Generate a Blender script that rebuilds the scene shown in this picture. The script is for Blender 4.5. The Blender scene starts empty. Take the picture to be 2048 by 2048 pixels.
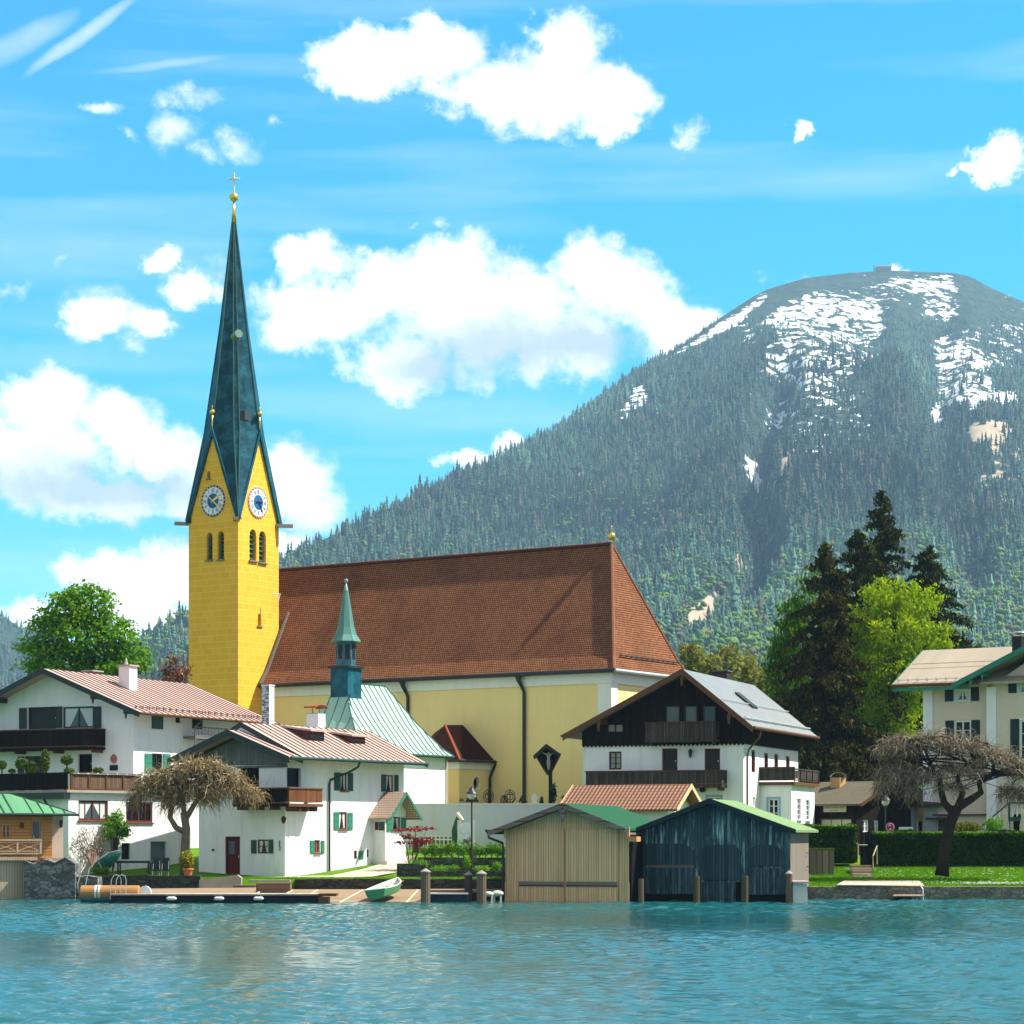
SUN_E=5.0; SKY_ST=.15; SKY_SAT=1.75; SKY_VAL=.70; SKY_HUE=.476; CLW=5.0; EXPO=1.12; WAVE=1.0; FOREST_N=80000; HAZE=.00009; FILL_CLOUD=2.5
import bpy, math, random
import numpy as np
from mathutils import Vector
from mathutils.geometry import tessellate_polygon
random.seed(7); rng=np.random.default_rng(7)
SC=bpy.context.scene; COL=SC.collection
F=4600.0; HZ=1670.0; CH=3.33          # focal length and horizon in photo pixels, eye height over the lake
R=math.radians
SUN_TH, SUN_EL = R(96), R(52)
# ---------------------------------------------------------------- helpers
def ray(px,py): return ((px-1024)/F,1.0,(HZ-py)/F)
def at(px,py,Y): return Vector(((px-1024)/F*Y, Y, CH+(HZ-py)/F*Y))
def X(px,Y): return (px-1024)/F*Y
def Z(py,Y): return CH+(HZ-py)/F*Y
def lerp(a,b,t): return a+(b-a)*t
def sstep(x,a,b):
    t=np.clip((x-a)/(b-a),0,1); return t*t*(3-2*t)
class Pl:                                   # a vertical plane: s runs along d, o outward along n
    def __init__(s,O,d,n): s.O=Vector((O[0],O[1],0)); s.d=Vector((d[0],d[1],0)); s.n=Vector((n[0],n[1],0))
    def sz(s,px,py=1670):
        rx=(px-1024)/F
        k=(rx*s.O.y-s.O.x)/(s.d.x-rx*s.d.y); y=s.O.y+s.d.y*k
        return k, Z(py,y)
    def pt(s,k,z,o=0): v=s.O+s.d*k+s.n*o; return Vector((v.x,v.y,z))
    def rect(s,r):
        x0,y0,x1,y1=r; a,za=s.sz(x0,(y0)); b,zb=s.sz(x1,y1); xm=(x0+x1)/2
        zt=s.sz(xm,y0)[1]; zb=s.sz(xm,y1)[1]
        return min(a,b),max(a,b),zb,zt
class Fr:                                   # house frame: near corner O, l = receding left, r = receding right
    def __init__(s,px,Y,deg):
        s.O=Vector((X(px,Y),Y,0)); a=R(deg); s.l=Vector((-math.cos(a),math.sin(a),0)); s.r=Vector((math.sin(a),math.cos(a),0))
    def P(s,a,b,z): v=s.O+s.l*a+s.r*b; return Vector((v.x,v.y,z))
    def left(s,b=0): return Pl(s.P(0,b,0),s.l,-s.r)
    def right(s,a=0): return Pl(s.P(a,0,0),s.r,-s.l)
class MB:
    def __init__(s): s.v=[]; s.f=[]; s.m=[]
    def poly(s,pts,m=0):
        i=len(s.v); s.v+= [Vector(p) for p in pts]; s.f.append(tuple(range(i,i+len(pts)))); s.m.append(m)
    def hexa(s,p,m=0):                      # 8 points: bottom loop 0-3, top loop 4-7
        i=len(s.v); s.v+=[Vector(q) for q in p]
        for f in ((3,2,1,0),(4,5,6,7),(0,1,5,4),(1,2,6,5),(2,3,7,6),(3,0,4,7)):
            s.f.append(tuple(i+k for k in f)); s.m.append(m)
    def box(s,c,h,m=0,rot=0):
        ca,sa=math.cos(rot),math.sin(rot); p=[]
        for z in (-1,1):
            for x,y in ((-1,-1),(1,-1),(1,1),(-1,1)):
                dx,dy=x*h[0],y*h[1]; p.append((c[0]+dx*ca-dy*sa,c[1]+dx*sa+dy*ca,c[2]+z*h[2]))
        s.hexa(p,m)
    def pbox(s,pl,s0,s1,z0,z1,o0,o1,m=0):
        s0,s1=min(s0,s1),max(s0,s1)
        p=[pl.pt(s0,z0,o1),pl.pt(s1,z0,o1),pl.pt(s1,z0,o0),pl.pt(s0,z0,o0),pl.pt(s0,z1,o1),pl.pt(s1,z1,o1),pl.pt(s1,z1,o0),pl.pt(s0,z1,o0)]
        if pl.d.cross(Vector((0,0,1))).dot(pl.n)<0: p=[p[k] for k in (1,0,3,2,5,4,7,6)]
        s.hexa(p,m)
    def fbox(s,F_,a0,a1,b0,b1,z0,z1,m=0):
        s.pbox(F_.left(0),a0,a1,z0,z1,-max(b0,b1),-min(b0,b1),m)
    def prism(s,loop,vec,m=0,mend=None):
        loop=[Vector(p) for p in loop]; vec=Vector(vec); n=len(loop)
        nn=Vector((0,0,0))
        for k in range(n): nn+=loop[k].cross(loop[(k+1)%n])
        if nn.dot(vec)>0: loop=loop[::-1]
        i=len(s.v); s.v+=loop+[p+vec for p in loop]
        e=m if mend is None else mend
        tri=tessellate_polygon([loop])
        for t in tri: 
            a,b,c=[loop[q] for q in t]
            ok=(b-a).cross(c-a).dot(vec)<0
            t=t if ok else t[::-1]
            s.f.append(tuple(i+q for q in t)); s.m.append(e)
            s.f.append(tuple(i+n+q for q in t[::-1])); s.m.append(e)
        for k in range(n):
            s.f.append((i+k,i+n+k,i+n+(k+1)%n,i+(k+1)%n)); s.m.append(m)
    def ring(s,c,r,ax,n,ph=0):
        ax=Vector(ax).normalized(); u=ax.orthogonal().normalized(); w=ax.cross(u)
        return [Vector(c)+u*(r*math.cos(2*math.pi*k/n+ph))+w*(r*math.sin(2*math.pi*k/n+ph)) for k in range(n)]
    def tube(s,pts,r,n=6,m=0,cap=True):
        pts=[Vector(p) for p in pts]; rr=r if hasattr(r,'__len__') else [r]*len(pts); i0=len(s.v)
        u=None
        for k,p in enumerate(pts):
            t=(pts[min(k+1,len(pts)-1)]-pts[max(k-1,0)]).normalized()
            if t.length<.5: t=Vector((0,0,1))
            if u is None: u=t.orthogonal().normalized()
            u=(u-t*u.dot(t)); u=u.normalized() if u.length>1e-5 else t.orthogonal().normalized()
            w=t.cross(u)
            for q in range(n):
                a=2*math.pi*q/n; s.v.append(p+u*(rr[k]*math.cos(a))+w*(rr[k]*math.sin(a)))
        for k in range(len(pts)-1):
            for q in range(n):
                a=i0+k*n+q; b=i0+k*n+(q+1)%n; s.f.append((a,b,b+n,a+n)); s.m.append(m)
        if cap:
            s.f.append(tuple(i0+q for q in range(n))[::-1]); s.m.append(m)
            e=i0+(len(pts)-1)*n; s.f.append(tuple(e+q for q in range(n))); s.m.append(m)
    def lathe(s,c,prof,n=12,m=0,rot=0,sx=1,sy=1):
        i0=len(s.v); c=Vector(c)
        for r,z in prof:
            for q in range(n):
                a=2*math.pi*q/n+rot; s.v.append(c+Vector((r*sx*math.cos(a),r*sy*math.sin(a),z)))
        for k in range(len(prof)-1):
            for q in range(n):
                a=i0+k*n+q; b=i0+k*n+(q+1)%n; s.f.append((a,b,b+n,a+n)); s.m.append(m)
        s.f.append(tuple(i0+q for q in range(n))[::-1]); s.m.append(m)
        e=i0+(len(prof)-1)*n; s.f.append(tuple(e+q for q in range(n))); s.m.append(m)
    def sphere(s,c,r,n=10,m=0,sx=1,sy=1,sz=1):
        s.lathe(c,[(max(.001,r*math.sin(math.pi*k/n)),-r*sz*math.cos(math.pi*k/n)) for k in range(n+1)],n+2,m,0,sx,sy)
    def panel(s,pl,outline,holes=(),depth=.14,m=0,mrev=None):
        loops=[[Vector((a,z,0)) for a,z in outline]]+[[Vector((a,z,0)) for a,z in h] for h in holes]
        flat=[p for L in loops for p in L]
        i=len(s.v); s.v+=[pl.pt(p.x,p.y) for p in flat]
        for t in tessellate_polygon(loops):
            a,b,c=[s.v[i+q] for q in t]
            if (b-a).cross(c-a).dot(pl.n)<0: t=t[::-1]
            s.f.append(tuple(i+q for q in t)); s.m.append(m)
        mr=m if mrev is None else mrev
        for h in holes:
            cx=sum(p[0] for p in h)/len(h); cz=sum(p[1] for p in h)/len(h)
            for k in range(len(h)):
                a=h[k]; b=h[(k+1)%len(h)]
                q=[pl.pt(*a),pl.pt(*b),pl.pt(b[0],b[1],-depth),pl.pt(a[0],a[1],-depth)]
                nn=(q[1]-q[0]).cross(q[3]-q[0]); mid=(q[0]+q[1])/2; inn=pl.pt(cx,cz)-mid
                if nn.dot(inn)<0: q=q[::-1]
                s.poly(q,mr)
BASE={}
def mesh_obj(mb,name,mats,base,smooth=False):
    me=bpy.data.meshes.new(name); b=Vector(base)
    me.from_pydata([tuple(p-b) for p in mb.v],[],mb.f)
    mats=mats if isinstance(mats,(list,tuple)) else [mats]
    for m in mats: me.materials.append(m)
    if len(mats)>1: me.polygons.foreach_set('material_index',np.array(mb.m,dtype=np.int32))
    if smooth: me.polygons.foreach_set('use_smooth',np.ones(len(mb.f),dtype=bool))
    uv=me.uv_layers.new(name='UVMap'); co=np.zeros((len(me.loops),2),dtype=np.float32)
    for p in me.polygons:
        n=p.normal
        if abs(n.z)>.985: u=Vector((1,0,0)); v=Vector((0,1,0))
        else: u=Vector((0,0,1)).cross(n).normalized(); v=n.cross(u)
        for li in p.loop_indices:
            q=me.vertices[me.loops[li].vertex_index].co; co[li]=(q.dot(u),q.dot(v))
    uv.data.foreach_set('uv',co.ravel()); me.update()
    return bpy.data.objects.new(name,me)
def tag(o,label,cat,group=None,kind=None):
    if label: o['label']=label
    if cat: o['category']=cat
    if group: o['group']=group
    if kind: o['kind']=kind
    return o
def thing(name,label,cat,base,group=None):
    o=bpy.data.objects.new(name,None); o.empty_display_size=.3; COL.objects.link(o); o.location=base; BASE[o.name]=Vector(base)
    return tag(o,label,cat,group)
def part(mb,name,mats,parent,label=None,smooth=False):
    b=BASE[parent.name]; o=mesh_obj(mb,name,mats,b,smooth); COL.objects.link(o); o.parent=parent; BASE[o.name]=b
    if label: o['label']=label
    return o
def solo(mb,name,mats,label,cat,base,group=None,kind=None,smooth=False):
    o=mesh_obj(mb,name,mats,base,smooth); COL.objects.link(o); o.location=base; BASE[o.name]=Vector(base)
    return tag(o,label,cat,group,kind)
def struct(mb,name,mats,kind='structure',smooth=False):
    o=mesh_obj(mb,name,mats,(0,0,0),smooth); COL.objects.link(o); o['kind']=kind; BASE[o.name]=Vector((0,0,0)); return o
def fast_mesh(name,V,Fa,mat,base=(0,0,0),cols=None,smooth=False):
    V=np.asarray(V,dtype=np.float32)-np.asarray(base,dtype=np.float32); Fa=np.asarray(Fa,dtype=np.int32); k=Fa.shape[1]
    me=bpy.data.meshes.new(name); me.vertices.add(len(V)); me.vertices.foreach_set('co',V.ravel())
    me.loops.add(Fa.size); me.loops.foreach_set('vertex_index',Fa.ravel())
    me.polygons.add(len(Fa)); me.polygons.foreach_set('loop_start',np.arange(0,Fa.size,k,dtype=np.int32))
    try: me.polygons.foreach_set('loop_total',np.full(len(Fa),k,dtype=np.int32))
    except Exception: pass
    if smooth: me.polygons.foreach_set('use_smooth',np.ones(len(Fa),dtype=bool))
    for nm,c in (cols or {}).items():
        c=np.asarray(c,dtype=np.float32)
        if c.ndim==1: at_=me.attributes.new(nm,'FLOAT','POINT'); at_.data.foreach_set('value',c)
        else: at_=me.color_attributes.new(nm,'FLOAT_COLOR','POINT'); at_.data.foreach_set('color',np.c_[c,np.ones(len(c))].astype(np.float32).ravel())
    me.materials.append(mat); me.update(calc_edges=True); me.validate()
    o=bpy.data.objects.new(name,me); COL.objects.link(o); o.location=base; BASE[o.name]=Vector(base); return o
def fpart(name,V,Fa,mat,parent,cols=None,smooth=False):
    b=BASE[parent.name]; o=fast_mesh(name,V,Fa,mat,tuple(b),cols,smooth); o.location=(0,0,0); o.parent=parent; return o
# ---------------------------------------------------------------- materials
MC={}
class NT:
    def __init__(s,name):
        s.m=bpy.data.materials.new(name); s.m.use_nodes=True; s.t=s.m.node_tree; s.b=s.t.nodes['Principled BSDF']
    def n(s,ty,**kw):
        x=s.t.nodes.new(ty)
        for k,v in kw.items():
            if k.startswith('i_'): x.inputs[int(k[2:]) if k[2:].isdigit() else k[2:]].default_value=v
            else: setattr(x,k,v)
        return x
    def l(s,a,b): s.t.links.new(a,b)
    def math(s,op,a,b=None,c=None):
        x=s.n('ShaderNodeMath',operation=op)
        for i,q in enumerate((a,b,c)):
            if q is None: continue
            if hasattr(q,'is_output'): s.l(q,x.inputs[i])
            else: x.inputs[i].default_value=q
        return x.outputs[0]
    def mix(s,f,a,b,bt='MIX'):
        x=s.n('ShaderNodeMix',data_type='RGBA',blend_type=bt)
        for q,i in ((f,0),(a,6),(b,7)):
            if hasattr(q,'is_output'): s.l(q,x.inputs[i])
            else: x.inputs[i].default_value=q if i==0 else (*q[:3],1)
        return x.outputs[2]
    def noise(s,vec,scale,detail=4,rough=.55):
        x=s.n('ShaderNodeTexNoise',i_Scale=scale,i_Detail=detail,i_Roughness=rough); s.l(vec,x.inputs['Vector']); return x.outputs['Fac']
    def coord(s,w='Object'): return s.n('ShaderNodeTexCoord').outputs[w]
    def mapv(s,vec,sc): x=s.n('ShaderNodeMapping'); x.inputs['Scale'].default_value=sc; s.l(vec,x.inputs['Vector']); return x.outputs[0]
    def ramp(s,f,stops):
        x=s.n('ShaderNodeValToRGB'); s.l(f,x.inputs[0]); e=x.color_ramp.elements
        while len(e)<len(stops): e.new(.5)
        for k,(p,c) in enumerate(stops): e[k].position=p; e[k].color=(*c,1) if hasattr(c,'__len__') else (c,c,c,1)
        return x.outputs[0]
    def bump(s,h,st=.3,d=.02):
        x=s.n('ShaderNodeBump'); x.inputs['Strength'].default_value=st; x.inputs['Distance'].default_value=d; s.l(h,x.inputs['Height']); s.l(x.outputs[0],s.b.inputs['Normal'])
    def done(s,col,rough=.8,spec=.3,metal=0):
        if hasattr(col,'is_output'): s.l(col,s.b.inputs['Base Color'])
        else: s.b.inputs['Base Color'].default_value=(*col,1)
        if hasattr(rough,'is_output'): s.l(rough,s.b.inputs['Roughness'])
        else: s.b.inputs['Roughness'].default_value=rough
        s.b.inputs['Specular IOR Level'].default_value=spec; s.b.inputs['Metallic'].default_value=metal
        return s.m
def sc3(c,k): return tuple(max(0,min(1,x*k)) for x in c)
def M(name,col,rough=.8,spec=.12,var=.18,vs=1.2,bump=.0,bs=30,metal=0,st=(1,1,1)):
    if name in MC: return MC[name]
    t=NT(name); co=t.mapv(t.coord(),st)
    f=t.noise(co,vs,6,.65); c=t.mix(f,sc3(col,1-var*1.6),sc3(col,1+var*1.2))
    f2=t.noise(co,vs*9,3); c=t.mix(t.math('MULTIPLY',f2,var*1.2),c,sc3(col,.55))
    if bump: t.bump(t.noise(co,bs,4),bump)
    MC[name]=t.done(c,rough,spec,metal); return MC[name]
def plaster(name,col,var=.06,dirt=.35,dcol=(.35,.34,.3)):
    if name in MC: return MC[name]
    t=NT(name); co=t.coord(); f=t.noise(co,.7,6,.7); c=t.mix(f,sc3(col,1-var),sc3(col,1+var))
    st=t.noise(t.mapv(co,(1.6,1.6,.22)),1.3,6,.7); c=t.mix(t.math('MULTIPLY',t.ramp(st,[(.48,0),(.78,1)]),dirt),c,dcol)
    t.bump(t.noise(co,14,5),.25,.03); MC[name]=t.done(c,.9,.15); return MC[name]
def planks(name,c0,c1,w=.15,streak=(.5,.5,.5),sk=.3,axis=0,groove=.12,rough=.8,sth=(.5,.75)):
    if name in MC: return MC[name]
    t=NT(name); uv=t.coord('UV'); sp=t.n('ShaderNodeSeparateXYZ'); t.l(uv,sp.inputs[0]); u=sp.outputs[axis]; v=sp.outputs[1-axis]
    q=t.math('DIVIDE',u,w); fl=t.math('FLOOR',q); fr=t.math('FRACT',q)
    wn=t.n('ShaderNodeTexWhiteNoise',noise_dimensions='1D'); t.l(fl,wn.inputs['W'])
    cv=t.n('ShaderNodeCombineXYZ'); t.l(t.math('MULTIPLY',u,14),cv.inputs[0]); t.l(t.math('MULTIPLY',v,.8),cv.inputs[1]); t.l(t.math('MULTIPLY',fl,3.7),cv.inputs[2])
    g=t.noise(cv.outputs[0],1.0,6,.7)
    c=t.mix(t.math('ADD',t.math('MULTIPLY',wn.outputs['Value'],.6),t.math('MULTIPLY',g,.4)),c0,c1)
    cv2=t.n('ShaderNodeCombineXYZ'); t.l(t.math('MULTIPLY',u,5),cv2.inputs[0]); t.l(t.math('MULTIPLY',v,.5),cv2.inputs[1]); t.l(t.math('MULTIPLY',fl,9.1),cv2.inputs[2])
    s2=t.ramp(t.noise(cv2.outputs[0],.8,5,.7),[(sth[0],0),(sth[1],1)]); c=t.mix(t.math('MULTIPLY',s2,sk),c,streak)
    ed=t.math('MINIMUM',fr,t.math('SUBTRACT',1,fr)); gr=t.ramp(ed,[(0,0),(groove,1)]); c=t.mix(gr,sc3(c0,.35),c)
    t.bump(t.math('ADD',gr,t.math('MULTIPLY',g,.4)),.5,.02); MC[name]=t.done(c,rough,.06); return MC[name]
def tiles(name,c0,c1,cd,row=.16,w=.17,big=.5,spots=None):
    if name in MC: return MC[name]
    t=NT(name); uv=t.coord('UV'); b=t.n('ShaderNodeTexBrick',i_Scale=1.0); b.inputs['Brick Width'].default_value=w; b.inputs['Row Height'].default_value=row
    b.inputs['Mortar Size'].default_value=row*.13; b.inputs['Mortar Smooth'].default_value=.3; b.inputs['Color1'].default_value=(0,0,0,1); b.inputs['Color2'].default_value=(1,1,1,1); t.l(uv,b.inputs['Vector'])
    n=t.noise(uv,.35,6,.65); n2=t.noise(uv,2.2,4)
    f=t.math('ADD',t.math('MULTIPLY',b.outputs['Color'],.24),t.math('MULTIPLY',t.math('ADD',n,n2),.42)); c=t.mix(f,c0,c1)
    c=t.mix(t.math('MULTIPLY',t.ramp(n,[(.42,0),(.7,1)]),big),c,cd)
    sp=t.n('ShaderNodeSeparateXYZ'); t.l(uv,sp.inputs[0]); fr=t.math('FRACT',t.math('DIVIDE',sp.outputs[1],row))
    lip=t.ramp(fr,[(0,0),(.28,1)]); c=t.mix(lip,sc3(c0,.3),c); c=t.mix(b.outputs['Fac'],c,sc3(c0,.4))  # dark edge along each row: shadow line of the tiles put into the colour
    t.bump(t.math('SUBTRACT',1,fr),.6,.05); MC[name]=t.done(c,.85,.06); return MC[name]
def ashlar(name,c0,c1,cm,bw=.8,bh=.45):
    if name in MC: return MC[name]
    t=NT(name); uv=t.coord('UV'); d=t.n('ShaderNodeTexNoise',i_Scale=.9); t.l(uv,d.inputs['Vector'])
    b=t.n('ShaderNodeTexBrick',i_Scale=1.0,offset=.37,squash=1.5,squash_frequency=3); b.inputs['Brick Width'].default_value=bw; b.inputs['Row Height'].default_value=bh
    b.inputs['Mortar Size'].default_value=.022; b.inputs['Mortar Smooth'].default_value=.2; b.inputs['Color1'].default_value=(*c0,1); b.inputs['Color2'].default_value=(*c1,1); b.inputs['Mortar'].default_value=(*cm,1); t.l(uv,b.inputs['Vector'])
    c=t.mix(t.math('MULTIPLY',t.noise(uv,.5,6,.7),.35),b.outputs['Color'],sc3(c0,.7)); t.bump(t.noise(uv,9,5),.2,.03); MC[name]=t.done(c,.88,.2); return MC[name]
def stone(name,c0,c1,cm,scale=2.2,moss=None,mk=.5):
    if name in MC: return MC[name]
    t=NT(name); co=t.mapv(t.coord(),(1,1,1.6)); w=t.n('ShaderNodeTexNoise',i_Scale=3.0); t.l(co,w.inputs['Vector']); ad=t.n('ShaderNodeVectorMath',operation='MULTIPLY_ADD'); t.l(w.outputs['Color'],ad.inputs[0]); ad.inputs[1].default_value=(.35,.35,.35); t.l(co,ad.inputs[2])
    v=t.n('ShaderNodeTexVoronoi',feature='DISTANCE_TO_EDGE',i_Scale=scale); t.l(ad.outputs[0],v.inputs['Vector']); v2=t.n('ShaderNodeTexVoronoi',i_Scale=scale); t.l(ad.outputs[0],v2.inputs['Vector'])
    sp=t.n('ShaderNodeSeparateXYZ'); t.l(v2.outputs['Color'],sp.inputs[0]); c=t.mix(sp.outputs[0],c0,c1); c=t.mix(t.math('MULTIPLY',t.noise(co,5,6,.7),.7),c,sc3(c0,.4))
    e=t.ramp(v.outputs['Distance'],[(0.0,.25),(.12,1)]); c=t.mix(e,cm,c)
    if moss: c=t.mix(t.math('MULTIPLY',t.ramp(t.noise(co,1.1,5),[(.45,0),(.65,1)]),mk),c,moss)
    t.bump(t.math('ADD',e,t.noise(co,12,4)),.7,.06); MC[name]=t.done(c,.9,.2); return MC[name]
def metal_roof(name,col,var=.2,rough=.5,patch=None,pk=.5):
    if name in MC: return MC[name]
    t=NT(name); uv=t.coord('UV'); sp=t.n('ShaderNodeSeparateXYZ'); t.l(uv,sp.inputs[0]); fl=t.math('FLOOR',t.math('DIVIDE',sp.outputs[0],.55))
    wn=t.n('ShaderNodeTexWhiteNoise',noise_dimensions='1D'); t.l(fl,wn.inputs['W']); n=t.noise(t.mapv(uv,(1.5,.4,1)),1.2,6,.7)
    c=t.mix(t.math('ADD',t.math('MULTIPLY',wn.outputs['Value'],.45),t.math('MULTIPLY',n,.55)),sc3(col,1-var*1.5),sc3(col,1+var))
    if patch: c=t.mix(t.math('MULTIPLY',t.ramp(t.noise(uv,.8,6,.75),[(.45,0),(.62,1)]),pk),c,patch)
    t.bump(n,.1,.02); MC[name]=t.done(c,rough,.12); return MC[name]
def leafmat(name,cols,trans=.35,nscale=.5,rough=.6):
    if name in MC: return MC[name]
    t=NT(name); g=t.n('ShaderNodeNewGeometry'); n=t.noise(t.coord(),nscale,4)
    f=t.math('ADD',t.math('MULTIPLY',g.outputs['Random Per Island'],.5),t.math('MULTIPLY',n,.6)); k=len(cols)
    c=t.ramp(f,[(.1+.8*i/(k-1),q) for i,q in enumerate(cols)]); m=t.done(c,rough,.08)
    tr=t.n('ShaderNodeBsdfTranslucent'); t.l(c,tr.inputs[0]); mx=t.n('ShaderNodeMixShader',i_0=trans); out=[x for x in t.t.nodes if x.type=='OUTPUT_MATERIAL'][0]
    t.l(t.b.outputs[0],mx.inputs[1]); t.l(tr.outputs[0],mx.inputs[2]); t.l(mx.outputs[0],out.inputs[0]); MC[name]=m; return m
def attrmat(name,rough=.9,attr='Col',var=.3,vs=3):
    t=NT(name); a=t.n('ShaderNodeAttribute',attribute_name=attr); n=t.noise(t.coord(),vs,3); c=t.mix(t.math('MULTIPLY',n,var),a.outputs['Color'],(.01,.015,.01)); return t.done(c,rough,.1)
WHITE=plaster('white_plaster',(.80,.80,.78)); SHADEW=plaster('grey_white_plaster',(.72,.73,.73),.05,.3)
GLASS=M('window_glass',(.010,.012,.014),.12,.12,.3,.4); GLASSB=M('bluish_glass',(.06,.10,.12),.12,.2,.3,.6)
CURT=M('curtain',(.62,.66,.62),.9,.1,.12,6,st=(4,4,.3)); REDFR=M('red_brown_frame',(.13,.03,.02),.5); BRFR=M('brown_frame',(.10,.045,.02),.6); WHFR=M('white_frame',(.75,.76,.76),.5,var=.05)
GRSH=M('dark_green_paint',(.012,.055,.045),.5,.4,.2); GRSH2=M('green_shutter_paint',(.03,.20,.12),.5,.4,.15); BLKGR=M('black_green_paint',(.010,.022,.022),.5,.4,.2)
DKWOOD=planks('dark_timber',(.006,.004,.003),(.018,.011,.007),.14,(.07,.055,.04),.3); GYWOOD=planks('grey_timber',(.03,.025,.02),(.075,.064,.052),.13,(.20,.185,.16),.5); REDWOOD=planks('red_brown_timber',(.10,.035,.015),(.20,.08,.035),.13,(.3,.2,.12),.3)
DARK=M('dark_void',(.006,.006,.006),.9,.1); IRON=M('dark_iron',(.015,.016,.017),.5,.4); STEEL=M('steel',(.55,.56,.57),.25,.6,.1,metal=.9); GOLD=M('gold_leaf',(.85,.55,.10),.3,.6,.1,metal=.85)
CONC=M('concrete',(.38,.34,.28),.9,.2,.25,2,.3); BROWNTRIM=M('brown_trim',(.13,.06,.03),.6)
# ---------------------------------------------------------------- windows and walls
def rc(s0,s1,z0,z1): return [(s0,z0),(s1,z0),(s1,z1),(s0,z1)]
def win(parent,pl,r,fr=REDFR,nx=2,nz=2,gl=GLASS,shut=None,shm=GRSH,sw=None,sill=None,curt=False,fw=.07,d=.13,name='window',bars=True,surround=None):
    """frame set back in its reveal, pane behind, shutters hinged open beside it; returns the hole"""
    s0,s1,z0,z1=pl.rect(r); mb=MB(); h=[(s0,z0),(s1,z0),(s1,z1),(s0,z1)]
    for a,b,c,e in ((s0,s0+fw,z0,z1),(s1-fw,s1,z0,z1),(s0+fw,s1-fw,z0,z0+fw),(s0+fw,s1-fw,z1-fw,z1)): mb.pbox(pl,a,b,c,e,-d,-d+.08)
    if bars:
        for k in range(1,nx):
            c=lerp(s0,s1,k/nx); ww=.045 if k*2==nx else .022; mb.pbox(pl,c-ww,c+ww,z0+fw,z1-fw,-d,-d+.06)
        for k in range(1,nz):
            c=lerp(z0,z1,k/nz); mb.pbox(pl,s0+fw,s1-fw,c-.02,c+.02,-d+.002,-d+.045)
    o=part(mb,name,fr,parent)
    mb=MB(); mb.pbox(pl,s0+.01,s1-.01,z0+.01,z1-.01,-d-.05,-d+.02); part(mb,'pane',gl,o)
    if curt:
        mb=MB(); m=(s0+s1)/2; q=(s1-s0)*.16
        mb.poly([pl.pt(x,z,-d+.03) for x,z in ((s0+fw,z0+fw),(s0+fw+q,z0+fw),(m-.03,z1-fw),(s0+fw,z1-fw))]); mb.poly([pl.pt(x,z,-d+.03) for x,z in ((s1-fw,z0+fw),(s1-fw-q,z0+fw),(m+.03,z1-fw),(s1-fw,z1-fw))])
        part(mb,'curtain',CURT,o)
    if sill is not None: mb=MB(); mb.pbox(pl,s0-.08,s1+.08,z0-.06,z0-.002,-.02,.10); part(mb,'sill',sill,o)
    if surround is not None:
        mb=MB(); q=.13
        for a,b,c,e in ((s0-q,s0-.003,z0-q,z1+q),(s1+.003,s1+q,z0-q,z1+q),(s0-.003,s1+.003,z1+.003,z1+q)): mb.pbox(pl,a,b,c,e,-.01,.03)
        part(mb,'surround',surround,o)
    for sr in (shut or []):
        a,b,c,e=pl.rect(sr); mb=MB(); mb.pbox(pl,a,b,c,e,.015,.05)
        for zz in (.12,.5,.84): mb.pbox(pl,a+.02,b-.02,lerp(c,e,zz),lerp(c,e,zz)+.06,.05,.065)
        part(mb,'shutter',shm,o)
    return h
def door(parent,pl,r,mat=DKWOOD,d=.16,name='door',glass=None,gm=GLASS):
    s0,s1,z0,z1=pl.rect(r); mb=MB(); mb.pbox(pl,s0+.005,s1-.005,z0+.005,z1-.005,-d-.05,-d); mb.pbox(pl,s0+.002,s0+.08,z0,z1-.002,-d,-d+.06); mb.pbox(pl,s1-.08,s1-.002,z0,z1-.002,-d,-d+.06); mb.pbox(pl,s0+.08,s1-.08,z1-.09,z1-.002,-d,-d+.06)
    o=part(mb,name,mat,parent)
    if glass:
        mb=MB(); a,b,c,e=pl.rect(glass); mb.pbox(pl,a,b,c,e,-d,-d+.02); part(mb,'pane',gm,o)
    mb=MB(); mb.pbox(pl,s0+.14,s0+.17,lerp(z0,z1,.45),lerp(z0,z1,.52),-d,-d+.06); part(mb,'handle',STEEL,o)
    return [(s0,z0),(s1,z0),(s1,z1),(s0,z1)]
def gutter(parent,p0,p1,mat=IRON,r=.08): mb=MB(); mb.tube([p0,p1],r,8); return part(mb,'gutter',mat,parent)
def pipe(parent,pts,mat=IRON,r=.06): mb=MB(); mb.tube(pts,r,8); return part(mb,'downpipe',mat,parent)
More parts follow.
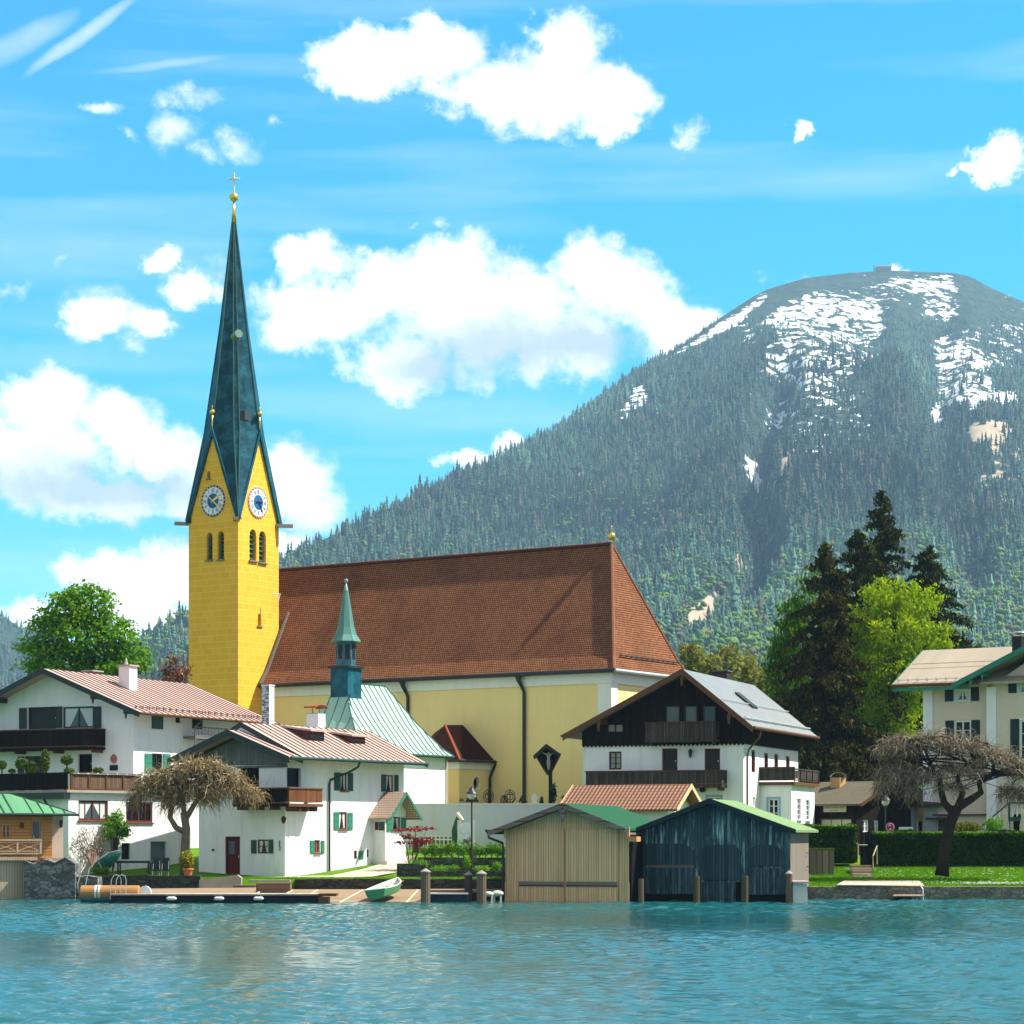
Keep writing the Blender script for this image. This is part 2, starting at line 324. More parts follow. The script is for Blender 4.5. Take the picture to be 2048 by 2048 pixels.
def gable_roof(parent,fr,prof,e0,e1,mat,axis='r',th=.16,rib=None,ribm=None,verge=None,vh=.26,name='roof',ribside=(0,1),soffit=None):
    """prof: (t,z) of left eave, ridge, right eave; swept along the ridge from e0 to e1"""
    PP=(lambda t,e,z: fr.P(t,e,z)) if axis=='r' else (lambda t,e,z: fr.P(e,t,z))
    (t0,z0),(t1,z1),(t2,z2)=prof; mb=MB(); sof=soffit or mat
    loop=[PP(t0,e0,z0),PP(t1,e0,z1),PP(t2,e0,z2),PP(t2,e0,z2-th),PP(t1,e0,z1-th*1.08),PP(t0,e0,z0-th)]
    mb.prism(loop,PP(0,e1,0)-PP(0,e0,0),0,1)
    for i,(a,za,b,zb) in enumerate(((t0,z0,t1,z1),(t2,z2,t1,z1))):
        if rib is None or i not in ribside: continue
        n=int(abs(e1-e0)/rib)
        for k in range(1,n):
            e=lerp(e0,e1,k/n); w=.032; q=[]
            for h in (.004,.05):
                for (t,z,ee) in ((a,za,e-w),(a,za,e+w),(b,zb,e+w),(b,zb,e-w)): q.append(PP(t,ee,z+h))
            if (q[1]-q[0]).cross(q[3]-q[0]).z<0: q=[q[j] for j in (3,2,1,0,7,6,5,4)]
            mb.hexa(q,2 if ribm else 0)
    o=part(mb,name,[mat,sof]+([ribm] if ribm else []),parent)
    if verge:
        for e,sg in ((e0,-1),(e1,1)):
            mb=MB()
            for a,za,b,zb in ((t0,z0,t1,z1),(t2,z2,t1,z1)):
                lo=[PP(a,e+sg*.003,za+.03),PP(b,e+sg*.003,zb+.03),PP(b,e+sg*.003,zb+.03-vh),PP(a,e+sg*.003,za+.03-vh)]
                mb.prism(lo,(PP(0,1,0)-PP(0,0,0))*(sg*.05))
            part(mb,'verge_board',verge,o)
    return o
def balcony(parent,pl,s0,s1,z0,z1,dep,mat=DKWOOD,ends=(1,1),brackets=3,floor=None,name='balcony',trim=BRFR):
    mb=MB(); s0,s1=min(s0,s1),max(s0,s1); mb.pbox(pl,s0,s1,z0-.16,z0,0.0,dep); o=part(mb,name,floor or mat,parent)
    mb=MB(); mb.pbox(pl,s0+.003,s1-.003,z0+.08,z1-.06,dep-.06,dep-.01)
    for k,c in ((0,s0),(1,s1)):
        if ends[k]: mb.pbox(pl,c-.003-.025*(k*2),c+.05-.05*k,z0+.08,z1-.06,.02,dep-.065)
    part(mb,'railing',mat,o); mb=MB(); mb.pbox(pl,s0-.05,s1+.05,z1-.06,z1+.02,dep-.10,dep+.04); mb.pbox(pl,s0-.03,s1+.03,z0+.002,z0+.075,dep-.08,dep+.02)
    for k,c in ((0,s0),(1,s1)):
        if ends[k]: mb.pbox(pl,c-.03,c+.05,z1-.055,z1+.015,.02,dep-.11)
    part(mb,'handrail',trim,o)
    for k in range(brackets):
        c=lerp(s0+.25,s1-.25,k/max(1,brackets-1)); mb=MB(); mb.pbox(pl,c-.07,c+.07,z0-.34,z0-.163,.0,dep*.85); part(mb,'bracket',trim,o)
    return o
def chimney(parent,c,hx,hy,z0,z1,rot,mat=WHITE,cap=CONC,co=.08,ch=.08,name='chimney'):
    mb=MB(); mb.box((c[0],c[1],(z0+z1)/2),(hx,hy,(z1-z0)/2),0,rot); o=part(mb,name,mat,parent)
    mb=MB(); mb.box((c[0],c[1],z1+ch/2+.002),(hx+co,hy+co,ch/2),0,rot); part(mb,'chimney_cap',cap,o); return o
# ---------------------------------------------------------------- camera, sun, sky
cam=bpy.data.cameras.new('camera'); co=bpy.data.objects.new('camera',cam); COL.objects.link(co); SC.camera=co
cam.sensor_width=36; cam.lens=36*F/2048; cam.shift_y=(HZ-1024)/2048; cam.clip_end=30000; cam.clip_start=.5
co.location=(0,0,CH); co.rotation_euler=(R(90),0,0)
sdir=Vector((math.sin(SUN_TH)*math.cos(SUN_EL),-math.cos(SUN_TH)*math.cos(SUN_EL),math.sin(SUN_EL)))
sl=bpy.data.lights.new('sun','SUN'); sl.energy=SUN_E; sl.angle=R(.5); sl.color=(1,.95,.86); so=bpy.data.objects.new('sun',sl); COL.objects.link(so)
so.rotation_euler=sdir.to_track_quat('Z','Y').to_euler(); so.location=(60,-20,80)
W=bpy.data.worlds.new('World'); SC.world=W; W.use_nodes=True; wt=W.node_tree; wn=wt.nodes; bg=wn['Background']
def N(ty,**kw):
    x=wn.new(ty)
    for k,v in kw.items():
        if k.startswith('i_'): x.inputs[int(k[2:]) if k[2:].isdigit() else k[2:]].default_value=v
        else: setattr(x,k,v)
    return x
def Lk(a,b): wt.links.new(a,b)
def mth(op,a,b=None,c=None,clamp=False):
    x=N('ShaderNodeMath',operation=op,use_clamp=clamp)
    for i,q in enumerate((a,b,c)):
        if q is None: continue
        if hasattr(q,'is_output'): Lk(q,x.inputs[i])
        else: x.inputs[i].default_value=q
    return x.outputs[0]
def wmix(f,a,b):
    x=N('ShaderNodeMix',data_type='RGBA')
    for q,i in ((f,0),(a,6),(b,7)):
        if hasattr(q,'is_output'): Lk(q,x.inputs[i])
        else: x.inputs[i].default_value=q if i==0 else (*q,1)
    return x.outputs[2]
sky=N('ShaderNodeTexSky',sky_type='NISHITA',sun_disc=False,sun_elevation=SUN_EL,sun_rotation=math.pi-SUN_TH,altitude=700,air_density=1.0,dust_density=.3,ozone_density=3.0)
tc=N('ShaderNodeTexCoord').outputs['Generated']; sp=N('ShaderNodeSeparateXYZ'); Lk(tc,sp.inputs[0])
az=mth('ARCTAN2',sp.outputs[0],sp.outputs[1]); el=mth('DIVIDE',sp.outputs[2],mth('SQRT',mth('ADD',mth('MULTIPLY',sp.outputs[0],sp.outputs[0]),mth('MULTIPLY',sp.outputs[1],sp.outputs[1]))))
cv=N('ShaderNodeCombineXYZ'); Lk(az,cv.inputs[0]); Lk(el,cv.inputs[1]); P0=cv.outputs[0]
n1=N('ShaderNodeTexNoise',i_Scale=17.0,i_Detail=10.0,i_Roughness=.66); Lk(P0,n1.inputs['Vector'])
n2=N('ShaderNodeTexNoise',i_Scale=70.0,i_Detail=6.0,i_Roughness=.6); Lk(P0,n2.inputs['Vector'])
vm=N('ShaderNodeVectorMath',operation='MULTIPLY_ADD'); Lk(n1.outputs['Color'],vm.inputs[0]); vm.inputs[1].default_value=(.060,.044,0); Lk(P0,vm.inputs[2])
sb=N('ShaderNodeVectorMath',operation='SUBTRACT'); Lk(vm.outputs[0],sb.inputs[0]); sb.inputs[1].default_value=(.030,.022,0); PW=sb.outputs[0]
def blobfield(lst):
    cur=None
    for (px,py,rx,ry) in lst:
        x=(px-1024)/F; a=math.atan(x); e=(HZ-py)/F*math.cos(a)
        v=N('ShaderNodeVectorMath',operation='SUBTRACT'); Lk(PW,v.inputs[0]); v.inputs[1].default_value=(a,e,0)
        s=N('ShaderNodeVectorMath',operation='MULTIPLY'); Lk(v.outputs[0],s.inputs[0]); s.inputs[1].default_value=(F/rx,F/ry,0)
        l=N('ShaderNodeVectorMath',operation='LENGTH'); Lk(s.outputs[0],l.inputs[0]); d=l.outputs['Value']
        cur=d if cur is None else mth('SMOOTH_MIN',cur,d,.25)
    return cur
CL=[ # cumulus, laid out by compass bearing and height over the horizon
 (735,130,125,72),(800,105,110,78),(870,95,120,85),(960,165,150,95),(1130,110,110,95),(1080,190,170,100),(1230,220,110,75),(1240,265,60,30),
 (620,500,80,62),(760,560,170,85),(640,610,160,90),(800,720,130,85),(900,540,130,90),(1000,640,240,140),(1180,540,120,105),(1250,600,140,110),(1330,640,130,90),(1400,640,60,50),(1130,700,160,95),
 (90,830,130,100),(230,860,120,90),(60,920,190,110),(330,900,110,85),(400,960,140,80),(560,930,130,85),(620,960,80,60),(580,1010,140,60),(180,980,230,60),
 (1000,870,62,42),(940,905,60,35),(2010,310,70,48),(1990,340,50,25),(1620,236,32,22),(1760,552,75,22),
 (200,632,100,56),(290,655,62,36),(385,575,95,52),(310,515,60,36),(60,1225,85,50),(280,1190,150,95),(200,1130,120,60),(420,1130,180,90),(330,1260,110,60),(560,1085,90,40)]
CW=[(195,620,110,70),(300,655,60,45),(255,690,60,28),(370,560,110,62),(300,500,60,40),(375,205,65,30),(360,270,50,42),(400,312,45,28),(470,290,60,28),(215,226,40,18),(100,510,60,25),(20,565,45,45),(1385,280,26,34),(525,245,20,18),(870,452,40,20),(810,448,30,14),(1590,545,40,22),(255,285,30,14),(1060,1000,1,1)]
dc=mth('SUBTRACT',1.0,blobfield(CL)); dw=mth('SUBTRACT',1.0,blobfield(CW))
f1=mth('SUBTRACT',n1.outputs['Fac'],.5); f2=mth('SUBTRACT',n2.outputs['Fac'],.5)
dens=mth('ADD',dc,mth('ADD',mth('MULTIPLY',f1,1.1),mth('MULTIPLY',f2,1.0)))
mr=N('ShaderNodeMapRange',interpolation_type='SMOOTHSTEP',i_1=.0,i_2=.55); Lk(dens,mr.inputs[0]); a1=mr.outputs[0]
wden=mth('ADD',dw,mth('ADD',mth('MULTIPLY',f1,2.2),mth('MULTIPLY',f2,1.6)))
mr2=N('ShaderNodeMapRange',interpolation_type='SMOOTHSTEP',i_1=-.1,i_2=1.35); Lk(wden,mr2.inputs[0]); a2=mth('MULTIPLY',mr2.outputs[0],.78)
# high thin cirrus streaks and a veil towards the horizon
mp=N('ShaderNodeMapping'); mp.inputs['Rotation'].default_value=(0,0,R(-8)); mp.inputs['Scale'].default_value=(3,26,1); Lk(P0,mp.inputs[0]); n3=N('ShaderNodeTexNoise',i_Scale=1.2,i_Detail=5.0); Lk(mp.outputs[0],n3.inputs['Vector'])
a3=mth('MULTIPLY',mth('SUBTRACT',n3.outputs['Fac'],.48,clamp=True),.9)
vs=N('ShaderNodeVectorMath',operation='MULTIPLY_ADD'); Lk(n1.outputs['Color'],vs.inputs[0]); vs.inputs[1].default_value=(.008,.006,0); Lk(P0,vs.inputs[2]); PS=vs.outputs[0]
def streak(x0,y0,x1,y1,w,op):
    c=Vector(((x0+x1)/2,(y0+y1)/2)); d=Vector((x1-x0,y1-y0)); L=d.length/2; d.normalize(); x=(c.x-1024)/F; a=math.atan(x)
    v=N('ShaderNodeVectorMath',operation='SUBTRACT'); Lk(PS,v.inputs[0]); v.inputs[1].default_value=(a,(HZ-c.y)/F*math.cos(a),0)
    q=[]
    for vec,k in (((d.x,-d.y,0),L),((d.y,d.x,0),w)):
        dp=N('ShaderNodeVectorMath',operation='DOT_PRODUCT'); Lk(v.outputs[0],dp.inputs[0]); dp.inputs[1].default_value=vec; q.append(mth('POWER',mth('ABSOLUTE',mth('MULTIPLY',dp.outputs['Value'],F/k)),2))
    return mth('MULTIPLY',mth('MULTIPLY',mth('SUBTRACT',1.0,mth('ADD',q[0],q[1]),clamp=True),op),mth('ADD',n1.outputs['Fac'],.3))
a4=mth('ADD',streak(60,150,300,-30,16,.55),mth('ADD',streak(-60,140,180,0,30,.4),streak(200,140,480,95,10,.22)))
n4=N('ShaderNodeTexNoise',i_Scale=2.6,i_Detail=5.0,i_Roughness=.6); Lk(tc,n4.inputs['Vector'])
def smap(x,a,b): q=N('ShaderNodeMapRange',interpolation_type='SMOOTHSTEP',i_1=a,i_2=b); Lk(x,q.inputs[0]); return q.outputs[0]
zone=mth('MAXIMUM',smap(el,.42,.62),smap(mth('MULTIPLY',sp.outputs[1],-1.0),-.1,.2)); a5=mth('MULTIPLY',mth('MULTIPLY',zone,smap(n4.outputs['Fac'],.36,.56)),.92)  # unseen cloud cover, added overhead and behind the camera to brighten the shade
al=mth('MAXIMUM',a1,mth('MAXIMUM',a2,mth('ADD',a3,a4)),clamp=True)
# grey undersides
GB=[(1020,705,260,60),(1150,700,150,45),(180,965,300,45),(300,960,160,30),(870,730,120,40),(380,1040,250,30),(640,870,60,30)]
gd=mth('SUBTRACT',1.0,blobfield(GB)); mg=N('ShaderNodeMapRange',interpolation_type='SMOOTHSTEP',i_1=-.5,i_2=.8,i_4=.95); Lk(mth('ADD',gd,mth('MULTIPLY',f1,.8)),mg.inputs[0])
puff=mth('MULTIPLY',mth('SUBTRACT',.52,n1.outputs['Fac'],clamp=True),2.2)
ccol=wmix(mth('ADD',mg.outputs[0],puff,clamp=True),(CLW,CLW*1.0,CLW*1.01),(CLW*.44,CLW*.53,CLW*.64))
hs=N('ShaderNodeHueSaturation',i_Saturation=SKY_SAT,i_Value=SKY_VAL,i_Hue=SKY_HUE); Lk(sky.outputs[0],hs.inputs['Color'])
Lk(wmix(a5,wmix(al,hs.outputs[0],ccol),(FILL_CLOUD*1.06,FILL_CLOUD,FILL_CLOUD*.98)),bg.inputs['Color']); bg.inputs['Strength'].default_value=SKY_ST
SC.view_settings.view_transform='Standard'; SC.view_settings.look='None'; SC.view_settings.gamma=1; SC.view_settings.exposure=EXPO
cy=SC.cycles; cy.max_bounces=6; cy.diffuse_bounces=3; cy.glossy_bounces=3; cy.transmission_bounces=3; cy.transparent_max_bounces=6; cy.volume_bounces=0; cy.caustics_reflective=False; cy.caustics_refractive=False; cy.use_denoising=True; cy.use_adaptive_sampling=True; cy.adaptive_threshold=.02
try: cy.sample_clamp_indirect=6
except Exception: pass
# ---------------------------------------------------------------- ground
def gz(x,y):
    zl=np.interp(y,[118,122.5,128,133,138,143.3,146,160,200,300,900,6000],[.95,1.0,1.05,1.5,2.1,2.5,2.6,5.2,5.6,7,20,30])
    zc=np.interp(y,[118,122.5,128,133,138,143.36,143.50,160,200,300,900,6000],[.95,1.0,1.05,1.5,2.1,2.5,5.15,5.2,5.6,7,20,30])
    zr=np.interp(y,[117,119.4,131,137,150,200,300,900,6000],[.55,.64,1.48,2.0,2.1,5,7,20,30])
    w=sstep(x,8.5,13.5); wc=sstep(x,-10.5,-9.5)
    return lerp(lerp(zl,zc,wc),zr,w)
def gzf(x,y): return float(gz(np.array(float(x)),np.array(float(y))))
xs=np.unique(np.concatenate([np.array([-5000,-3000,-1500,-700,-300,-150,-80,-60]),np.arange(-50,50.1,1.0),np.array([60,80,150,300,700,1500,3000,5000])])); ys=np.concatenate([np.array([119.2,119.7,120.5]),np.arange(121.5,143,1.0),np.array([143.0,143.34,143.52,143.9,144.4,145]),np.arange(147,202,3),np.array([230,300,500,900,1500,3000,6000,12000])])
GX,GY=np.meshgrid(xs,ys); front=119.6+np.where(GX<6.5,1.6,0)*1.0; GYs=np.where(np.arange(len(ys))[:,None]==0,front,np.maximum(GY,front+.02*np.arange(len(ys))[:,None]))
GZ=gz(GX,GYs)+ (np.sin(GX*1.7)*np.cos(GYs*1.3)*.02)
V=np.c_[GX.ravel(),GYs.ravel(),GZ.ravel()]; nx=len(xs); ny=len(ys)
V=np.vstack([V,np.c_[xs,front[0],np.full(nx,-2.0)]])
ii=np.arange(nx*(ny-1)).reshape(ny-1,nx)[:,:-1].ravel(); Fq=np.c_[ii,ii+1,ii+1+nx,ii+nx]; b0=nx*ny; k=np.arange(nx-1); Fq=np.vstack([Fq,np.c_[b0+k,b0+k+1,k+1,k]])
t=NT('lawn_ground'); cc=t.coord(); n=t.noise(cc,.5,6,.7); c=t.ramp(n,[(.3,(.05,.15,.001)),(.55,(.10,.23,.001)),(.75,(.17,.25,.004))]); c=t.mix(t.math('MULTIPLY',t.noise(cc,14,4),.5),c,(.02,.05,.006)); t.bump(t.noise(cc,25,4),.5,.05); LAWN=t.done(c,.9,.1)
g=fast_mesh('ground',V,Fq,LAWN,smooth=True); g['kind']='structure'
# ---------------------------------------------------------------- lake
def waves(Xg,Yg):
    z=np.zeros_like(Xg); r=np.random.default_rng(3)
    for k in range(70):
        lam=math.exp(r.uniform(math.log(.34),math.log(1.5))); th=r.normal(-1.65,.70); a=.0060*lam**.9*r.uniform(.5,1.2)*WAVE; kx,ky=2*math.pi/lam*math.cos(th),2*math.pi/lam*math.sin(th)
        z+=a*np.sin(kx*Xg+ky*Yg+r.uniform(0,6.3))
    mod=.70+.60*np.sin(Xg*.12+.6*np.sin(Yg*.09))*np.sin(Yg*.11+1+.5*np.sin(Xg*.07)); return z*mod
wx=np.concatenate([np.array([-3000,-800,-250,-90,-45]),np.arange(-30,30.01,.13),np.array([45,90,250,800,3000])]); wy=np.concatenate([np.array([-400,-60,0,20,33]),np.arange(37,70,.085),np.arange(70,121.6,.13)])
WX,WY=np.meshgrid(wx,wy); WZ=waves(WX,WY)*sstep(WY,34,40)*(1-sstep(np.abs(WX),29,40))
nx=len(wx); ny=len(wy); ii=np.arange(nx*(ny-1)).reshape(ny-1,nx)[:,:-1].ravel()
t=NT('lake_water'); cc=t.coord(); d=t.noise(t.mapv(cc,(.03,.03,1)),1,3); c=t.mix(d,(.006,.072,.078),(.010,.112,.115)); t.bump(t.noise(t.mapv(cc,(2.6,8,1)),1.0,5,.68),.42,.03); t.done(c,.02,.6); t.b.inputs['IOR'].default_value=1.36
g=fast_mesh('water',np.c_[WX.ravel(),WY.ravel(),WZ.ravel()],np.c_[ii,ii+1,ii+1+nx,ii+nx],t.m,smooth=True); g['kind']='structure'
# ---------------------------------------------------------------- mountains
def fbm(x,y,seed,oct=5,base=1.0):
    r=np.random.default_rng(seed); out=np.zeros_like(x); amp=1.0; f=base
    for o in range(oct):
        for q in range(4):
            th=r.uniform(0,6.28); out+=amp*.5*np.sin(f*(x*math.cos(th)+y*math.sin(th))*r.uniform(.7,1.4)+r.uniform(0,6.28)+1.7*np.sin(f*.6*(x*math.sin(th)-y*math.cos(th))+r.uniform(0,6.28)))
        amp*=.55; f*=2.0
    return out
def inpoly(px,py,poly):
    c=np.zeros(px.shape,bool); n=len(poly)
    for i in range(n):
        x1,y1=poly[i]; x2,y2=poly[(i+1)%n]
        c^=((y1>py)!=(y2>py))&(px<(x2-x1)*(py-y1)/((y2-y1)+1e-9)+x1)
    return c
def mountain(name,sx,sy,yk,y0k,rows,step,amp,gullies,mat,x0,x1):
    """polar heightfield: bearing columns, from the valley floor up to the crest and down its far side"""
    px=np.arange(x0,x1,step); sk=np.interp(px,sx,sy); Ys=np.interp(px,*yk); Y0=np.interp(px,*y0k); v=np.concatenate([np.linspace(0,1,rows),np.array([1.05,1.15,1.35,1.7])])
    PX,Vv=np.meshgrid(px,v); SKY=sk[None,:]; YS=Ys[None,:]; Y0=Y0[None,:]; Yg=Y0+(YS-Y0)*Vv; Zs=CH+(HZ-SKY)/F*YS
    zb=15.0; q=np.clip(Vv,0,1); prof=q**1.25; Zg=zb+(Zs-zb)*prof
    Zg=np.where(Vv>1,Zs-(Vv-1)*(YS-Y0)*.55,Zg); Xg=(PX-1024)/F*Yg
    env=np.clip(q*(1-q)*4,0,1)
    PY=HZ-(Zg-CH)/Yg*F
    for gx,gy,wd,dp in gullies: cx=np.interp(PY,gy,gx); Zg=Zg-dp*np.exp(-((PX-cx)/wd)**2)*env*np.interp(PY,[gy[0]-60,gy[0],gy[-1],gy[-1]+60],[0,1,1,0])
    Zg=Zg+amp*env*fbm(Xg/260,Yg/420,5,6)
    PY=HZ-(Zg-CH)/Yg*F
    nx=len(px); ny=len(v); ii=np.arange(nx*(ny-1)).reshape(ny-1,nx)[:,:-1].ravel()
    return PX,PY,Xg,Yg,Zg,np.c_[ii,ii+1,ii+1+nx,ii+nx],v
SKX=[-900,-300,0,150,250,280,300,321,340,352,373,470,556,636,742,805,922,1018,1113,1177,1251,1314,1378,1442,1505,1537,1611,1696,1781,1855,1908,1940,1982,2048,2300,2800,3400]
SKY_=[1560,1500,1420,1360,1312,1286,1275,1257,1245,1236,1228,1170,1122,1084,1036,1004,946,908,864,820,764,724,680,635,594,578,556,546,541,544,546,553,576,604,720,960,1250]
gul=[([1560,1530,1500,1505,1530,1500,1440,1380,1330],[800,860,930,985,1050,1120,1200,1270,1330],34,75),([1880,1870,1900,1960],[600,780,950,1150],45,50),([1440,1400,1300,1250],[700,800,950,1100],70,35),([1790,1800,1790],[580,700,850],30,-25)]
t=NT('mountain_slope'); cc=t.coord(); at_=lambda nm: t.n('ShaderNodeAttribute',attribute_name=nm).outputs['Fac']
g1=t.noise(t.mapv(cc,(.06,.05,.06)),1,7,.75); base=t.ramp(g1,[(.40,(.006,.020,.014)),(.52,(.022,.045,.028)),(.66,(.065,.08,.05))])
rock=t.mix(t.noise(t.mapv(cc,(.05,.05,.02)),1,6,.7),(.22,.17,.11),(.50,.40,.28)); scm=t.ramp(t.math('ADD',at_('scree'),t.math('MULTIPLY',t.math('SUBTRACT',t.noise(t.mapv(cc,(.04,.04,.03)),1,5,.65),.5),1.6)),[(.5,0),(.62,1)])
c=t.mix(scm,base,rock)
sn=t.noise(t.mapv(cc,(.060,.030,.075)),1,6,.68); sn2=t.noise(t.mapv(cc,(.006,.006,.006)),1,3)
sm=t.ramp(t.math('ADD',at_('snow'),t.math('ADD',t.math('MULTIPLY',t.math('SUBTRACT',sn,.5),2.9),t.math('MULTIPLY',t.math('SUBTRACT',sn2,.5),1.2))),[(.57,0),(.65,1)])
c=t.mix(sm,c,(.86,.88,.92)); MOUNT=t.done(c,.9,.1)
PX,PY,Xm,Ym,Zm,Fm,vv=mountain('mountain',SKX,SKY_,([-900,0,280,556,900,1250,1500,1750,2048,2600,3400],[1500,1750,1950,2150,2700,3450,3950,4200,4250,4000,3600]),([-900,300,900,1500,3400],[900,900,950,1000,1000]),230,6,24,gul,MOUNT,-900,3400)
snow=np.zeros(PX.shape); scree=np.zeros(PX.shape)
def reg(arr,poly,val): m=inpoly(PX,PY,poly); arr[m]=np.maximum(arr[m],val)
reg(snow,[(1570,600),(1640,574),(1775,568),(1765,640),(1775,700),(1725,740),(1665,800),(1600,780),(1530,760),(1520,735),(1548,665),(1515,650)],.51)
reg(snow,[(1600,600),(1690,580),(1760,600),(1760,660),(1690,700),(1620,690),(1560,720)],.60)
reg(snow,[(1830,550),(1905,545),(1925,600),(1900,650),(1840,640),(1845,600)],.56); reg(snow,[(1770,560),(1830,545),(1845,600),(1775,620)],.42)
reg(snow,[(1865,670),(1940,655),(1985,720),(2000,800),(1960,830),(1880,810),(1868,760)],.58); reg(snow,[(1990,785),(2035,780),(2040,810),(2000,815)],.9)
reg(snow,[(1320,726),(1440,645),(1537,584),(1530,602),(1470,655),(1420,680),(1360,708),(1325,735)],.85)
reg(snow,[(1262,775),(1295,765),(1298,808),(1250,840),(1235,852),(1248,815)],.7); reg(snow,[(1300,840),(1322,845),(1318,865),(1300,858)],.6)
reg(snow,[(1488,918),(1512,918),(1530,985),(1515,985),(1490,948)],.98); reg(snow,[(1510,915),(1518,905),(1584,818),(1578,812),(1520,880)],.85)
reg(snow,[(1560,790),(1760,760),(1760,900),(1690,915),(1600,900),(1540,860)],.43); reg(snow,[(1864,800),(1880,810),(1895,865),(1880,875),(1866,845)],.7); reg(snow,[(1515,820),(1540,820),(1535,850),(1518,850)],.7)
reg(snow,[(1480,640),(1520,660),(1510,690),(1480,680)],.6); reg(snow,[(1930,640),(2048,640),(2048,740),(1990,740)],.38)
reg(scree,[(1935,850),(1990,840),(2030,850),(2000,900),(1940,880)],1); reg(scree,[(1560,905),(1595,890),(1590,925),(1548,975),(1535,960)],.75); reg(scree,[(1470,1110),(1495,1100),(1508,1115),(1480,1145),(1465,1135)],1)
reg(scree,[(1465,1140),(1445,1190),(1390,1235),(1375,1230),(1440,1165)],.85); reg(scree,[(1375,1215),(1440,1190),(1425,1225),(1400,1255),(1375,1260)],1); reg(scree,[(1150,930),(1175,915),(1180,935),(1155,965),(1145,950)],.6); reg(scree,[(1500,985),(1530,985),(1560,1050),(1590,1070),(1570,1080),(1535,1045)],.62)
reg(scree,[(1500,1060),(1580,1080),(1540,1120),(1500,1130)],.5); reg(scree,[(1930,900),(2048,880),(2048,1040),(1960,1000)],.5); reg(scree,[(1980,1100),(2048,1060),(2048,1140)],.4)
def soften(a,it):
    for _ in range(it):
        p=np.pad(a,1,mode='edge'); a=(p[1:-1,1:-1]*2+p[:-2,1:-1]+p[2:,1:-1]+p[1:-1,:-2]+p[1:-1,2:])/6
    return a
snow=soften(snow,5); scree=soften(scree,2)
g=fast_mesh('mountain',np.c_[Xm.ravel(),Ym.ravel(),Zm.ravel()],Fm,MOUNT,cols={'snow':snow.ravel(),'scree':scree.ravel()},smooth=True); g['kind']='structure'
hx=[-900,-300,-100,0,21,37,62,120,250,400,700,1100]; hy=[1150,1150,1200,1226,1242,1254,1257,1275,1330,1400,1500,1600]
HPX,HPY,Xh,Yh,Zh,Fh,_=mountain('hill',hx,hy,([-900,1100],[3300,3300]),([-900,1100],[2100,2100]),60,8,9,[],MOUNT,-900,1100)
zero=np.zeros(HPX.size); g=fast_mesh('hill',np.c_[Xh.ravel(),Yh.ravel(),Zh.ravel()],Fh,MOUNT,cols={'snow':zero,'scree':zero},smooth=True); g['kind']='structure'
def conifer_proto(k,tiers,sides,seed):
    r=np.random.default_rng(seed); V=[];Fa=[]
    for i in range(tiers):
        z0=.06+.94*i/tiers*.92; z1=min(1.0,z0+1.35/tiers); rad=.19*(1-.86*i/tiers); b=len(V); V.append((r.normal(0,.008),r.normal(0,.008),z1 if i<tiers-1 else 1.0))
        for q in range(sides):
            a=2*math.pi*(q+.5*(i%2))/sides+r.normal(0,.18); rr=rad*r.uniform(.62,1.2); V.append((rr*math.cos(a),rr*math.sin(a),z0+r.normal(0,.022)))
        for q in range(sides): Fa.append((b,b+1+q,b+1+(q+1)%sides))
    return np.array(V),np.array(Fa)
def broad_proto(seed):
    r=np.random.default_rng(seed); V=[];Fa=[]
    for c in range(7):
        cx,cy,cz=r.normal(0,.17),r.normal(0,.17),r.uniform(.35,.85); s=r.uniform(.14,.24); b=len(V)
        V.append((cx,cy,cz+s)); 
        for ring,(rz,rr) in enumerate(((.45,.8),(-.3,.95))):
            for q in range(6): a=2*math.pi*(q+.5*ring)/6; k=s*rr*r.uniform(.75,1.25); V.append((cx+k*math.cos(a),cy+k*math.sin(a),cz+s*rz*r.uniform(.7,1.2)))
        V.append((cx,cy,cz-s*.8))
        for q in range(6):
            n=(q+1)%6; Fa+= [(b,b+1+q,b+1+n),(b+1+q,b+7+q,b+1+n),(b+1+n,b+7+q,b+7+n),(b+7+q,b+13,b+7+n)]
    return np.array(V),np.array(Fa)
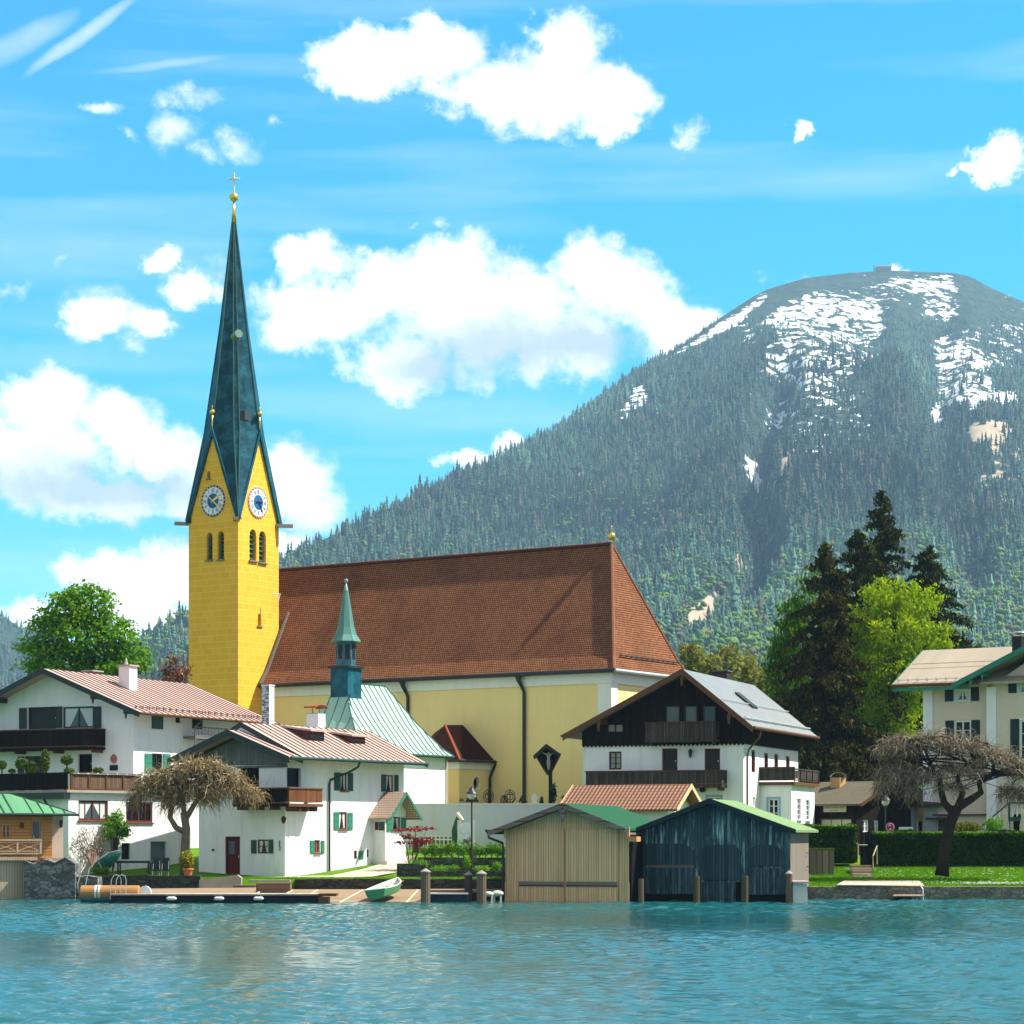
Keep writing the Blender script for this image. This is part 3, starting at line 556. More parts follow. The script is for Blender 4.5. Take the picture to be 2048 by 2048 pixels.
def scatter(name,PX,PY,Xg,Yg,Zg,snow,scree,count,seed,pxlim,decid):
    r=np.random.default_rng(seed); ny,nx=PX.shape
    A=np.abs((Xg[1:,1:]-Xg[1:,:-1])*(Yg[1:,1:]-Yg[:-1,1:])); vis=((PX[1:,1:]>pxlim[0])&(PX[1:,1:]<pxlim[1])); w=A*vis
    tl=sstep(PY[1:,1:],585,730); left=sstep(PX[1:,1:],1380,1300); dens=np.clip(np.maximum(tl*.80+.20,left),0,1); dens=dens*(1-.96*np.clip(snow[1:,1:]*1.7,0,1))*(1-.95*np.clip(scree[1:,1:],0,1))
    w=w*dens; w[ny-5:]*=.15; p=(w/w.sum()).ravel(); idx=r.choice(p.size,count,p=p); iy,ix=np.unravel_index(idx,w.shape); u=r.random(count); v=r.random(count)
    def bil(G): return (G[iy,ix]*(1-u)*(1-v)+G[iy,ix+1]*u*(1-v)+G[iy+1,ix]*(1-u)*v+G[iy+1,ix+1]*u*v)
    x,y,z=bil(Xg),bil(Yg),bil(Zg); py=bil(PY); px=bil(PX)
    cl=fbm(x/90,y/120,11,3); isd=(r.random(count)<np.clip((sstep(py,960,1290)*.38+sstep(py,1120,1300)*sstep(px,1250,1500)*.25)*decid+cl*.10*sstep(py,850,1100),0,.8))
    h=np.where(isd,r.uniform(6,11,count),r.gamma(9,1.25,count))*np.where(py<720,.62,1)*np.where(py<640,.45,1); h=np.clip(h,3,30)
    VV=[];FF=[];CC=[];off=0
    protos=[conifer_proto(0,5,7,s) for s in range(4)]+[broad_proto(s) for s in range(3)]
    kind=np.where(isd,4+r.integers(0,3,count),r.integers(0,4,count))
    big=fbm(x/200,y/260,21,3)
    for k,(Pv,Pf) in enumerate(protos):
        m=np.where(kind==k)[0]
        if len(m)==0: continue
        a=r.uniform(0,6.28,len(m)); ca,sa=np.cos(a)[:,None],np.sin(a)[:,None]; hh=h[m][:,None]; wd=hh*r.uniform(.8,1.25,(len(m),1))*(1.0 if k<4 else .95)
        vx=x[m][:,None]+(Pv[:,0]*ca-Pv[:,1]*sa)*wd; vy=y[m][:,None]+(Pv[:,0]*sa+Pv[:,1]*ca)*wd; vz=z[m][:,None]+Pv[:,2]*hh-.5
        VV.append(np.stack([vx,vy,vz],-1).reshape(-1,3)); FF.append((Pf[None]+(off+np.arange(len(m))*len(Pv))[:,None,None]).reshape(-1,3)); off+=len(m)*len(Pv)
        f=r.random((len(m),1))
        if k<4: c=lerp(np.array([[.008,.030,.030]]),np.array([[.085,.175,.110]]),f**1.3)*(1+.42*big[m][:,None]); br=(r.random((len(m),1))<.13); c=np.where(br,np.array([[.10,.095,.055]]),c)
        else: c=lerp(np.array([[.05,.13,.02]]),np.array([[.16,.26,.03]]),f); br=(r.random((len(m),1))<.12); c=np.where(br,np.array([[.15,.13,.06]]),c)
        CC.append(np.repeat(np.clip(c,.003,1),len(Pv),0))
    o=fast_mesh(name,np.vstack(VV),np.vstack(FF),FORM,cols={'Col':np.vstack(CC)}); o['kind']='stuff'; return o
FORM=attrmat('forest_foliage',vs=.15,var=.25)
scatter('forest',PX,PY,Xm,Ym,Zm,snow,scree,FOREST_N,1,(150,2250),1.0)
scatter('hill_forest',HPX,HPY,Xh,Yh,Zh,np.zeros(HPX.shape),np.zeros(HPX.shape),5200,2,(-600,420),.5)
# ---------------------------------------------------------------- the air
if HAZE>0:
    mb=MB(); mb.box((0,2700,515),(5200,3400,525)); hz=mesh_obj(mb,'haze',bpy.data.materials.new('haze_air'),(0,0,0)); COL.objects.link(hz); hz['kind']='stuff'
    m=hz.data.materials[0]; m.use_nodes=True; nt=m.node_tree; nt.nodes.remove(nt.nodes['Principled BSDF']); pv=nt.nodes.new('ShaderNodeVolumePrincipled'); pv.inputs['Color'].default_value=(.42,.72,1,1); pv.inputs['Density'].default_value=HAZE; pv.inputs['Anisotropy'].default_value=.0
    nt.links.new(pv.outputs[0],[x for x in nt.nodes if x.type=='OUTPUT_MATERIAL'][0].inputs['Volume'])
# ================================================================ the church
YPL=plaster('yellow_plaster',(.90,.65,.27),.06,.15,(.55,.40,.18)); YAS=ashlar('yellow_ashlar',(.80,.41,.030),(.88,.47,.045),(.92,.58,.13))
TILE=tiles('church_tiles',(.075,.027,.011),(.43,.18,.082),(.042,.019,.010),.17,.18,.6); TILE2=tiles('annex_tiles',(.075,.025,.015),(.14,.045,.025),(.04,.018,.012),.17,.18,.4); REDT=M('red_ridge_tile',(.33,.06,.03),.7)
COPD=metal_roof('dark_copper',(.005,.060,.085),.4,.45,(.03,.16,.21),.6); COPL=metal_roof('pale_copper',(.34,.53,.40),.12,.5,(.26,.44,.34),.35); CORIB=M('copper_seam',(.05,.12,.10),.5)
C=Fr(1222,150,32.8); CW_=9.4; CL_=33.3; ez=14.16; rz=22.98
ch=thing('church','long yellow church nave under a steep brown tiled roof, cream cornice and dark downpipes','church',C.P(0,0,5.0))
mb=MB(); L=C.left(); Rr=C.right()
mb.panel(L,[(0,4),(CL_,4),(CL_,ez+.1),(0,ez+.1)]); mb.panel(Rr,[(0,4),(CW_,4),(CW_,ez+.1),(0,ez+.1)]); mb.panel(Pl(C.P(CL_,0,0),C.r,C.l),[(0,4),(CW_,4),(CW_,ez),(CW_/2,rz-.5),(0,ez)]); mb.panel(Pl(C.P(0,CW_,0),C.l,C.r),[(0,4),(CL_,4),(CL_,ez),(0,ez)])
part(mb,'wall',YPL,ch)
CREAM=plaster('cream_band',(.80,.76,.66),.04,.2)
mb=MB(); mb.pbox(L,.0,CL_,ez-.92,ez-.06,.004,.12); mb.pbox(Rr,-.12,CW_,ez-.92,ez-.06,.004,.12); part(mb,'cornice',CREAM,ch)
mb=MB(); mb.pbox(L,-.07,.95,4,ez-.925,.004,.07); mb.pbox(Rr,0,.75,4,ez-.925,.004,.07); part(mb,'corner_pilaster',CREAM,ch)
# roof: two long faces and a hip at the near end
ov=.55; zz=ez-.05; rb=CW_/2; ra=2.7
A=C.P(-ov,-ov,zz); B=C.P(CL_+.15,-ov,zz); D=C.P(CL_+.15,CW_+ov,zz); E_=C.P(-ov,CW_+ov,zz); T1=C.P(ra,rb,rz); T2=C.P(CL_+.15,rb,rz)
def flare(p,q,t,dz): v=p.lerp(q,t); return Vector((v.x,v.y,v.z+dz))
mb=MB(); fl=-.38
l1=flare(A,T1,.16,fl); l2=flare(B,T2,.16,fl); l3=flare(D,T2,.16,fl); l4=flare(E_,T1,.16,fl)
for q in ([A,l1,l2,B],[l1,T1,T2,l2],[E_,l4,l1,A],[l4,T1,l1],[D,l3,l4,E_],[l3,T2,T1,l4],[A,B,D,E_]): mb.poly(q if q[0] is not A or len(q)!=4 or q[1] is not l1 else q[::-1])
def fixn(mb,c):
    for i,f in enumerate(mb.f):
        p=[mb.v[k] for k in f]; n=(p[1]-p[0]).cross(p[2]-p[0]); m=sum(p,Vector((0,0,0)))/len(p)
        if n.dot(m-Vector(c))<0: mb.f[i]=f[::-1]
fixn(mb,C.P(CL_/2,rb,ez+1)); rf=part(mb,'roof',TILE,ch)
mb=MB(); mb.tube([T1+Vector((0,0,.03)),T2+Vector((0,0,.03))],.13,6); part(mb,'ridge',TILE2,rf)
mb=MB(); mb.tube([A,l1,T1],.11,6); mb.tube([E_,l4,T1],.10,6); part(mb,'hip_tiles',M('hip_tile',(.24,.09,.05),.7),rf)
mb=MB(); 
for k in range(12): p=lerp(.16,.17,0); q=C.P(-ov+ra*.13+.0,lerp(.9,CW_-.6,k/11),zz+ .95); mb.box(q+Vector((0,0,.03)),(.06,.03,.07),0,R(33))
q0=C.P(-ov+ra*.13,.9,zz+1.0); q1=C.P(-ov+ra*.13,CW_-.6,zz+1.0); mb.tube([q0,q1],.05,5); part(mb,'snow_guard',IRON,rf)
mb=MB(); sh=C.P(28.85,0,0)-C.P(CL_+.15,0,0); mb.tube([B+sh+Vector((0,0,.06)),l2+sh+Vector((0,0,.10)),B.lerp(T2,.62)+sh+Vector((0,0,.12+fl*.4))],.13,6); part(mb,'verge_board',M('weathered_verge',(.16,.13,.10),.8),rf)
mb=MB(); h0=at(552,1192,165.6); mb.tube([h0+Vector((-.3,0,.12)),h0+Vector((.3,0,.15)),h0+Vector((.1,0,-.5))],.05,5); part(mb,'roof_hook',WHFR,ch)
gutter(ch,A+Vector((0,0,-.08))-C.r*.06,C.P(28.9,-ov,zz)+Vector((0,0,-.08))-C.r*.06,IRON,.15); gutter(ch,A+Vector((0,0,-.08))-C.l*.06,E_+Vector((0,0,-.08))-C.l*.06,M('zinc',(.45,.47,.5),.4),.12)
for px in (813,1045):
    s,_=L.sz(px,1450); 
    mb=MB(); mb.tube([L.pt(s,ez-.2,.5),L.pt(s,ez-.55,.45),L.pt(s-.1,ez-1.0,.2),L.pt(s-.22,ez-1.3,.16),L.pt(s-.22,5.2,.16)],[.26,.15,.11,.11,.11],8); part(mb,'downpipe',IRON,ch)
mb=MB(); tp=T1; mb.tube([tp,tp+Vector((0,0,.35))],.05); mb.sphere(tp+Vector((0,0,.55)),.25,10); mb.lathe(tp+Vector((0,0,.78)),[(.07,0),(.02,.35),(.005,.5)],8); part(mb,'finial',GOLD,ch,smooth=True)
# ---------------------------------------------------------------- the tower
tw=4.6; ta=29.05; tb=-2.76; tz=25.9; ga=32.0
TL=Pl(C.P(ta,tb,0),C.l,-C.r); TR=Pl(C.P(ta,tb,0),C.r,-C.l)
t0=thing('church_tower','tall yellow church tower with two clock faces and a slender green copper spire','tower',C.P(ta,tb,5))
mb=MB()
def arch(pl,x0,y0,x1,y1,n=6):
    s0,s1,z0,z1=pl.rect((x0,y0,x1,y1)); r=(s1-s0)/2; zs=z1-r*1.25; c=(s0+s1)/2
    return [(s0,z0),(s1,z0)]+[(c+r*math.cos(math.pi*k/n),zs+r*1.25*math.sin(math.pi*k/n)) for k in range(n+1)]
hl=[arch(TL,413,1065,425,1120),arch(TL,435,1062,448,1119)]; hr=[arch(TR,499,1058,513,1121),arch(TR,518,1062,532,1125)]
sl_=arch(TL,414,942,420.5,958); sr=TR.rect((515.5,1228,523,1252)); hs_=[(sr[0],sr[2]),(sr[1],sr[2]),(sr[1]-.05,sr[3]),(sr[0]+.05,sr[3])]
mb.panel(TL,[(0,3),(tw,3),(tw,tz),(tw/2,ga),(0,tz)],hl+[sl_],.45); mb.panel(TR,[(0,3),(tw,3),(tw,tz),(tw/2,ga),(0,tz)],hr+[hs_],.45)
TB=Pl(C.P(ta+tw,tb,0),C.r,C.l); TF=Pl(C.P(ta,tb+tw,0),C.l,C.r)
for q in (TB,TF): mb.panel(q,[(0,3),(tw,3),(tw,tz),(tw/2,ga),(0,tz)])
part(mb,'wall',YAS,t0)
GRL=M('green_louvre',(.03,.12,.07),.5)
for pl,hh in ((TL,hl),(TR,hr)):
    for h in hh:
        s0=min(p[0] for p in h); s1=max(p[0] for p in h); z0=h[0][1]; z1=max(p[1] for p in h); mb=MB(); mb.pbox(pl,s0,s1,z0,z1,-.62,-.55)
        o=part(mb,'belfry_window',DARK,t0); mb=MB()
        for k in range(6):
            z=lerp(z0+.1,z1-.45,k/5); p=[pl.pt(s0+.02,z,-.16),pl.pt(s1-.02,z,-.16),pl.pt(s1-.02,z+.22,-.48),pl.pt(s0+.02,z+.22,-.48)]; mb.prism(p,(0,0,.05))
        part(mb,'louvre',GRL,o); mb=MB(); mb.pbox(pl,s0-.08,s1+.08,z0-.10,z0-.003,-.2,.14); part(mb,'sill',M('grey_sill',(.22,.2,.18)),o)
for pl,h in ((TL,sl_),(TR,hs_)): mb=MB(); s0=min(p[0] for p in h); s1=max(p[0] for p in h); z0=h[0][1]; z1=max(p[1] for p in h); mb.pbox(pl,s0,s1,z0,z1,-.5,-.45); o=part(mb,'slit_window',DARK,t0); mb=MB(); mb.pbox(pl,s0-.1,s1+.1,z0-.07,z0-.003,-.2,.1); part(mb,'sill',M('grey_sill',(.22,.2,.18)),o)
# spire
mb=MB(); ap=C.P(ta+tw/2,tb+tw/2,48.9); cx,cb=ta+tw/2,tb+tw/2
def sq(r,k,z,off):           # corner k, offset along both sides from the diagonal
    a=(-1,1,1,-1)[k]; b=(-1,-1,1,1)[k]; t=(1,-1,1,-1)[k]*off
    return C.P(cx+a*r-a*abs(off)*(1 if off>0 else 0),cb+b*r-b*abs(off)*(1 if off<0 else 0),z)
gm=[C.P(cx,cb-tw/2-.10,ga+.25),C.P(cx+tw/2+.10,cb,ga+.25),C.P(cx,cb+tw/2+.10,ga+.25),C.P(cx-tw/2-.10,cb,ga+.25)]   # over gables: left face, back, far, right face
cor=[(-1,-1),(1,-1),(1,1),(-1,1)]; adj=[(3,0),(0,1),(1,2),(2,3)]
hw=.30
for k,(sa,sb_) in enumerate(cor):
    g1,g2=adj[k]  # gables beside this corner
    def cp(r,z,side):        # side 0 -> toward constant-a face, 1 -> toward constant-b face
        return C.P(cx+sa*(r-(hw if side else 0)),cb+sb_*(r-(0 if side else hw)),z)
    rr=1.66; z2=32.3; lowr=tw/2+.16
    D1=cp(rr,z2,0); D2=cp(rr,z2,1); E1=C.P(cx+sa*lowr,cb+sb_*(lowr-.06),tz+.05); E2=C.P(cx+sa*(lowr-.06),cb+sb_*lowr,tz+.05)
    R1=cp(.83,40.0,0); R2=cp(.83,40.0,1)
    R1=C.P(cx+sa*.80,cb+sb_*(.80-.20),40.2); R2=C.P(cx+sa*(.80-.20),cb+sb_*.80,40.2)
    fa=gm[3] if sa<0 else gm[1]; fb=gm[0] if sb_<0 else gm[2]
    fa2=C.P(cx+sa*1.20,cb,40.2); fb2=C.P(cx,cb+sb_*1.20,40.2)
    for q in ([E1,E2,D2,D1],[D1,D2,R2,R1],[R1,R2,ap],[E1,D1,fa],[D1,R1,fa2,fa],[R1,ap,fa2],[E2,D2,fb],[D2,R2,fb2,fb],[R2,ap,fb2]): mb.poly(q)
fixn(mb,C.P(cx,cb,30)); sp_=part(mb,'spire',COPD,t0)
mb=MB()
for k,(sa,sb_) in enumerate(cor):
    for q in range(2):
        D_=C.P(cx+sa*(1.66-(hw if q else 0)),cb+sb_*(1.66-(0 if q else hw)),32.3); E1=C.P(cx+sa*(tw/2+.16),cb+sb_*(tw/2+.16),tz+.05); R_=C.P(cx+sa*(.80-.2*q),cb+sb_*(.80-.2*(1-q)),40.2); mb.tube([E1,D_,R_,ap],.045,5)
for q,(a,b) in enumerate(((0,-1),(1,0),(0,1),(-1,0))): mb.tube([gm[q],C.P(cx+a*1.2,cb+b*1.2,40.2),ap],.05,5)
part(mb,'seam',CORIB,sp_)
for pl in (TL,TR,TB,TF):   # copper verge along each gable
    mb=MB()
    for s0,s1 in ((0,tw/2),(tw,tw/2)):
        d=.17 if s0==0 else -.17
        mb.prism([pl.pt(s0-d*.9,tz-.1,-.25),pl.pt(s1,ga+.55,-.25),pl.pt(s1,ga-.05,-.25),pl.pt(s0+d*.4,tz-.1,-.25)],pl.n*.42)
    part(mb,'gable_verge',COPD,t0)
for a,b in ((0,0),(tw,0),(0,tw)): mb=MB(); p=C.P(ta+a,tb+b,tz-.12); dd=(C.l*(1 if a else -1)+C.r*(1 if b else -1)); ln=1.0 if (a or b) else .35; ax=dd.normalized(); mb.prism([p-ax*.25+Vector((0,0,.13)),p+ax*ln+Vector((0,0,.13)),p+ax*ln-Vector((0,0,.10)),p-ax*.25-Vector((0,0,.10))],ax.cross(Vector((0,0,1)))*.34); part(mb,'gargoyle',M('stone_spout',(.33,.27,.2)),t0)
for q,pl in ((0,TL),(1,TR)): 
    p=(gm[0] if q==0 else gm[3])+Vector((0,0,1.35)); mb=MB(); mb.tube([p-Vector((0,0,1.6)),p],.05); mb.sphere(p,.19,8); mb.lathe(p+Vector((0,0,.15)),[(.05,0),(.01,.35)],6); part(mb,'gable_ball',GOLD,t0,smooth=True)
mb=MB(); mb.tube([ap-Vector((0,0,1.2)),ap+Vector((0,0,.35))],[.2,.06],8); mb.sphere(ap+Vector((0,0,.62)),.32,12); part(mb,'spire_ball',GOLD,t0,smooth=True)
mb=MB(); z=ap.z+.9; d=(C.l-C.r).normalized(); d=Vector((1,-.15,0)).normalized(); mb.tube([ap+Vector((0,0,.85)),ap+Vector((0,0,2.42))],.07); mb.tube([Vector((ap.x,ap.y,ap.z+1.95))-d*.42,Vector((ap.x,ap.y,ap.z+1.95))+d*.42],.07); part(mb,'cross',M('white_cross',(.8,.76,.6),.4),t0)
# small copper things on the spire: round lantern and hatch
P1=at(476.5,668,C.P(ta-.0,cb-.6,0).y-1.0); d=(-C.r*.45-C.l*.9+Vector((0,0,.15))).normalized()
mb=MB(); mb.tube([P1+d*.1,P1-d*.7],.30,14); part(mb,'round_dormer',metal_roof('mid_copper',(.16,.26,.2),.2),sp_)
P2=at(491,832,C.P(ta+.8,cb-1.2,0).y-1.1); mb=MB(); mb.box(P2,(.22,.35,.33),0,R(-32)); part(mb,'roof_hatch',M('lead_grey',(.05,.06,.065),.5),sp_)
# clocks
BLUEC=M('clock_blue',(.03,.12,.30),.5); REDC=M('clock_red',(.14,.03,.02),.6); WHC=M('clock_white',(.78,.80,.84),.5); BLKC=M('clock_black',(.02,.02,.03),.5)
def clock(pl,px,py,rx,hands,inner,ringm,hm,label):
    s0,z0=pl.sz(px,py); r=1.0
    def disc(mb,rad,o0,o1,n=40): mb.prism([pl.pt(s0+rad*math.cos(2*math.pi*k/n),z0+rad*1.02*math.sin(2*math.pi*k/n),o0) for k in range(n)],pl.n*(o1-o0))
    rad=rx; mb=MB(); disc(mb,rad,.0,.05); o=part(mb,'clock',ringm,t0,label)
    mb=MB(); disc(mb,rad*.86,.051,.06); part(mb,'dial',WHC,o)
    mb=MB(); disc(mb,rad*.47,.061,.07); part(mb,'dial_centre',inner,o)
    for k in range(12):
        mb=MB(); a=math.pi/2-2*math.pi*k/12; u=math.cos(a); w=math.sin(a); tl=Vector((-w,u))
        n=(3,1,2,3,2,1,2,3,4,2,1,2)[k]
        for q in range(n):
            t=(q-(n-1)/2)*.075*rad
            p=[(u*rad*.55+tl.x*(t-.012),w*rad*.55+tl.y*(t-.012)),(u*rad*.55+tl.x*(t+.02),w*rad*.55+tl.y*(t+.02)),(u*rad*.8+tl.x*(t+.02),w*rad*.8+tl.y*(t+.02)),(u*rad*.8+tl.x*(t-.012),w*rad*.8+tl.y*(t-.012))]
            mb.prism([pl.pt(s0+a_,z0+b_,.061) for a_,b_ in p],pl.n*.012)
        part(mb,'numeral',BLKC,o)
    mb=MB(); disc(mb,rad*1.03,-.01,.03)
    for k in range(24): a=2*math.pi*k/24; mb.sphere(pl.pt(s0+rad*.93*math.cos(a),z0+rad*.93*math.sin(a),.052),.055*rad,4)
    part(mb,'minute_ring',M('cream_dot',(.75,.68,.5)),o)
    for nm,a,ln,w,back in hands:
        u=Vector((math.cos(a),math.sin(a))); v=Vector((-u.y,u.x)); mb=MB(); pts=[-u*back+v*w*.5,-u*back-v*w*.5,u*ln*.72-v*w,u*ln,u*ln*.72+v*w]
        mb.prism([pl.pt(s0+p.x,z0+p.y,.085) for p in pts],pl.n*.02); part(mb,nm,hm,o)
# seen from outside, s runs leftwards on the left face and rightwards on the right face
clock(TL,427,1002,1.12,[('hour_hand',R(150),.62,.09,.15),('minute_hand',R(-140),.86,.05,.55)],BLUEC,REDC,GOLD,'shaded clock face with blue centre')
clock(TR,515.5,1005,1.12,[('hour_hand',R(5),.5,.08,.3),('minute_hand',R(-55),.9,.05,.15)],BLUEC,M('clock_red_sunlit',(.5,.2,.12)),BLKC,'sunlit white clock face')  # ring paler than on the shaded clock: sunlight put into its colour
# ---------------------------------------------------------------- white chapel with the copper roof
K=Fr(890,150,32.8); kw=6.4; kl=9.2
kp=thing('chapel','white chapel with a pale green copper hip roof and a small copper belfry','chapel',K.P(0,0,5.1)); kz=8.45
mb=MB(); kr=Pl(K.P(0,0,0),K.r,-K.l); mb.panel(kr,[(-kl,3),(0,3),(0,kz),(-kl,kz)]); mb.panel(K.left(-kl),[(0,3),(kw,3),(kw,kz),(0,kz)]); mb.panel(Pl(K.P(0,0,0),K.l,K.r),[(0,3),(kw,3),(kw,kz),(0,kz)]); mb.panel(Pl(K.P(kw,0,0),K.r,K.l),[(-kl,3),(0,3),(0,kz),(-kl,kz)]); part(mb,'wall',plaster('chapel_white',(.84,.83,.80),.04,.15),kp)
mb=MB(); mb.pbox(Pl(K.P(0,0,0),K.l,K.r),0,.02,4.6,kz,0,.3); mb.pbox(kr,.003,.34,4.6,kz-.5,-.3,.02); part(mb,'corner_stone',M('grey_stone',(.36,.32,.27),.9),kp)
o_=.42; kt=13.0; r0,r1=-6.66,-2.2; bF=-kl-o_; bB=o_
def kring(t,z): # flared hip ring
    return [K.P(lerp(-o_,kw/2,t),lerp(bF,r0,t),z),K.P(lerp(kw+o_,kw/2,t),lerp(bF,r0,t),z),K.P(lerp(kw+o_,kw/2,t),lerp(bB,r1,t),z),K.P(lerp(-o_,kw/2,t),lerp(bB,r1,t),z)]
rings=[kring(0,kz),kring(.16,kz+.45),kring(.55,kz+2.15),kring(1,kt)]
mb=MB(); mb.poly(rings[0])
for a,b in zip(rings,rings[1:]):
    for k in range(4): mb.poly([a[k],a[(k+1)%4],b[(k+1)%4],b[k]])
fixn(mb,K.P(kw/2,-4.5,kz+1.5)); ko=part(mb,'roof',COPL,kp)
mb=MB()
def onring(side,u):
    pts=[]
    for rg in rings:
        a,b=(rg[3],rg[0]) if side=='R' else (rg[0],rg[1]); pts.append((a,b))
    return pts
E0,E1=rings[0][0],rings[0][3]
for k in range(0,19):
    w=lerp(.01,.99,k/18); d0=K.P(0,lerp(bF,bB,w),0)
    pts=[]
    for i in range(24):
        t=i/23; zt=np.interp(t,[0,.16,.55,1],[kz,kz+.45,kz+2.15,kt]); lo=lerp(bF,r0,t); hi=lerp(bB,r1,t); bb=lerp(bF,bB,w)
        if bb<lo-1e-3 or bb>hi+1e-3: break
        pts.append(K.P(lerp(-o_,kw/2,t),bb,float(zt)+.03))
    if len(pts)>1: mb.tube(pts,.032,4)
for k in range(1,10):
    pts=[]
    for i in range(24):
        t=i/23; zt=np.interp(t,[0,.16,.55,1],[kz,kz+.45,kz+2.15,kt]); aa=lerp(-o_,kw+o_,k/10)
        if aa<lerp(-o_,kw/2,t)-1e-3 or aa>lerp(kw+o_,kw/2,t)+1e-3: break
        pts.append(K.P(aa,lerp(bF,r0,t),float(zt)+.03))
    if len(pts)>1: mb.tube(pts,.032,4)
for c in (0,3): mb.tube([rg[c]+Vector((0,0,.03)) for rg in rings],.045,5)
mb.tube([rings[-1][0]+Vector((0,0,.03)),rings[-1][3]+Vector((0,0,.03))],.05,5); part(mb,'seam',CORIB,ko)  # dark seam colour stands in for the shadow lines of the ribs
gutter(kp,rings[0][0]+Vector((0,0,-.05)),rings[0][3]+Vector((0,0,-.05)),GRSH,.09)
# belfry
bc=K.P(kw/2,r0+.2,0); rot=math.atan2(K.r.y,K.r.x)
mb=MB(); mb.box((bc.x,bc.y,12.4),(.72,.68,1.55),0,rot); mb.prism([K.P(kw/2-1.6,bF+2.1,10.4),K.P(kw/2+1.6,bF+2.1,10.4),K.P(kw/2+.72,r0-.45,12.2),K.P(kw/2-.72,r0-.45,12.2)],Vector((0,0,-.3))); be=part(mb,'belfry',COPD,kp)
mb=MB(); mb.box((bc.x,bc.y,13.98),(.86,.82,.06),0,rot); part(mb,'belfry_ledge',M('dark_copper_trim',(.02,.045,.045),.5),be)
mb=MB(); mb.lathe((bc.x,bc.y,14.04),[(.66,0),(.66,1.5),(.60,1.62)],8,0,rot+.39); part(mb,'lantern',metal_roof('teal_copper',(.05,.12,.14),.3,.5,(.25,.36,.38),.4),be)
mb=MB()
for k in range(8):
    a=rot+.39+math.pi/8+k*math.pi/4; d=Vector((math.cos(a),math.sin(a),0)); p=Pl(bc+d*.612-Vector((-d.y,d.x,0))*0,(-d.y,d.x),(d.x,d.y)); mb.pbox(p,-.15,.15,14.5,15.4,-.02,.03)
part(mb,'lantern_opening',M('dark_shutter_teal',(.02,.03,.04),.4),be)
mb=MB(); mb.lathe((bc.x,bc.y,15.6),[(.98,0),(.97,.05),(.70,.45),(.55,.95),(.34,2.2),(.16,3.25)],8,0,rot+.39); part(mb,'spirelet',metal_roof('green_copper',(.10,.22,.19),.2,.5),be)
mb=MB(); mb.lathe((bc.x,bc.y,18.84),[(.16,0),(.14,.05),(.05,.55)],8); mb.sphere((bc.x,bc.y,19.5),.14,8); part(mb,'finial',M('verdigris',(.22,.3,.27),.5),be,smooth=True)
# ---------------------------------------------------------------- sacristy
S=Fr(918,152,35); st=thing('sacristy','low yellow sacristy with a brown tiled hip roof and oval window against the nave','annex',S.P(0,0,5.1)); sz_=8.25
mb=MB(); SR=S.right(); SL=S.left(); s0,zo=SR.sz(952,1567)
ovh=[(s0+.36*math.cos(2*math.pi*k/18),zo+.43*math.sin(2*math.pi*k/18)) for k in range(18)]
mb.panel(SR,[(0,4),(3.6,4),(3.6,sz_),(0,sz_)],[ovh],.2); mb.panel(SL,[(0,4),(4,4),(4,sz_),(0,sz_)]); part(mb,'wall',YPL,st)
mb=MB(); mb.pbox(SR,s0-.5,s0+.5,zo-.6,zo+.6,-.26,-.2); o=part(mb,'window',GLASS,st)
mb=MB(); mb.tube([SR.pt(s0+.40*math.cos(2*math.pi*k/24),zo+.48*math.sin(2*math.pi*k/24),.01) for k in range(25)],.055,6,cap=False); part(mb,'surround',CREAM,o)
mb=MB(); mb.pbox(SR,-.06,3.6,sz_-.55,sz_-.05,.004,.07); mb.pbox(SL,0,4,sz_-.55,sz_-.05,.004,.07); part(mb,'cornice',CREAM,st)
e0=S.P(-.35,-.35,sz_); e1=S.P(-.35,3.7,sz_); e2=S.P(4,-.35,sz_); p1=at(890,1450,154.0); p2=at(926,1450,156.2); p3=S.P(4,2.6,sz_+2)
mb=MB()
for q in ([e0,e1,p2,p1],[e2,e0,p1,p3]): mb.poly(q)
mb.poly([e0,e2,p3,p2,e1]); fixn(mb,S.P(1.5,1.5,sz_+.6)); o=part(mb,'roof',TILE2,st)
mb=MB(); mb.tube([e0,p1],.09,6); part(mb,'hip_tiles',REDT,o)
gutter(st,e0,e1,IRON,.1); gutter(st,e0,e2,IRON,.1); pipe(st,[e1+Vector((0,0,-.1)),SR.pt(3.45,sz_-.9,.12),SR.pt(3.35,sz_-1.1,.12),SR.pt(3.35,5.1,.12)],IRON,.09)
# ================================================================ left white house above the terrace
ROOFP=metal_roof('pink_metal',(.47,.335,.285),.14,.5); RIBP=M('dark_seam',(.13,.07,.06),.6); GREENM=metal_roof('green_metal',(.10,.27,.13),.12,.5); RIBG=M('green_seam',(.03,.09,.05),.5)  # seam ribs darker than the sheets: their shadow lines put into the colour
A_=Fr(267,138,26); ha=thing('house','large white house with pink metal roof, dark balcony and wide front gable','house',A_.P(0,0,2)); AL=A_.left(); AR=A_.right()
W_=11.6; rid=5.8; ezA=10.62+.35; rzA=13.43; sl=(rzA-10.62)/7.1; zz=rzA-sl*rid-.17
h=[]
h.append(door(ha,AL,(55,1414,112,1458),M('brown_opening',(.03,.022,.016),.4),.2,'balcony_door',(60,1418,108,1456)))
h.append(win(ha,AL,(126,1413,187,1456),BLKGR,2,1,GLASSB,[(188,1413,203,1456),(113,1413,125,1456),(39,1416,54,1458)],BLKGR,curt=True,fw=.1))
h.append(door(ha,AL,(156,1508,184,1545),DKWOOD,.2,'terrace_door')); h.append(win(ha,AL,(50,1512,88,1546),BLKGR,2,1,GLASS,[(36,1513,49,1546)],BLKGR))
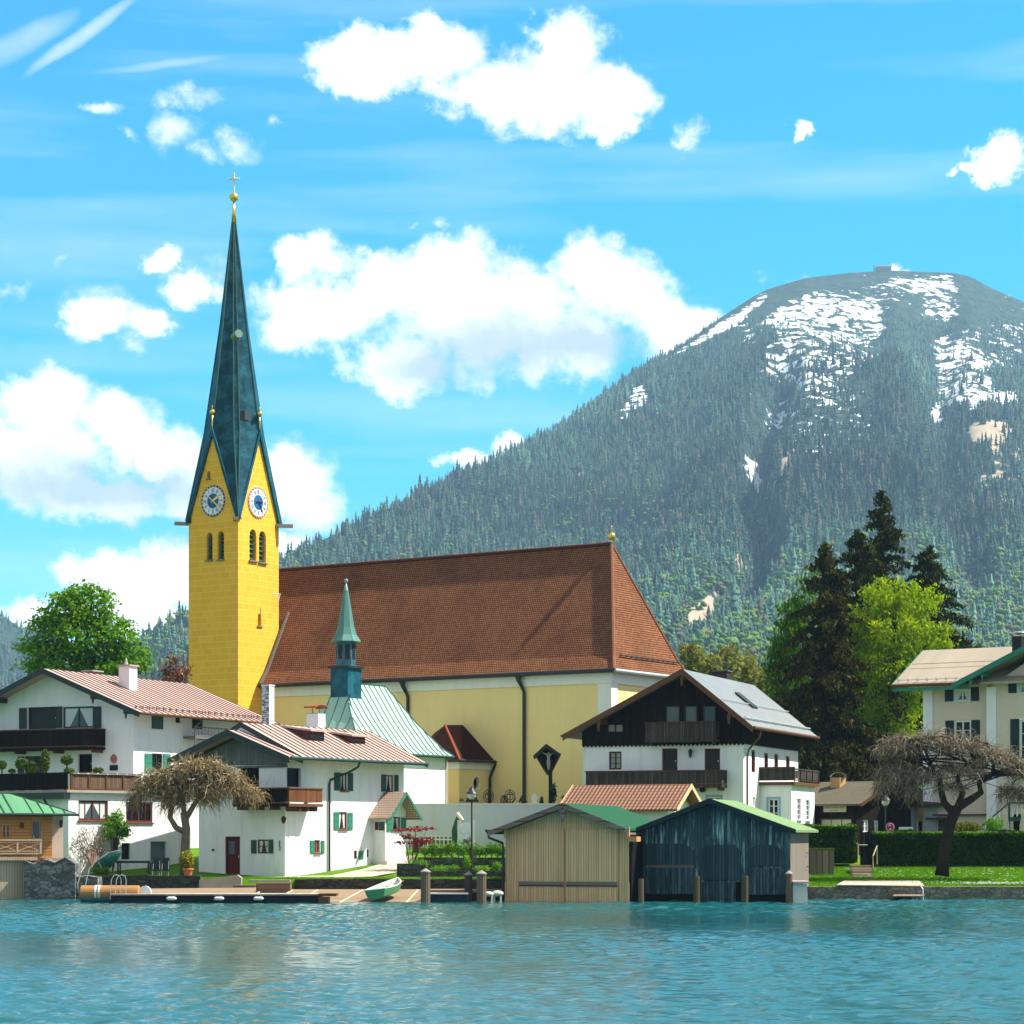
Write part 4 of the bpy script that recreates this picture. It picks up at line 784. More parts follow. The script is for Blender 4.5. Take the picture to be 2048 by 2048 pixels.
mb=MB(); mb.panel(AL,[(0,1),(W_,1),(W_,rzA-sl*(W_-rid)-.17),(rid,rzA-.17),(0,zz)],h,.2)
h2=[win(ha,AR,(384,1436,406,1458),BRFR,2,1,GLASS),win(ha,AR,(351,1433,361,1446),BRFR,1,1),win(ha,AR,(304,1507,325,1545),BLKGR,2,2,GLASS,[(289,1507,303,1546),(326,1508,340,1545)],GRSH2),win(ha,AR,(305,1429,323,1456),BLKGR,1,1,GLASS)]
mb.panel(AR,[(0,1),(14,1),(14,zz),(0,zz)],h2,.16); mb.panel(Pl(A_.P(W_,0,0),A_.r,A_.l),[(0,1),(14,1),(14,zz),(0,zz)]); mb.panel(Pl(A_.P(0,14,0),A_.l,A_.r),[(0,1),(W_,1),(W_,zz),(rid,rzA-.2),(0,zz)])
part(mb,'wall',SHADEW,ha)
mb=MB(); s0,s1,z0,z1=AR.rect((303,1428,325,1458)); mb.pbox(AR,s0,s1,z0,z1,.01,.06); part(mb,'shutter',GRSH,ha,'closed dark green shutter')
mb=MB(); sP,zP=AL.sz(228,1518); mb.prism([AL.pt(sP+.24*math.cos(k*math.pi/6),zP+.26*math.sin(k*math.pi/6)*(1.15 if k==3 else 1),.01) for k in range(12)],AL.n*.05); part(mb,'plaque',M('terracotta_plaque',(.33,.14,.09)),ha)
mb=MB(); mb.pbox(AL,*AL.rect((220,1530,236,1541)),.01,.05); part(mb,'sign',M('navy_sign',(.02,.02,.04)),ha)
gable_roof(ha,A_,[(12.9,10.62),(rid,rzA),(-1.3,10.62)],-1.25,14.4,ROOFP,'r',.16,.62,RIBP,BLKGR,.34,ribside=(1,),soffit=DKWOOD)
for aa in (2.2,-.2,9.5):
    p=A_.P(aa,-1.2,rzA-sl*abs(aa-rid)-.3); mb=MB(); q=A_.left(-.0); zb=rzA-sl*abs(aa-rid)-.2; mb.pbox(q,aa-.09,aa+.09,zb-.3,zb-.02,0.003,1.2); mb.prism([q.pt(aa-.07,zb-.3,1.0),q.pt(aa+.07,zb-.3,1.0),q.pt(aa,zb-.6,1.0)],q.n*.12); part(mb,'purlin',BLKGR,ha)
gutter(ha,A_.P(-1.35,-1.25,10.55),A_.P(-1.35,14.4,10.55),BRFR,.08)
mb=MB()
for k in range(22): b=lerp(-.8,14,k/21); p=A_.P(-.75,b,rzA-sl*(rid+.75)+.12); mb.box(p,(.03,.03,.10),0,.4)
mb.tube([A_.P(-.75,-.9,rzA-sl*(rid+.75)+.15),A_.P(-.75,14.1,rzA-sl*(rid+.75)+.15)],.025,5); part(mb,'snow_guard',RIBP,ha)
s0,_=AL.sz(0,1470); s1,_=AL.sz(211,1470); zb=Z(1492,137); balcony(ha,AL,s1,s0+1.2,zb,Z(1455,137),1.15,DKWOOD,(1,1),4)
# chimneys on it
bq=5.3; cz=at(256,1356,142.5); rot=math.atan2(A_.r.y,A_.r.x)
chimney(ha,(X(256,143.2),143.2),.42,.40,Z(1386,143),Z(1333,143),rot,plaster('pinkish_chimney',(.72,.64,.62),.04,.2),CONC,.1,.10); o=bpy.data.objects
mb=MB(); mb.lathe((X(252,143.2),143.2,Z(1330,143.2)),[(.16,0),(.10,.2),(.05,.4),(.02,.46)],8); part(mb,'chimney_pot',CONC,ha)
chimney(ha,(X(185,148),148),.5,.35,Z(1372,148),Z(1344,148),rot,M('brown_chimney',(.2,.13,.1)),CONC,.1,.08)
mb=MB(); mb.tube([at(362,1433,146),at(362,1520,146)],.05); part(mb,'downpipe',M('grey_pipe',(.45,.45,.45)),ha)
mb=MB()
p0,p1=AR.sz(366,1463)[0],AR.sz(432,1463)[0]; za,zb2=Z(1478,148),Z(1462,148); mb.tube([AR.pt(p0,zb2,.9),AR.pt(p1,zb2,.9)],.04); mb.tube([AR.pt(p0,za,.9),AR.pt(p1,za,.9)],.03)
for k in range(11): s=lerp(p0,p1,k/10); mb.tube([AR.pt(s,za,.9),AR.pt(s,zb2,.9)],.02,4)
mb.tube([AR.pt(p0,Z(1500,146),.9),AR.pt(p0,zb2,.9),AR.pt(p0+.8,zb2+.45,.9)],.06,6); mb.pbox(AR,p0,p1,za-.2,za-.05,0,.95); part(mb,'landing',M('grey_rail',(.16,.15,.14)),ha)
# ---------------------------------------------------------------- terrace wing
T_=Fr(137,128,39); tt=thing('terrace_wing','white lower wing with flat roof terrace behind a brown board railing','house',T_.P(0,0,1)); TT=T_.right(); TE=T_.left()
h=[]
for r in ((157,1601,216,1641),(252,1604,305,1645)):
    h.append(win(tt,TT,r,REDFR,4,1,GLASS if r[0]>200 else GLASSB,None,sill=BROWNTRIM,curt=r[0]<200,fw=.12))
h.append(door(tt,TT,(243,1686,260,1719),M('dark_door',(.025,.02,.02),.5))); h.append(door(tt,TT,(301,1683,333,1748),M('grey_blue_door',(.16,.19,.20),.6),.25))
ft=Z(1585,128); Lw=9.2
mb=MB(); mb.panel(TT,[(0,.3),(Lw,.3),(Lw,ft),(0,ft)],h,.14); mb.panel(TE,[(0,.3),(8,.3),(8,ft),(0,ft)]); mb.panel(Pl(T_.P(0,Lw,0),T_.l,T_.r),[(0,.3),(6,.3),(6,ft),(0,ft)]); part(mb,'wall',WHITE,tt)
mb=MB(); q=T_.left(); mb.prism([T_.P(-.25,-.3,ft),T_.P(-.25,Lw+.2,ft),T_.P(8,Lw+.2,ft),T_.P(8,-.3,ft)],Vector((0,0,.14))); part(mb,'terrace_slab',CONC,tt)
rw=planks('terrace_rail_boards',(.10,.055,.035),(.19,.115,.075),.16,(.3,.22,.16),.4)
za,zb2=ft+.16,Z(1544.5,128)
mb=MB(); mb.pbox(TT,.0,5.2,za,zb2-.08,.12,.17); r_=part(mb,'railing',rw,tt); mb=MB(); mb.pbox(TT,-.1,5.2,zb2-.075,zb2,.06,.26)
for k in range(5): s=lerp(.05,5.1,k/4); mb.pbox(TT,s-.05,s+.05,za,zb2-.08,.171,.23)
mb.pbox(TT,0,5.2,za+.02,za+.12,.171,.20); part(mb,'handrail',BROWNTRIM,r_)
mb=MB(); mb.pbox(TE,-.1,8,za,zb2-.08,.12,.17); r_=part(mb,'railing',DKWOOD,tt,'dark shaded side railing'); mb=MB(); mb.pbox(TE,-.1,8,zb2-.075,zb2,.06,.26); part(mb,'handrail',DKWOOD,r_)  # darker boards than the front run: its shade is put into the colour
mb=MB(); mb.pbox(TE,-.2,8,ft-.35,ft,.05,.5); part(mb,'fascia',BLKGR,tt)
def fairy(parent,pl,s0,s1,z,n):
    mb=MB()
    for k in range(n): s=lerp(s0,s1,(k+.5)/n); mb.sphere(pl.pt(s,z+random.uniform(-.03,.03),.27),.045,5)
    mb.tube([pl.pt(s0,z-.02,.27),pl.pt(s1,z-.02,.27)],.01,4); part(mb,'light_string',M('white_bulb',(.8,.78,.7),.3),parent)
fairy(tt,TT,.1,5.1,zb2-.05,7); pipe(tt,[T_.P(1.7,-.35,ft-.3),T_.P(1.5,-.35,ft-.6),T_.P(1.2,-.12,ft-.9),T_.P(1.2,-.12,3)],BLKGR,.07)
# topiary on the terrace
LEAFD=leafmat('box_leaf',[(.015,.04,.008),(.05,.10,.015),(.16,.20,.02)],.15,1.5); TERRA=M('terracotta',(.48,.16,.06),.8); BARK=M('bark',(.09,.065,.045),.95,.1,.35,5,.6); BARKD=M('dark_bark',(.035,.026,.018),.95,.1,.4,5,.8)
def leafball(parent,name,mat,c,rad,n,size,seed=0,shell=.75):
    r=np.random.default_rng(seed); d=r.normal(size=(n,3)); d/=np.linalg.norm(d,axis=1)[:,None]; rr=shell+(1-shell)*r.random((n,1)); P=np.array(c)+d*rr*np.array(rad); return leaves(parent,name,mat,P,size,r,d)
def leaves(parent,name,mat,P,size,r,nrm=None,aspect=.6,droop=None):
    n=len(P); a=r.normal(size=(n,3)); 
    if nrm is not None: a=a*.7+nrm*1.0
    a/=np.linalg.norm(a,axis=1)[:,None]; b=np.cross(a,r.normal(size=(n,3))); b/=np.linalg.norm(b,axis=1)[:,None]+1e-9
    if droop is not None: b=b*(1-droop)+np.array([0,0,-1])*droop; b/=np.linalg.norm(b,axis=1)[:,None]
    c=np.cross(a,b); c/=np.linalg.norm(c,axis=1)[:,None]+1e-9; s=size*(.6+.8*r.random((n,1))); u=b*s; v=c*s*aspect
    V=np.stack([P-u,P+v*.9-u*.1,P+u,P-v*.9-u*.1],1).reshape(-1,3); Fa=np.arange(4*n).reshape(n,4); return fpart(name,V,Fa,mat,parent)
tops=[('spherical',44,1528,14,0),('double ball',134,1520,13,1),('columnar',91,1522,8,2),('low cushion',196,1541,11,3),('small',4,1530,9,4),('dense dark',66,1534,13,5),('yellowish low',24,1542,7,6)]
for nm,px,py,rp,k in tops:
    Y=133.2 if k!=3 else 131.2; r=rp/F*Y*1.0; p=at(px,py,Y); base=(p.x,p.y,ft+.14)
    t=thing('topiary',f'{nm} clipped green shrub on the terrace behind the railing'if k not in(1,2) else ('two-tiered clipped shrub like a mushroom on the terrace' if k==1 else 'tall narrow yellow-green column shrub on the terrace'),'shrub',base,'clipped shrubs on the terrace')
    mb=MB(); mb.tube([base,(p.x,p.y,p.z)],.05,6); part(mb,'stem',BARK,t); mb=MB(); mb.lathe(base,[(.17,0),(.22,.3)],10); part(mb,'pot',TERRA,t)
    if k==2: leafball(t,'foliage',LEAFD,(p.x,p.y,p.z),(r*1.1,r*1.1,r*3.0),900,.08,k)
    elif k==1: leafball(t,'foliage',LEAFD,(p.x,p.y,p.z),(r,r,r*.72),600,.08,k); leafball(t,'foliage',LEAFD,(p.x+.12,p.y,p.z-.62),(r*.8,r*.8,r*.4),400,.08,k+20)
    else: leafball(t,'foliage',LEAFD,(p.x,p.y,p.z),(r,r,r*(.45 if k in(3,6) else .9)),600,.08,k)
# ---------------------------------------------------------------- timber cabin on its boat store
HONEY=planks('honey_boards',(.34,.155,.045),(.50,.25,.08),.17,(.55,.30,.12),.3,axis=1); HONEYV=planks('honey_uprights',(.42,.21,.07),(.52,.28,.10),.12); PALEW=planks('pale_boards',(.40,.29,.19),(.56,.43,.30),.14,(.6,.5,.4),.3)
yc=120.0; cab=thing('cabin','honey-coloured timber lakeside cabin with green metal roof and cross-braced railing','cabin',(X(40,yc),yc,2.1))
F0=Pl((X(104,yc),yc),(-1,0),(0,-1)); q=Pl((0,yc),(1,0),(0,-1)); dz=Z(1714,yc)
h=[win(cab,q,(4,1648,21,1676),HONEYV,2,2,GLASSB),door(cab,q,(62,1634,86,1712),HONEYV,.1,'door',(66,1644,79,1676),GLASSB)]
mb=MB(); x0=X(-140,yc); x1=X(104,yc); ze=Z(1624,yc); mb.panel(q,[(x0,dz-.4),(x1,dz-.4),(x1,ze-.02),(x0,ze-.02)],h,.1); mb.poly([(x1,yc,dz-.4),(x1,yc+4,dz-.4),(x1,yc+4,ze-.02),(x1,yc,ze-.02)]); mb.poly([(x0,yc+4.5,dz),(x0,yc,dz),(x0,yc,ze-.02),(x0,yc+4.5,ze-.02)]); part(mb,'wall',HONEY,cab)
PINKP=plaster('pinkish_plaster',(.66,.52,.42),.05,.2)
mb=MB(); mb.box((X(119.5,yc+.6),yc+2.4,(dz-1.4+ze-.05)/2),(X(137,yc+.6)/2-X(104,yc+.6)/2,1.7,(ze-.05-dz+1.4)/2)); part(mb,'plaster_wall',PINKP,cab)
mb=MB(); mb.pbox(q,*q.rect((123,1640,128,1655)),-.55,-.4); part(mb,'wall_lamp',IRON,cab); mb=MB(); mb.pbox(q,*q.rect((40,1645,47,1656)),.005,.1); part(mb,'wall_lamp',REDFR,cab)
fr=Fr(0,yc,0); fr.O=Vector((0,0,0)); fr.l=Vector((1,0,0)); fr.r=Vector((0,1,0))
zr=Z(1585,yc+3)+.05
gable_roof(cab,fr,[(yc-.75,Z(1626,yc-.75)),(yc+2.6,Z(1588,yc+2.6)),(yc+5.6,Z(1622,yc-.75))],X(-170,yc),X(60,yc+2.6)+.0,GREENM,'l',.14,.42,RIBG,ribside=(0,),soffit=HONEYV)
# hipped right end
mb=MB(); a=Vector((X(60,yc+2.6),yc-.75,Z(1626,yc-.75))); b=Vector((X(141,yc-.75),yc-.75,Z(1627,yc-.75))); c=Vector((X(60,yc+2.6),yc+2.6,Z(1588,yc+2.6))); d=Vector((X(141,yc-.75),yc+5.4,b.z)); e=Vector((a.x,yc+5.4,b.z))
for t_ in ([a,b,c],[b,d,c],[d,e,c],[a,e,d,b]): mb.poly(t_)
fixn(mb,(a+b+c+d)/4-Vector((0,0,.1))); o=part(mb,'roof_hip',[GREENM],cab)
mb=MB()
for k in range(1,5): f=k/5; p=a.lerp(b,f); mb.tube([p+Vector((0,0,.03)),Vector((p.x,lerp(yc-.75,yc+2.6,1-f),lerp(a.z,c.z,1-f)+.03))],.022,4)
mb.tube([b+Vector((0,0,.03)),c+Vector((0,0,.03))],.03,4); part(mb,'seam',RIBG,o)
gutter(cab,a+Vector((-9,0,-.06)),b+Vector((.15,0,-.06)),BLKGR,.07)
mb=MB(); mb.box(((X(-140,yc)+X(68,yc))/2,yc-.55,dz-.08),((X(68,yc)-X(-140,yc))/2,.55,.08)); mb.box((X(110,yc),yc-.1,dz-.12),(.7,.2,.07)); o=part(mb,'deck',PALEW,cab)
mb=MB(); zt=Z(1680,yc-1); zl=Z(1709,yc-1); xr=X(68,yc-1.05); yy=yc-1.05
mb.box(((xr-5)/1-0,yy,zt),(5,.06,.035)) if False else None
xl=X(-140,yy); mb.box(((xl+xr)/2,yy,zt),((xr-xl)/2,.07,.035)); mb.box(((xl+xr)/2,yy,zl+.05),((xr-xl)/2,.035,.03)); mb.box(((xl+xr)/2,yy,zl+.17),((xr-xl)/2,.035,.02)); mb.box(((xl+xr)/2,yy,zt-.13),((xr-xl)/2,.035,.02))
xc=xr-.06
while xc>xl:
    mb.box((xc,yy,(zt+zl)/2),(.045,.045,(zt-zl)/2-.036)); n=xc-1.2
    for u,w in ((xc-.05,n+.05),(n+.05,xc-.05)): mb.tube([(u,yy,zl+.2),(w,yy,zt-.16)],.025,4)
    xc=n
part(mb,'railing',planks('pale_rail',(.5,.36,.22),(.62,.48,.32),.1),o)
mb=MB(); mb.pbox(q,X(-140,yc),X(46,yc),-.3,Z(1722,yc),.78,.86); o=part(mb,'boat_door',PALEW,cab); mb=MB(); mb.pbox(q,X(-140,yc),X(66,yc),Z(1722,yc),dz-.16,.05,1.0); part(mb,'beam',planks('beam_wood',(.5,.34,.2),(.6,.44,.28),.2,axis=1),o)
cab.rotation_euler=(0,0,R(22))
# ================================================================ middle white house
B_=Fr(570,127,31.6); hb=thing('house','white lakeside house with pink metal roof, green shutters and red-brown balcony','house',B_.P(0,0,1)); BL=B_.left(); BR=B_.right()
bw=6.1; bl=11.64; er=7.6; rr_=9.62; mid=3.05; slp=(rr_-er)/4.3; we=rr_-slp*mid-.17
h=[door(hb,BL,(450,1673,480,1751),M('dark_red_door',(.11,.015,.015),.5),.14,'door',(455,1682,467,1708),GLASSB),win(hb,BL,(515,1679,537,1707),REDFR,2,2,GLASSB,[(503,1680,513.5,1707),(538.5,1679,547,1707)],GRSH,curt=True),door(hb,BL,(478,1534,518,1574),DKWOOD,.3,'balcony_door')]
mb=MB(); mb.panel(BL,[(0,.2),(bw,.2),(bw,we),(mid,rr_-.17),(0,we)],h,.16)
h=[door(hb,BR,(574,1536,602,1574),M('black_door',(.012,.014,.014),.4),.25,'balcony_door')]
h.append(win(hb,BR,(681,1546,694,1582),REDFR,2,1,GLASS,[(668,1545,680,1581),(695,1546,705,1582)],GRSH,sill=BROWNTRIM,curt=True)); h.append(win(hb,BR,(772,1550,787,1584),REDFR,2,1,GLASS,[(762,1549,771.5,1583),(788,1550,796,1583)],GRSH,sill=BROWNTRIM,curt=True))
h.append(win(hb,BR,(678,1624,694,1659),REDFR,2,1,GLASS,[(667,1624,677,1660),(695,1625,704.5,1660)],GRSH2,sill=BROWNTRIM,curt=True)); h.append(win(hb,BR,(628.5,1680,640,1706),M('bright_red_frame',(.28,.06,.03)),2,2,GLASSB,[(619.5,1681,628,1707),(641.5,1681,648,1707)],GRSH2,sill=BROWNTRIM))
h.append(win(hb,BR,(708,1701,714,1718),REDFR,1,1,GLASS,[(717,1702,726,1718)],GRSH2)); h.append(win(hb,BR,(733,1699,738,1714),M('grey_frame',(.2,.2,.18)),1,1,GLASS))
mb.panel(BR,[(0,.2),(bl,.2),(bl,we),(0,we)],h,.16); mb.panel(Pl(B_.P(0,bl,0),B_.l,B_.r),[(0,.2),(bw,.2),(bw,we),(mid,rr_-.17),(0,we)]); mb.panel(Pl(B_.P(bw,0,0),B_.r,B_.l),[(0,.2),(bl,.2),(bl,we),(0,we)]); part(mb,'wall',WHITE,hb)
mb=MB(); c=BL; mb.panel(Pl(B_.P(0,-.06,0),B_.l,-B_.r),[(-.2,Z(1531,127)),(bw+1.0,Z(1529,130)),(bw+1.0,we-.3),(mid,rr_-.45),(-.2,we+.02)]); mb.pbox(BL,-.2,bw+1,Z(1531,127)-.1,Z(1531,127),.0,.12); part(mb,'gable_boards',planks('grey_green_boards',(.10,.11,.10),(.17,.18,.165),.16),hb)
ro=gable_roof(hb,B_,[(mid+4.3,er),(mid,rr_),(-1.25,er)],-.02,bl+.65,ROOFP,'r',.15,.55,RIBP,BLKGR,.3,ribside=(1,),soffit=DKWOOD)
gable_roof(hb,B_,[(mid+4.3,er-.02),(mid,9.16),(-1.25,er-.02)],-1.25,-.08,ROOFP,'r',.15,.55,RIBP,BLKGR,.36,name='porch_roof',ribside=(1,),soffit=DKWOOD)
gutter(hb,B_.P(-1.32,-1.2,er-.06),B_.P(-1.32,bl+.6,er-.06),GRSH,.09)
sD,_=BR.sz(656,1600); pipe(hb,[B_.P(-1.3,sD+1.3,er-.1),B_.P(-1.2,sD+1.25,er-.4),B_.P(-.9,sD+.8,er-.7),BR.pt(sD+.1,er-1.15,.1),BR.pt(sD,er-1.45,.1),BR.pt(sD,1.1,.1)],BLKGR,.065)
# wrap-round balcony: its shaded and sunlit sides put into two board colours
zb0,zb1=Z(1607,126),Z(1575.5,126); s1,_=BL.sz(488,1590); eB,_=Pl(B_.P(-1.0,0,0),B_.r,-B_.l).sz(645,1590)
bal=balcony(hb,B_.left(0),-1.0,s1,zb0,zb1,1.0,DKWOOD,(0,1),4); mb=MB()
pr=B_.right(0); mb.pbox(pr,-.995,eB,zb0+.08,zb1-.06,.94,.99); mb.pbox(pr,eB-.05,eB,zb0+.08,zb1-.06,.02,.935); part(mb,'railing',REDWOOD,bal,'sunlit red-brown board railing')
mb=MB(); mb.pbox(pr,-1.04,eB+.04,zb1-.058,zb1+.021,.90,1.04); mb.pbox(pr,-.99,eB+.03,zb0-.16,zb0-.002,.003,1.02); part(mb,'handrail',BROWNTRIM,bal); fairy(bal,pr,-.9,eB,zb1,5)
for k in range(3): mb=MB(); s=lerp(.2,eB-.4,k/2); mb.pbox(pr,s-.08,s+.08,zb0-.42,zb0-.165,0,.9); part(mb,'bracket',BROWNTRIM,bal)
mb=MB(); p=BL.pt(-.02,Z(1640,127),.15); mb.lathe(p-Vector((0,0,.2)),[(.04,0),(.10,.1),(.15,.3),(.03,.42)],8); mb.tube([p+Vector((0,0,.15)),BL.pt(.05,p.z+.15,0)],.02); part(mb,'lantern',M('rust_iron',(.08,.04,.025)),hb)
mb=MB(); q_=BL; s,z=q_.sz(561,1692); mb.tube([q_.pt(s,z+.3,.08),q_.pt(s+.03,z+.1,.08),q_.pt(s-.03,z-.1,.08),q_.pt(s,z-.25,.08)],.03); part(mb,'wall_hook',IRON,hb); mb=MB(); mb.pbox(q_,*q_.rect((424,1698,429,1702)),.002,.03); part(mb,'house_number',IRON,hb)
# dormers (shed roofs out of the right-hand slope)
def dormer(px0,px1,pyt,pyb):
    Yd=130.5; bb=[]
    for px in (px0,px1):
        a=1.1; P0=B_.P(a,0,0); rx=(px-1024)/F; b=(rx*P0.y-P0.x)/(B_.r.x-rx*B_.r.y); bb.append(b)
    a=1.1; b0,b1=bb; Yv=B_.P(a,(b0+b1)/2,0).y; zt=Z(pyt,Yv); zb=rr_-slp*(mid-a)-.05; pl=B_.right(a)
    mb=MB(); s0,s1=b0-.12,b1+.12; zt2=zt+.14; ar=min(mid,a+2.4); 
    mb.prism([pl.pt(s0,zb,0),pl.pt(s0,zt2,0),B_.P(ar,s0,zt2+.30),B_.P(ar,s0,rr_-slp*(mid-ar)-.05)],B_.r*(s1-s0)); d=part(mb,'dormer',M('red_brown_sheet',(.13,.045,.035),.6),hb)
    mb=MB(); mb.prism([B_.P(a-.35,s0-.2,zt2-.02),B_.P(a-.35,s0-.2,zt2+.08),B_.P(ar+.3,s0-.2,zt2+.42),B_.P(ar+.3,s0-.2,zt2+.32)],B_.r*(s1-s0+.4)); part(mb,'dormer_roof',ROOFP,d)
    mb=MB(); mb.pbox(pl,b0,b1,zb+.12,zt,.01,.05); w=part(mb,'window',BRFR,d); mb=MB(); mb.pbox(pl,b0+.06,b1-.06,zb+.2,zt-.05,.051,.06); part(mb,'pane',GLASSB,w)
dormer(619,646,1468,1490); dormer(701,728,1478,1499)
# chimneys
t=NT('patchy_white_brick'); uv=t.coord('UV'); b=t.n('ShaderNodeTexBrick',i_Scale=1.0); b.inputs['Brick Width'].default_value=.26; b.inputs['Row Height'].default_value=.085; b.inputs['Mortar Size'].default_value=.012; b.inputs['Color1'].default_value=(.62,.62,.62,1); b.inputs['Color2'].default_value=(.74,.73,.71,1); b.inputs['Mortar'].default_value=(.45,.45,.45,1); t.l(uv,b.inputs['Vector'])
g=t.n('ShaderNodeNewGeometry'); spn=t.n('ShaderNodeSeparateXYZ'); t.l(g.outputs['Normal'],spn.inputs[0]); fx=t.math('LESS_THAN',spn.outputs[0],0.0); nn=t.noise(t.mapv(uv,(3,9,1)),1.0,5,.7); sq_=t.math('MULTIPLY',t.ramp(nn,[(.47,0),(.53,1)]),fx); WBR=t.done(t.mix(sq_,b.outputs['Color'],(.10,.11,.13)),.9)  # dark patches only on faces turned to the left
rot=math.atan2(B_.r.y,B_.r.x); Yc=132.3; p=at(536,1420,Yc); chimney(hb,(p.x,p.y),.24,.27,9.0,Z(1372,Yc),rot,WBR,WHITE,.03,.06)
Yc=136.0; p=at(632,1440,Yc); chimney(hb,(p.x,p.y),.36,.42,9.0,Z(1428,Yc),rot,plaster('chimney_white',(.75,.74,.75),.04,.2),CONC,.01,.03); ct=Z(1428,Yc)
mb=MB(); 
for i in range(2):
    for j in range(2): mb.tube([(p.x+(-.2,.2)[i],p.y+(-.2,.2)[j],ct),(p.x+(-.2,.2)[i],p.y+(-.2,.2)[j],ct+.42)],.018,4)
loop=[Vector((math.cos(rot),math.sin(rot),0))*(.62*math.cos(R(a)))+Vector((0,0,.20*math.sin(R(a)))) for a in range(0,181,20)]; loop+= [v*.93-Vector((0,0,.03)) for v in loop[::-1]]; cr=Vector((-math.sin(rot),math.cos(rot),0)); c0=Vector((p.x,p.y,ct+.36))-cr*.45; mb.prism([c0+v for v in loop],cr*.9); part(mb,'chimney_hood',M('rusty_sheet',(.30,.11,.04),.7),hb)
# gabled porch
b1,b2,w=8.48,10.6,.85; pf=Pl(B_.P(-w,0,0),B_.r,-B_.l); ps=Pl(B_.P(0,b1,0),B_.l,-B_.r); pz0=1.6; pe=Z(1622,133.4); pk=Z(1588,134)
po=thing('porch','small gabled porch with tiled roof and green trim on the white house','porch',B_.P(-w,b1,1.8))
h=[win(po,pf,(784.5,1634,801,1660),REDFR,2,1,GLASS,[(773,1634,783.5,1663),(802,1635,811.5,1662)],GRSH2,sill=BROWNTRIM,curt=True)]; mb=MB(); mb.panel(pf,[(b1,pz0),(b2,pz0),(b2,pe),((b1+b2)/2,pk),(b1,pe)],h,.12)
mb.panel(ps,[(-w,pz0),(0,pz0),(0,pe),(-w,pe)]); mb.panel(Pl(B_.P(0,b2,0),B_.l,B_.r),[(-w,pz0),(0,pz0),(0,pe),(-w,pe)]); part(mb,'wall',WHITE,po)
mb=MB(); mb.pbox(ps,*ps.rect((750.5,1644,757,1660)),.005,.04); o=part(mb,'window',REDFR,po); mb=MB(); mb.pbox(ps,*ps.rect((758.5,1644,769,1661)),.005,.05); part(mb,'shutter',GRSH,o)
bm=(b1+b2)/2; ft_=pk+.12; hwf=(b2-b1)/2; slq=(pk-pe)/hwf
gable_roof(po,B_,[(b1-.55,ft_-slq*(hwf+.55)),(bm,ft_),(b2+.55,ft_-slq*(hwf+.55))],-w-.75,.2,tiles('porch_tiles',(.36,.25,.18),(.5,.38,.29),(.2,.15,.12),.2,.2,.4),'l',.1,verge=GRSH2,vh=.2,soffit=BRFR)
mb=MB(); 
for bb in (b1-.5,b2+.5): p0=B_.P(-w-.7,bb,ft_-slq*(hwf+.5)-.08); mb.tube([p0,p0+B_.l*1.0],.05); 
part(mb,'gutter',BRFR,po)
mb=MB(); mb.pbox(pf,b1-.2,b2+.2,.8,pz0+.25,-.0,.25); mb.pbox(pf,b1-.2,b1+.2,1.0,pz0+.2,-.8,-.001); part(mb,'plinth',plaster('porch_plinth',(.6,.55,.48),.05,.3),po)
# ================================================================ cemetery wall
wl=Pl((-8.6,143.22),(1,0),(0,-1))
mb=MB(); zt=Z(1607,143.5); mb.pbox(wl,0,16.6,1.5,zt-.08,-.35,0); o=solo(mb,'boundary_wall',plaster('cemetery_wall',(.60,.61,.61),.05,.3),'long smooth white retaining wall below the yellow church','wall',(0,143.5,2.3))
mb=MB(); mb.pbox(wl,-.03,16.63,zt-.078,zt,-.4,.04); part(mb,'coping',plaster('coping',(.78,.77,.74),.05,.2),o)
# ================================================================ chalet
Hc=Fr(1487,138,21.5); hc=thing('house','alpine chalet with dark timber gable, grey metal roof and long grey balconies','house',Hc.P(0,0,2)); HL=Hc.left(); HR=Hc.right()
k_=138/130; cw=9.66*k_; cl=12.3*k_; ar_,zR=3.22*k_,CH+332/F*138; aL,zLf=10.42*k_,Z(1470,138*1.02); aR,zRr=-.95,Z(1453,136.5)
sL=(zR-zLf)/(aL-ar_); sR=(zR-zRr)/(ar_-aR); zcl=Z(1487,138)
we0=zR-sR*ar_-.18; weL=zR-sL*(cw-ar_)-.18
h=[win(hc,HL,(1218,1503,1243,1539),BRFR,2,3,M('pale_curtain_glass',(.35,.40,.37),.2),fw=.1),door(hc,HL,(1324,1497,1355,1546),BRFR,.2,'balcony_door',(1327,1501,1352,1544)),door(hc,HL,(1409,1497,1440,1546),BRFR,.2,'balcony_door',(1412,1501,1437,1544))]
h.append(win(hc,HL,(1416,1594,1441,1618),WHFR,2,2,GLASS,surround=M('blue_trim',(.28,.42,.58))))
mb=MB(); mb.panel(HL,[(0,1),(cw,1),(cw,weL),(ar_,zR-.18),(0,we0)],h,.18)
h=[win(hc,HR,r,REDFR,1,2,GLASS,fw=.12) for r in ((1503,1500,1510.5,1545),(1528.5,1506,1536.5,1546),(1548.5,1508,1556.5,1546),(1572,1512,1579.5,1546))]; h.append(win(hc,HR,(1505,1594,1511,1612),WHFR,2,3,GLASS))
mb.panel(HR,[(0,1),(cl,1),(cl,we0),(0,we0)],h,.16); mb.panel(Pl(Hc.P(0,cl,0),Hc.l,Hc.r),[(0,1),(cw,1),(cw,weL),(ar_,zR-.2),(0,we0)]); mb.panel(Pl(Hc.P(cw,0,0),Hc.r,Hc.l),[(0,1),(cl,1),(cl,weL),(0,weL)]); part(mb,'wall',WHITE,hc)
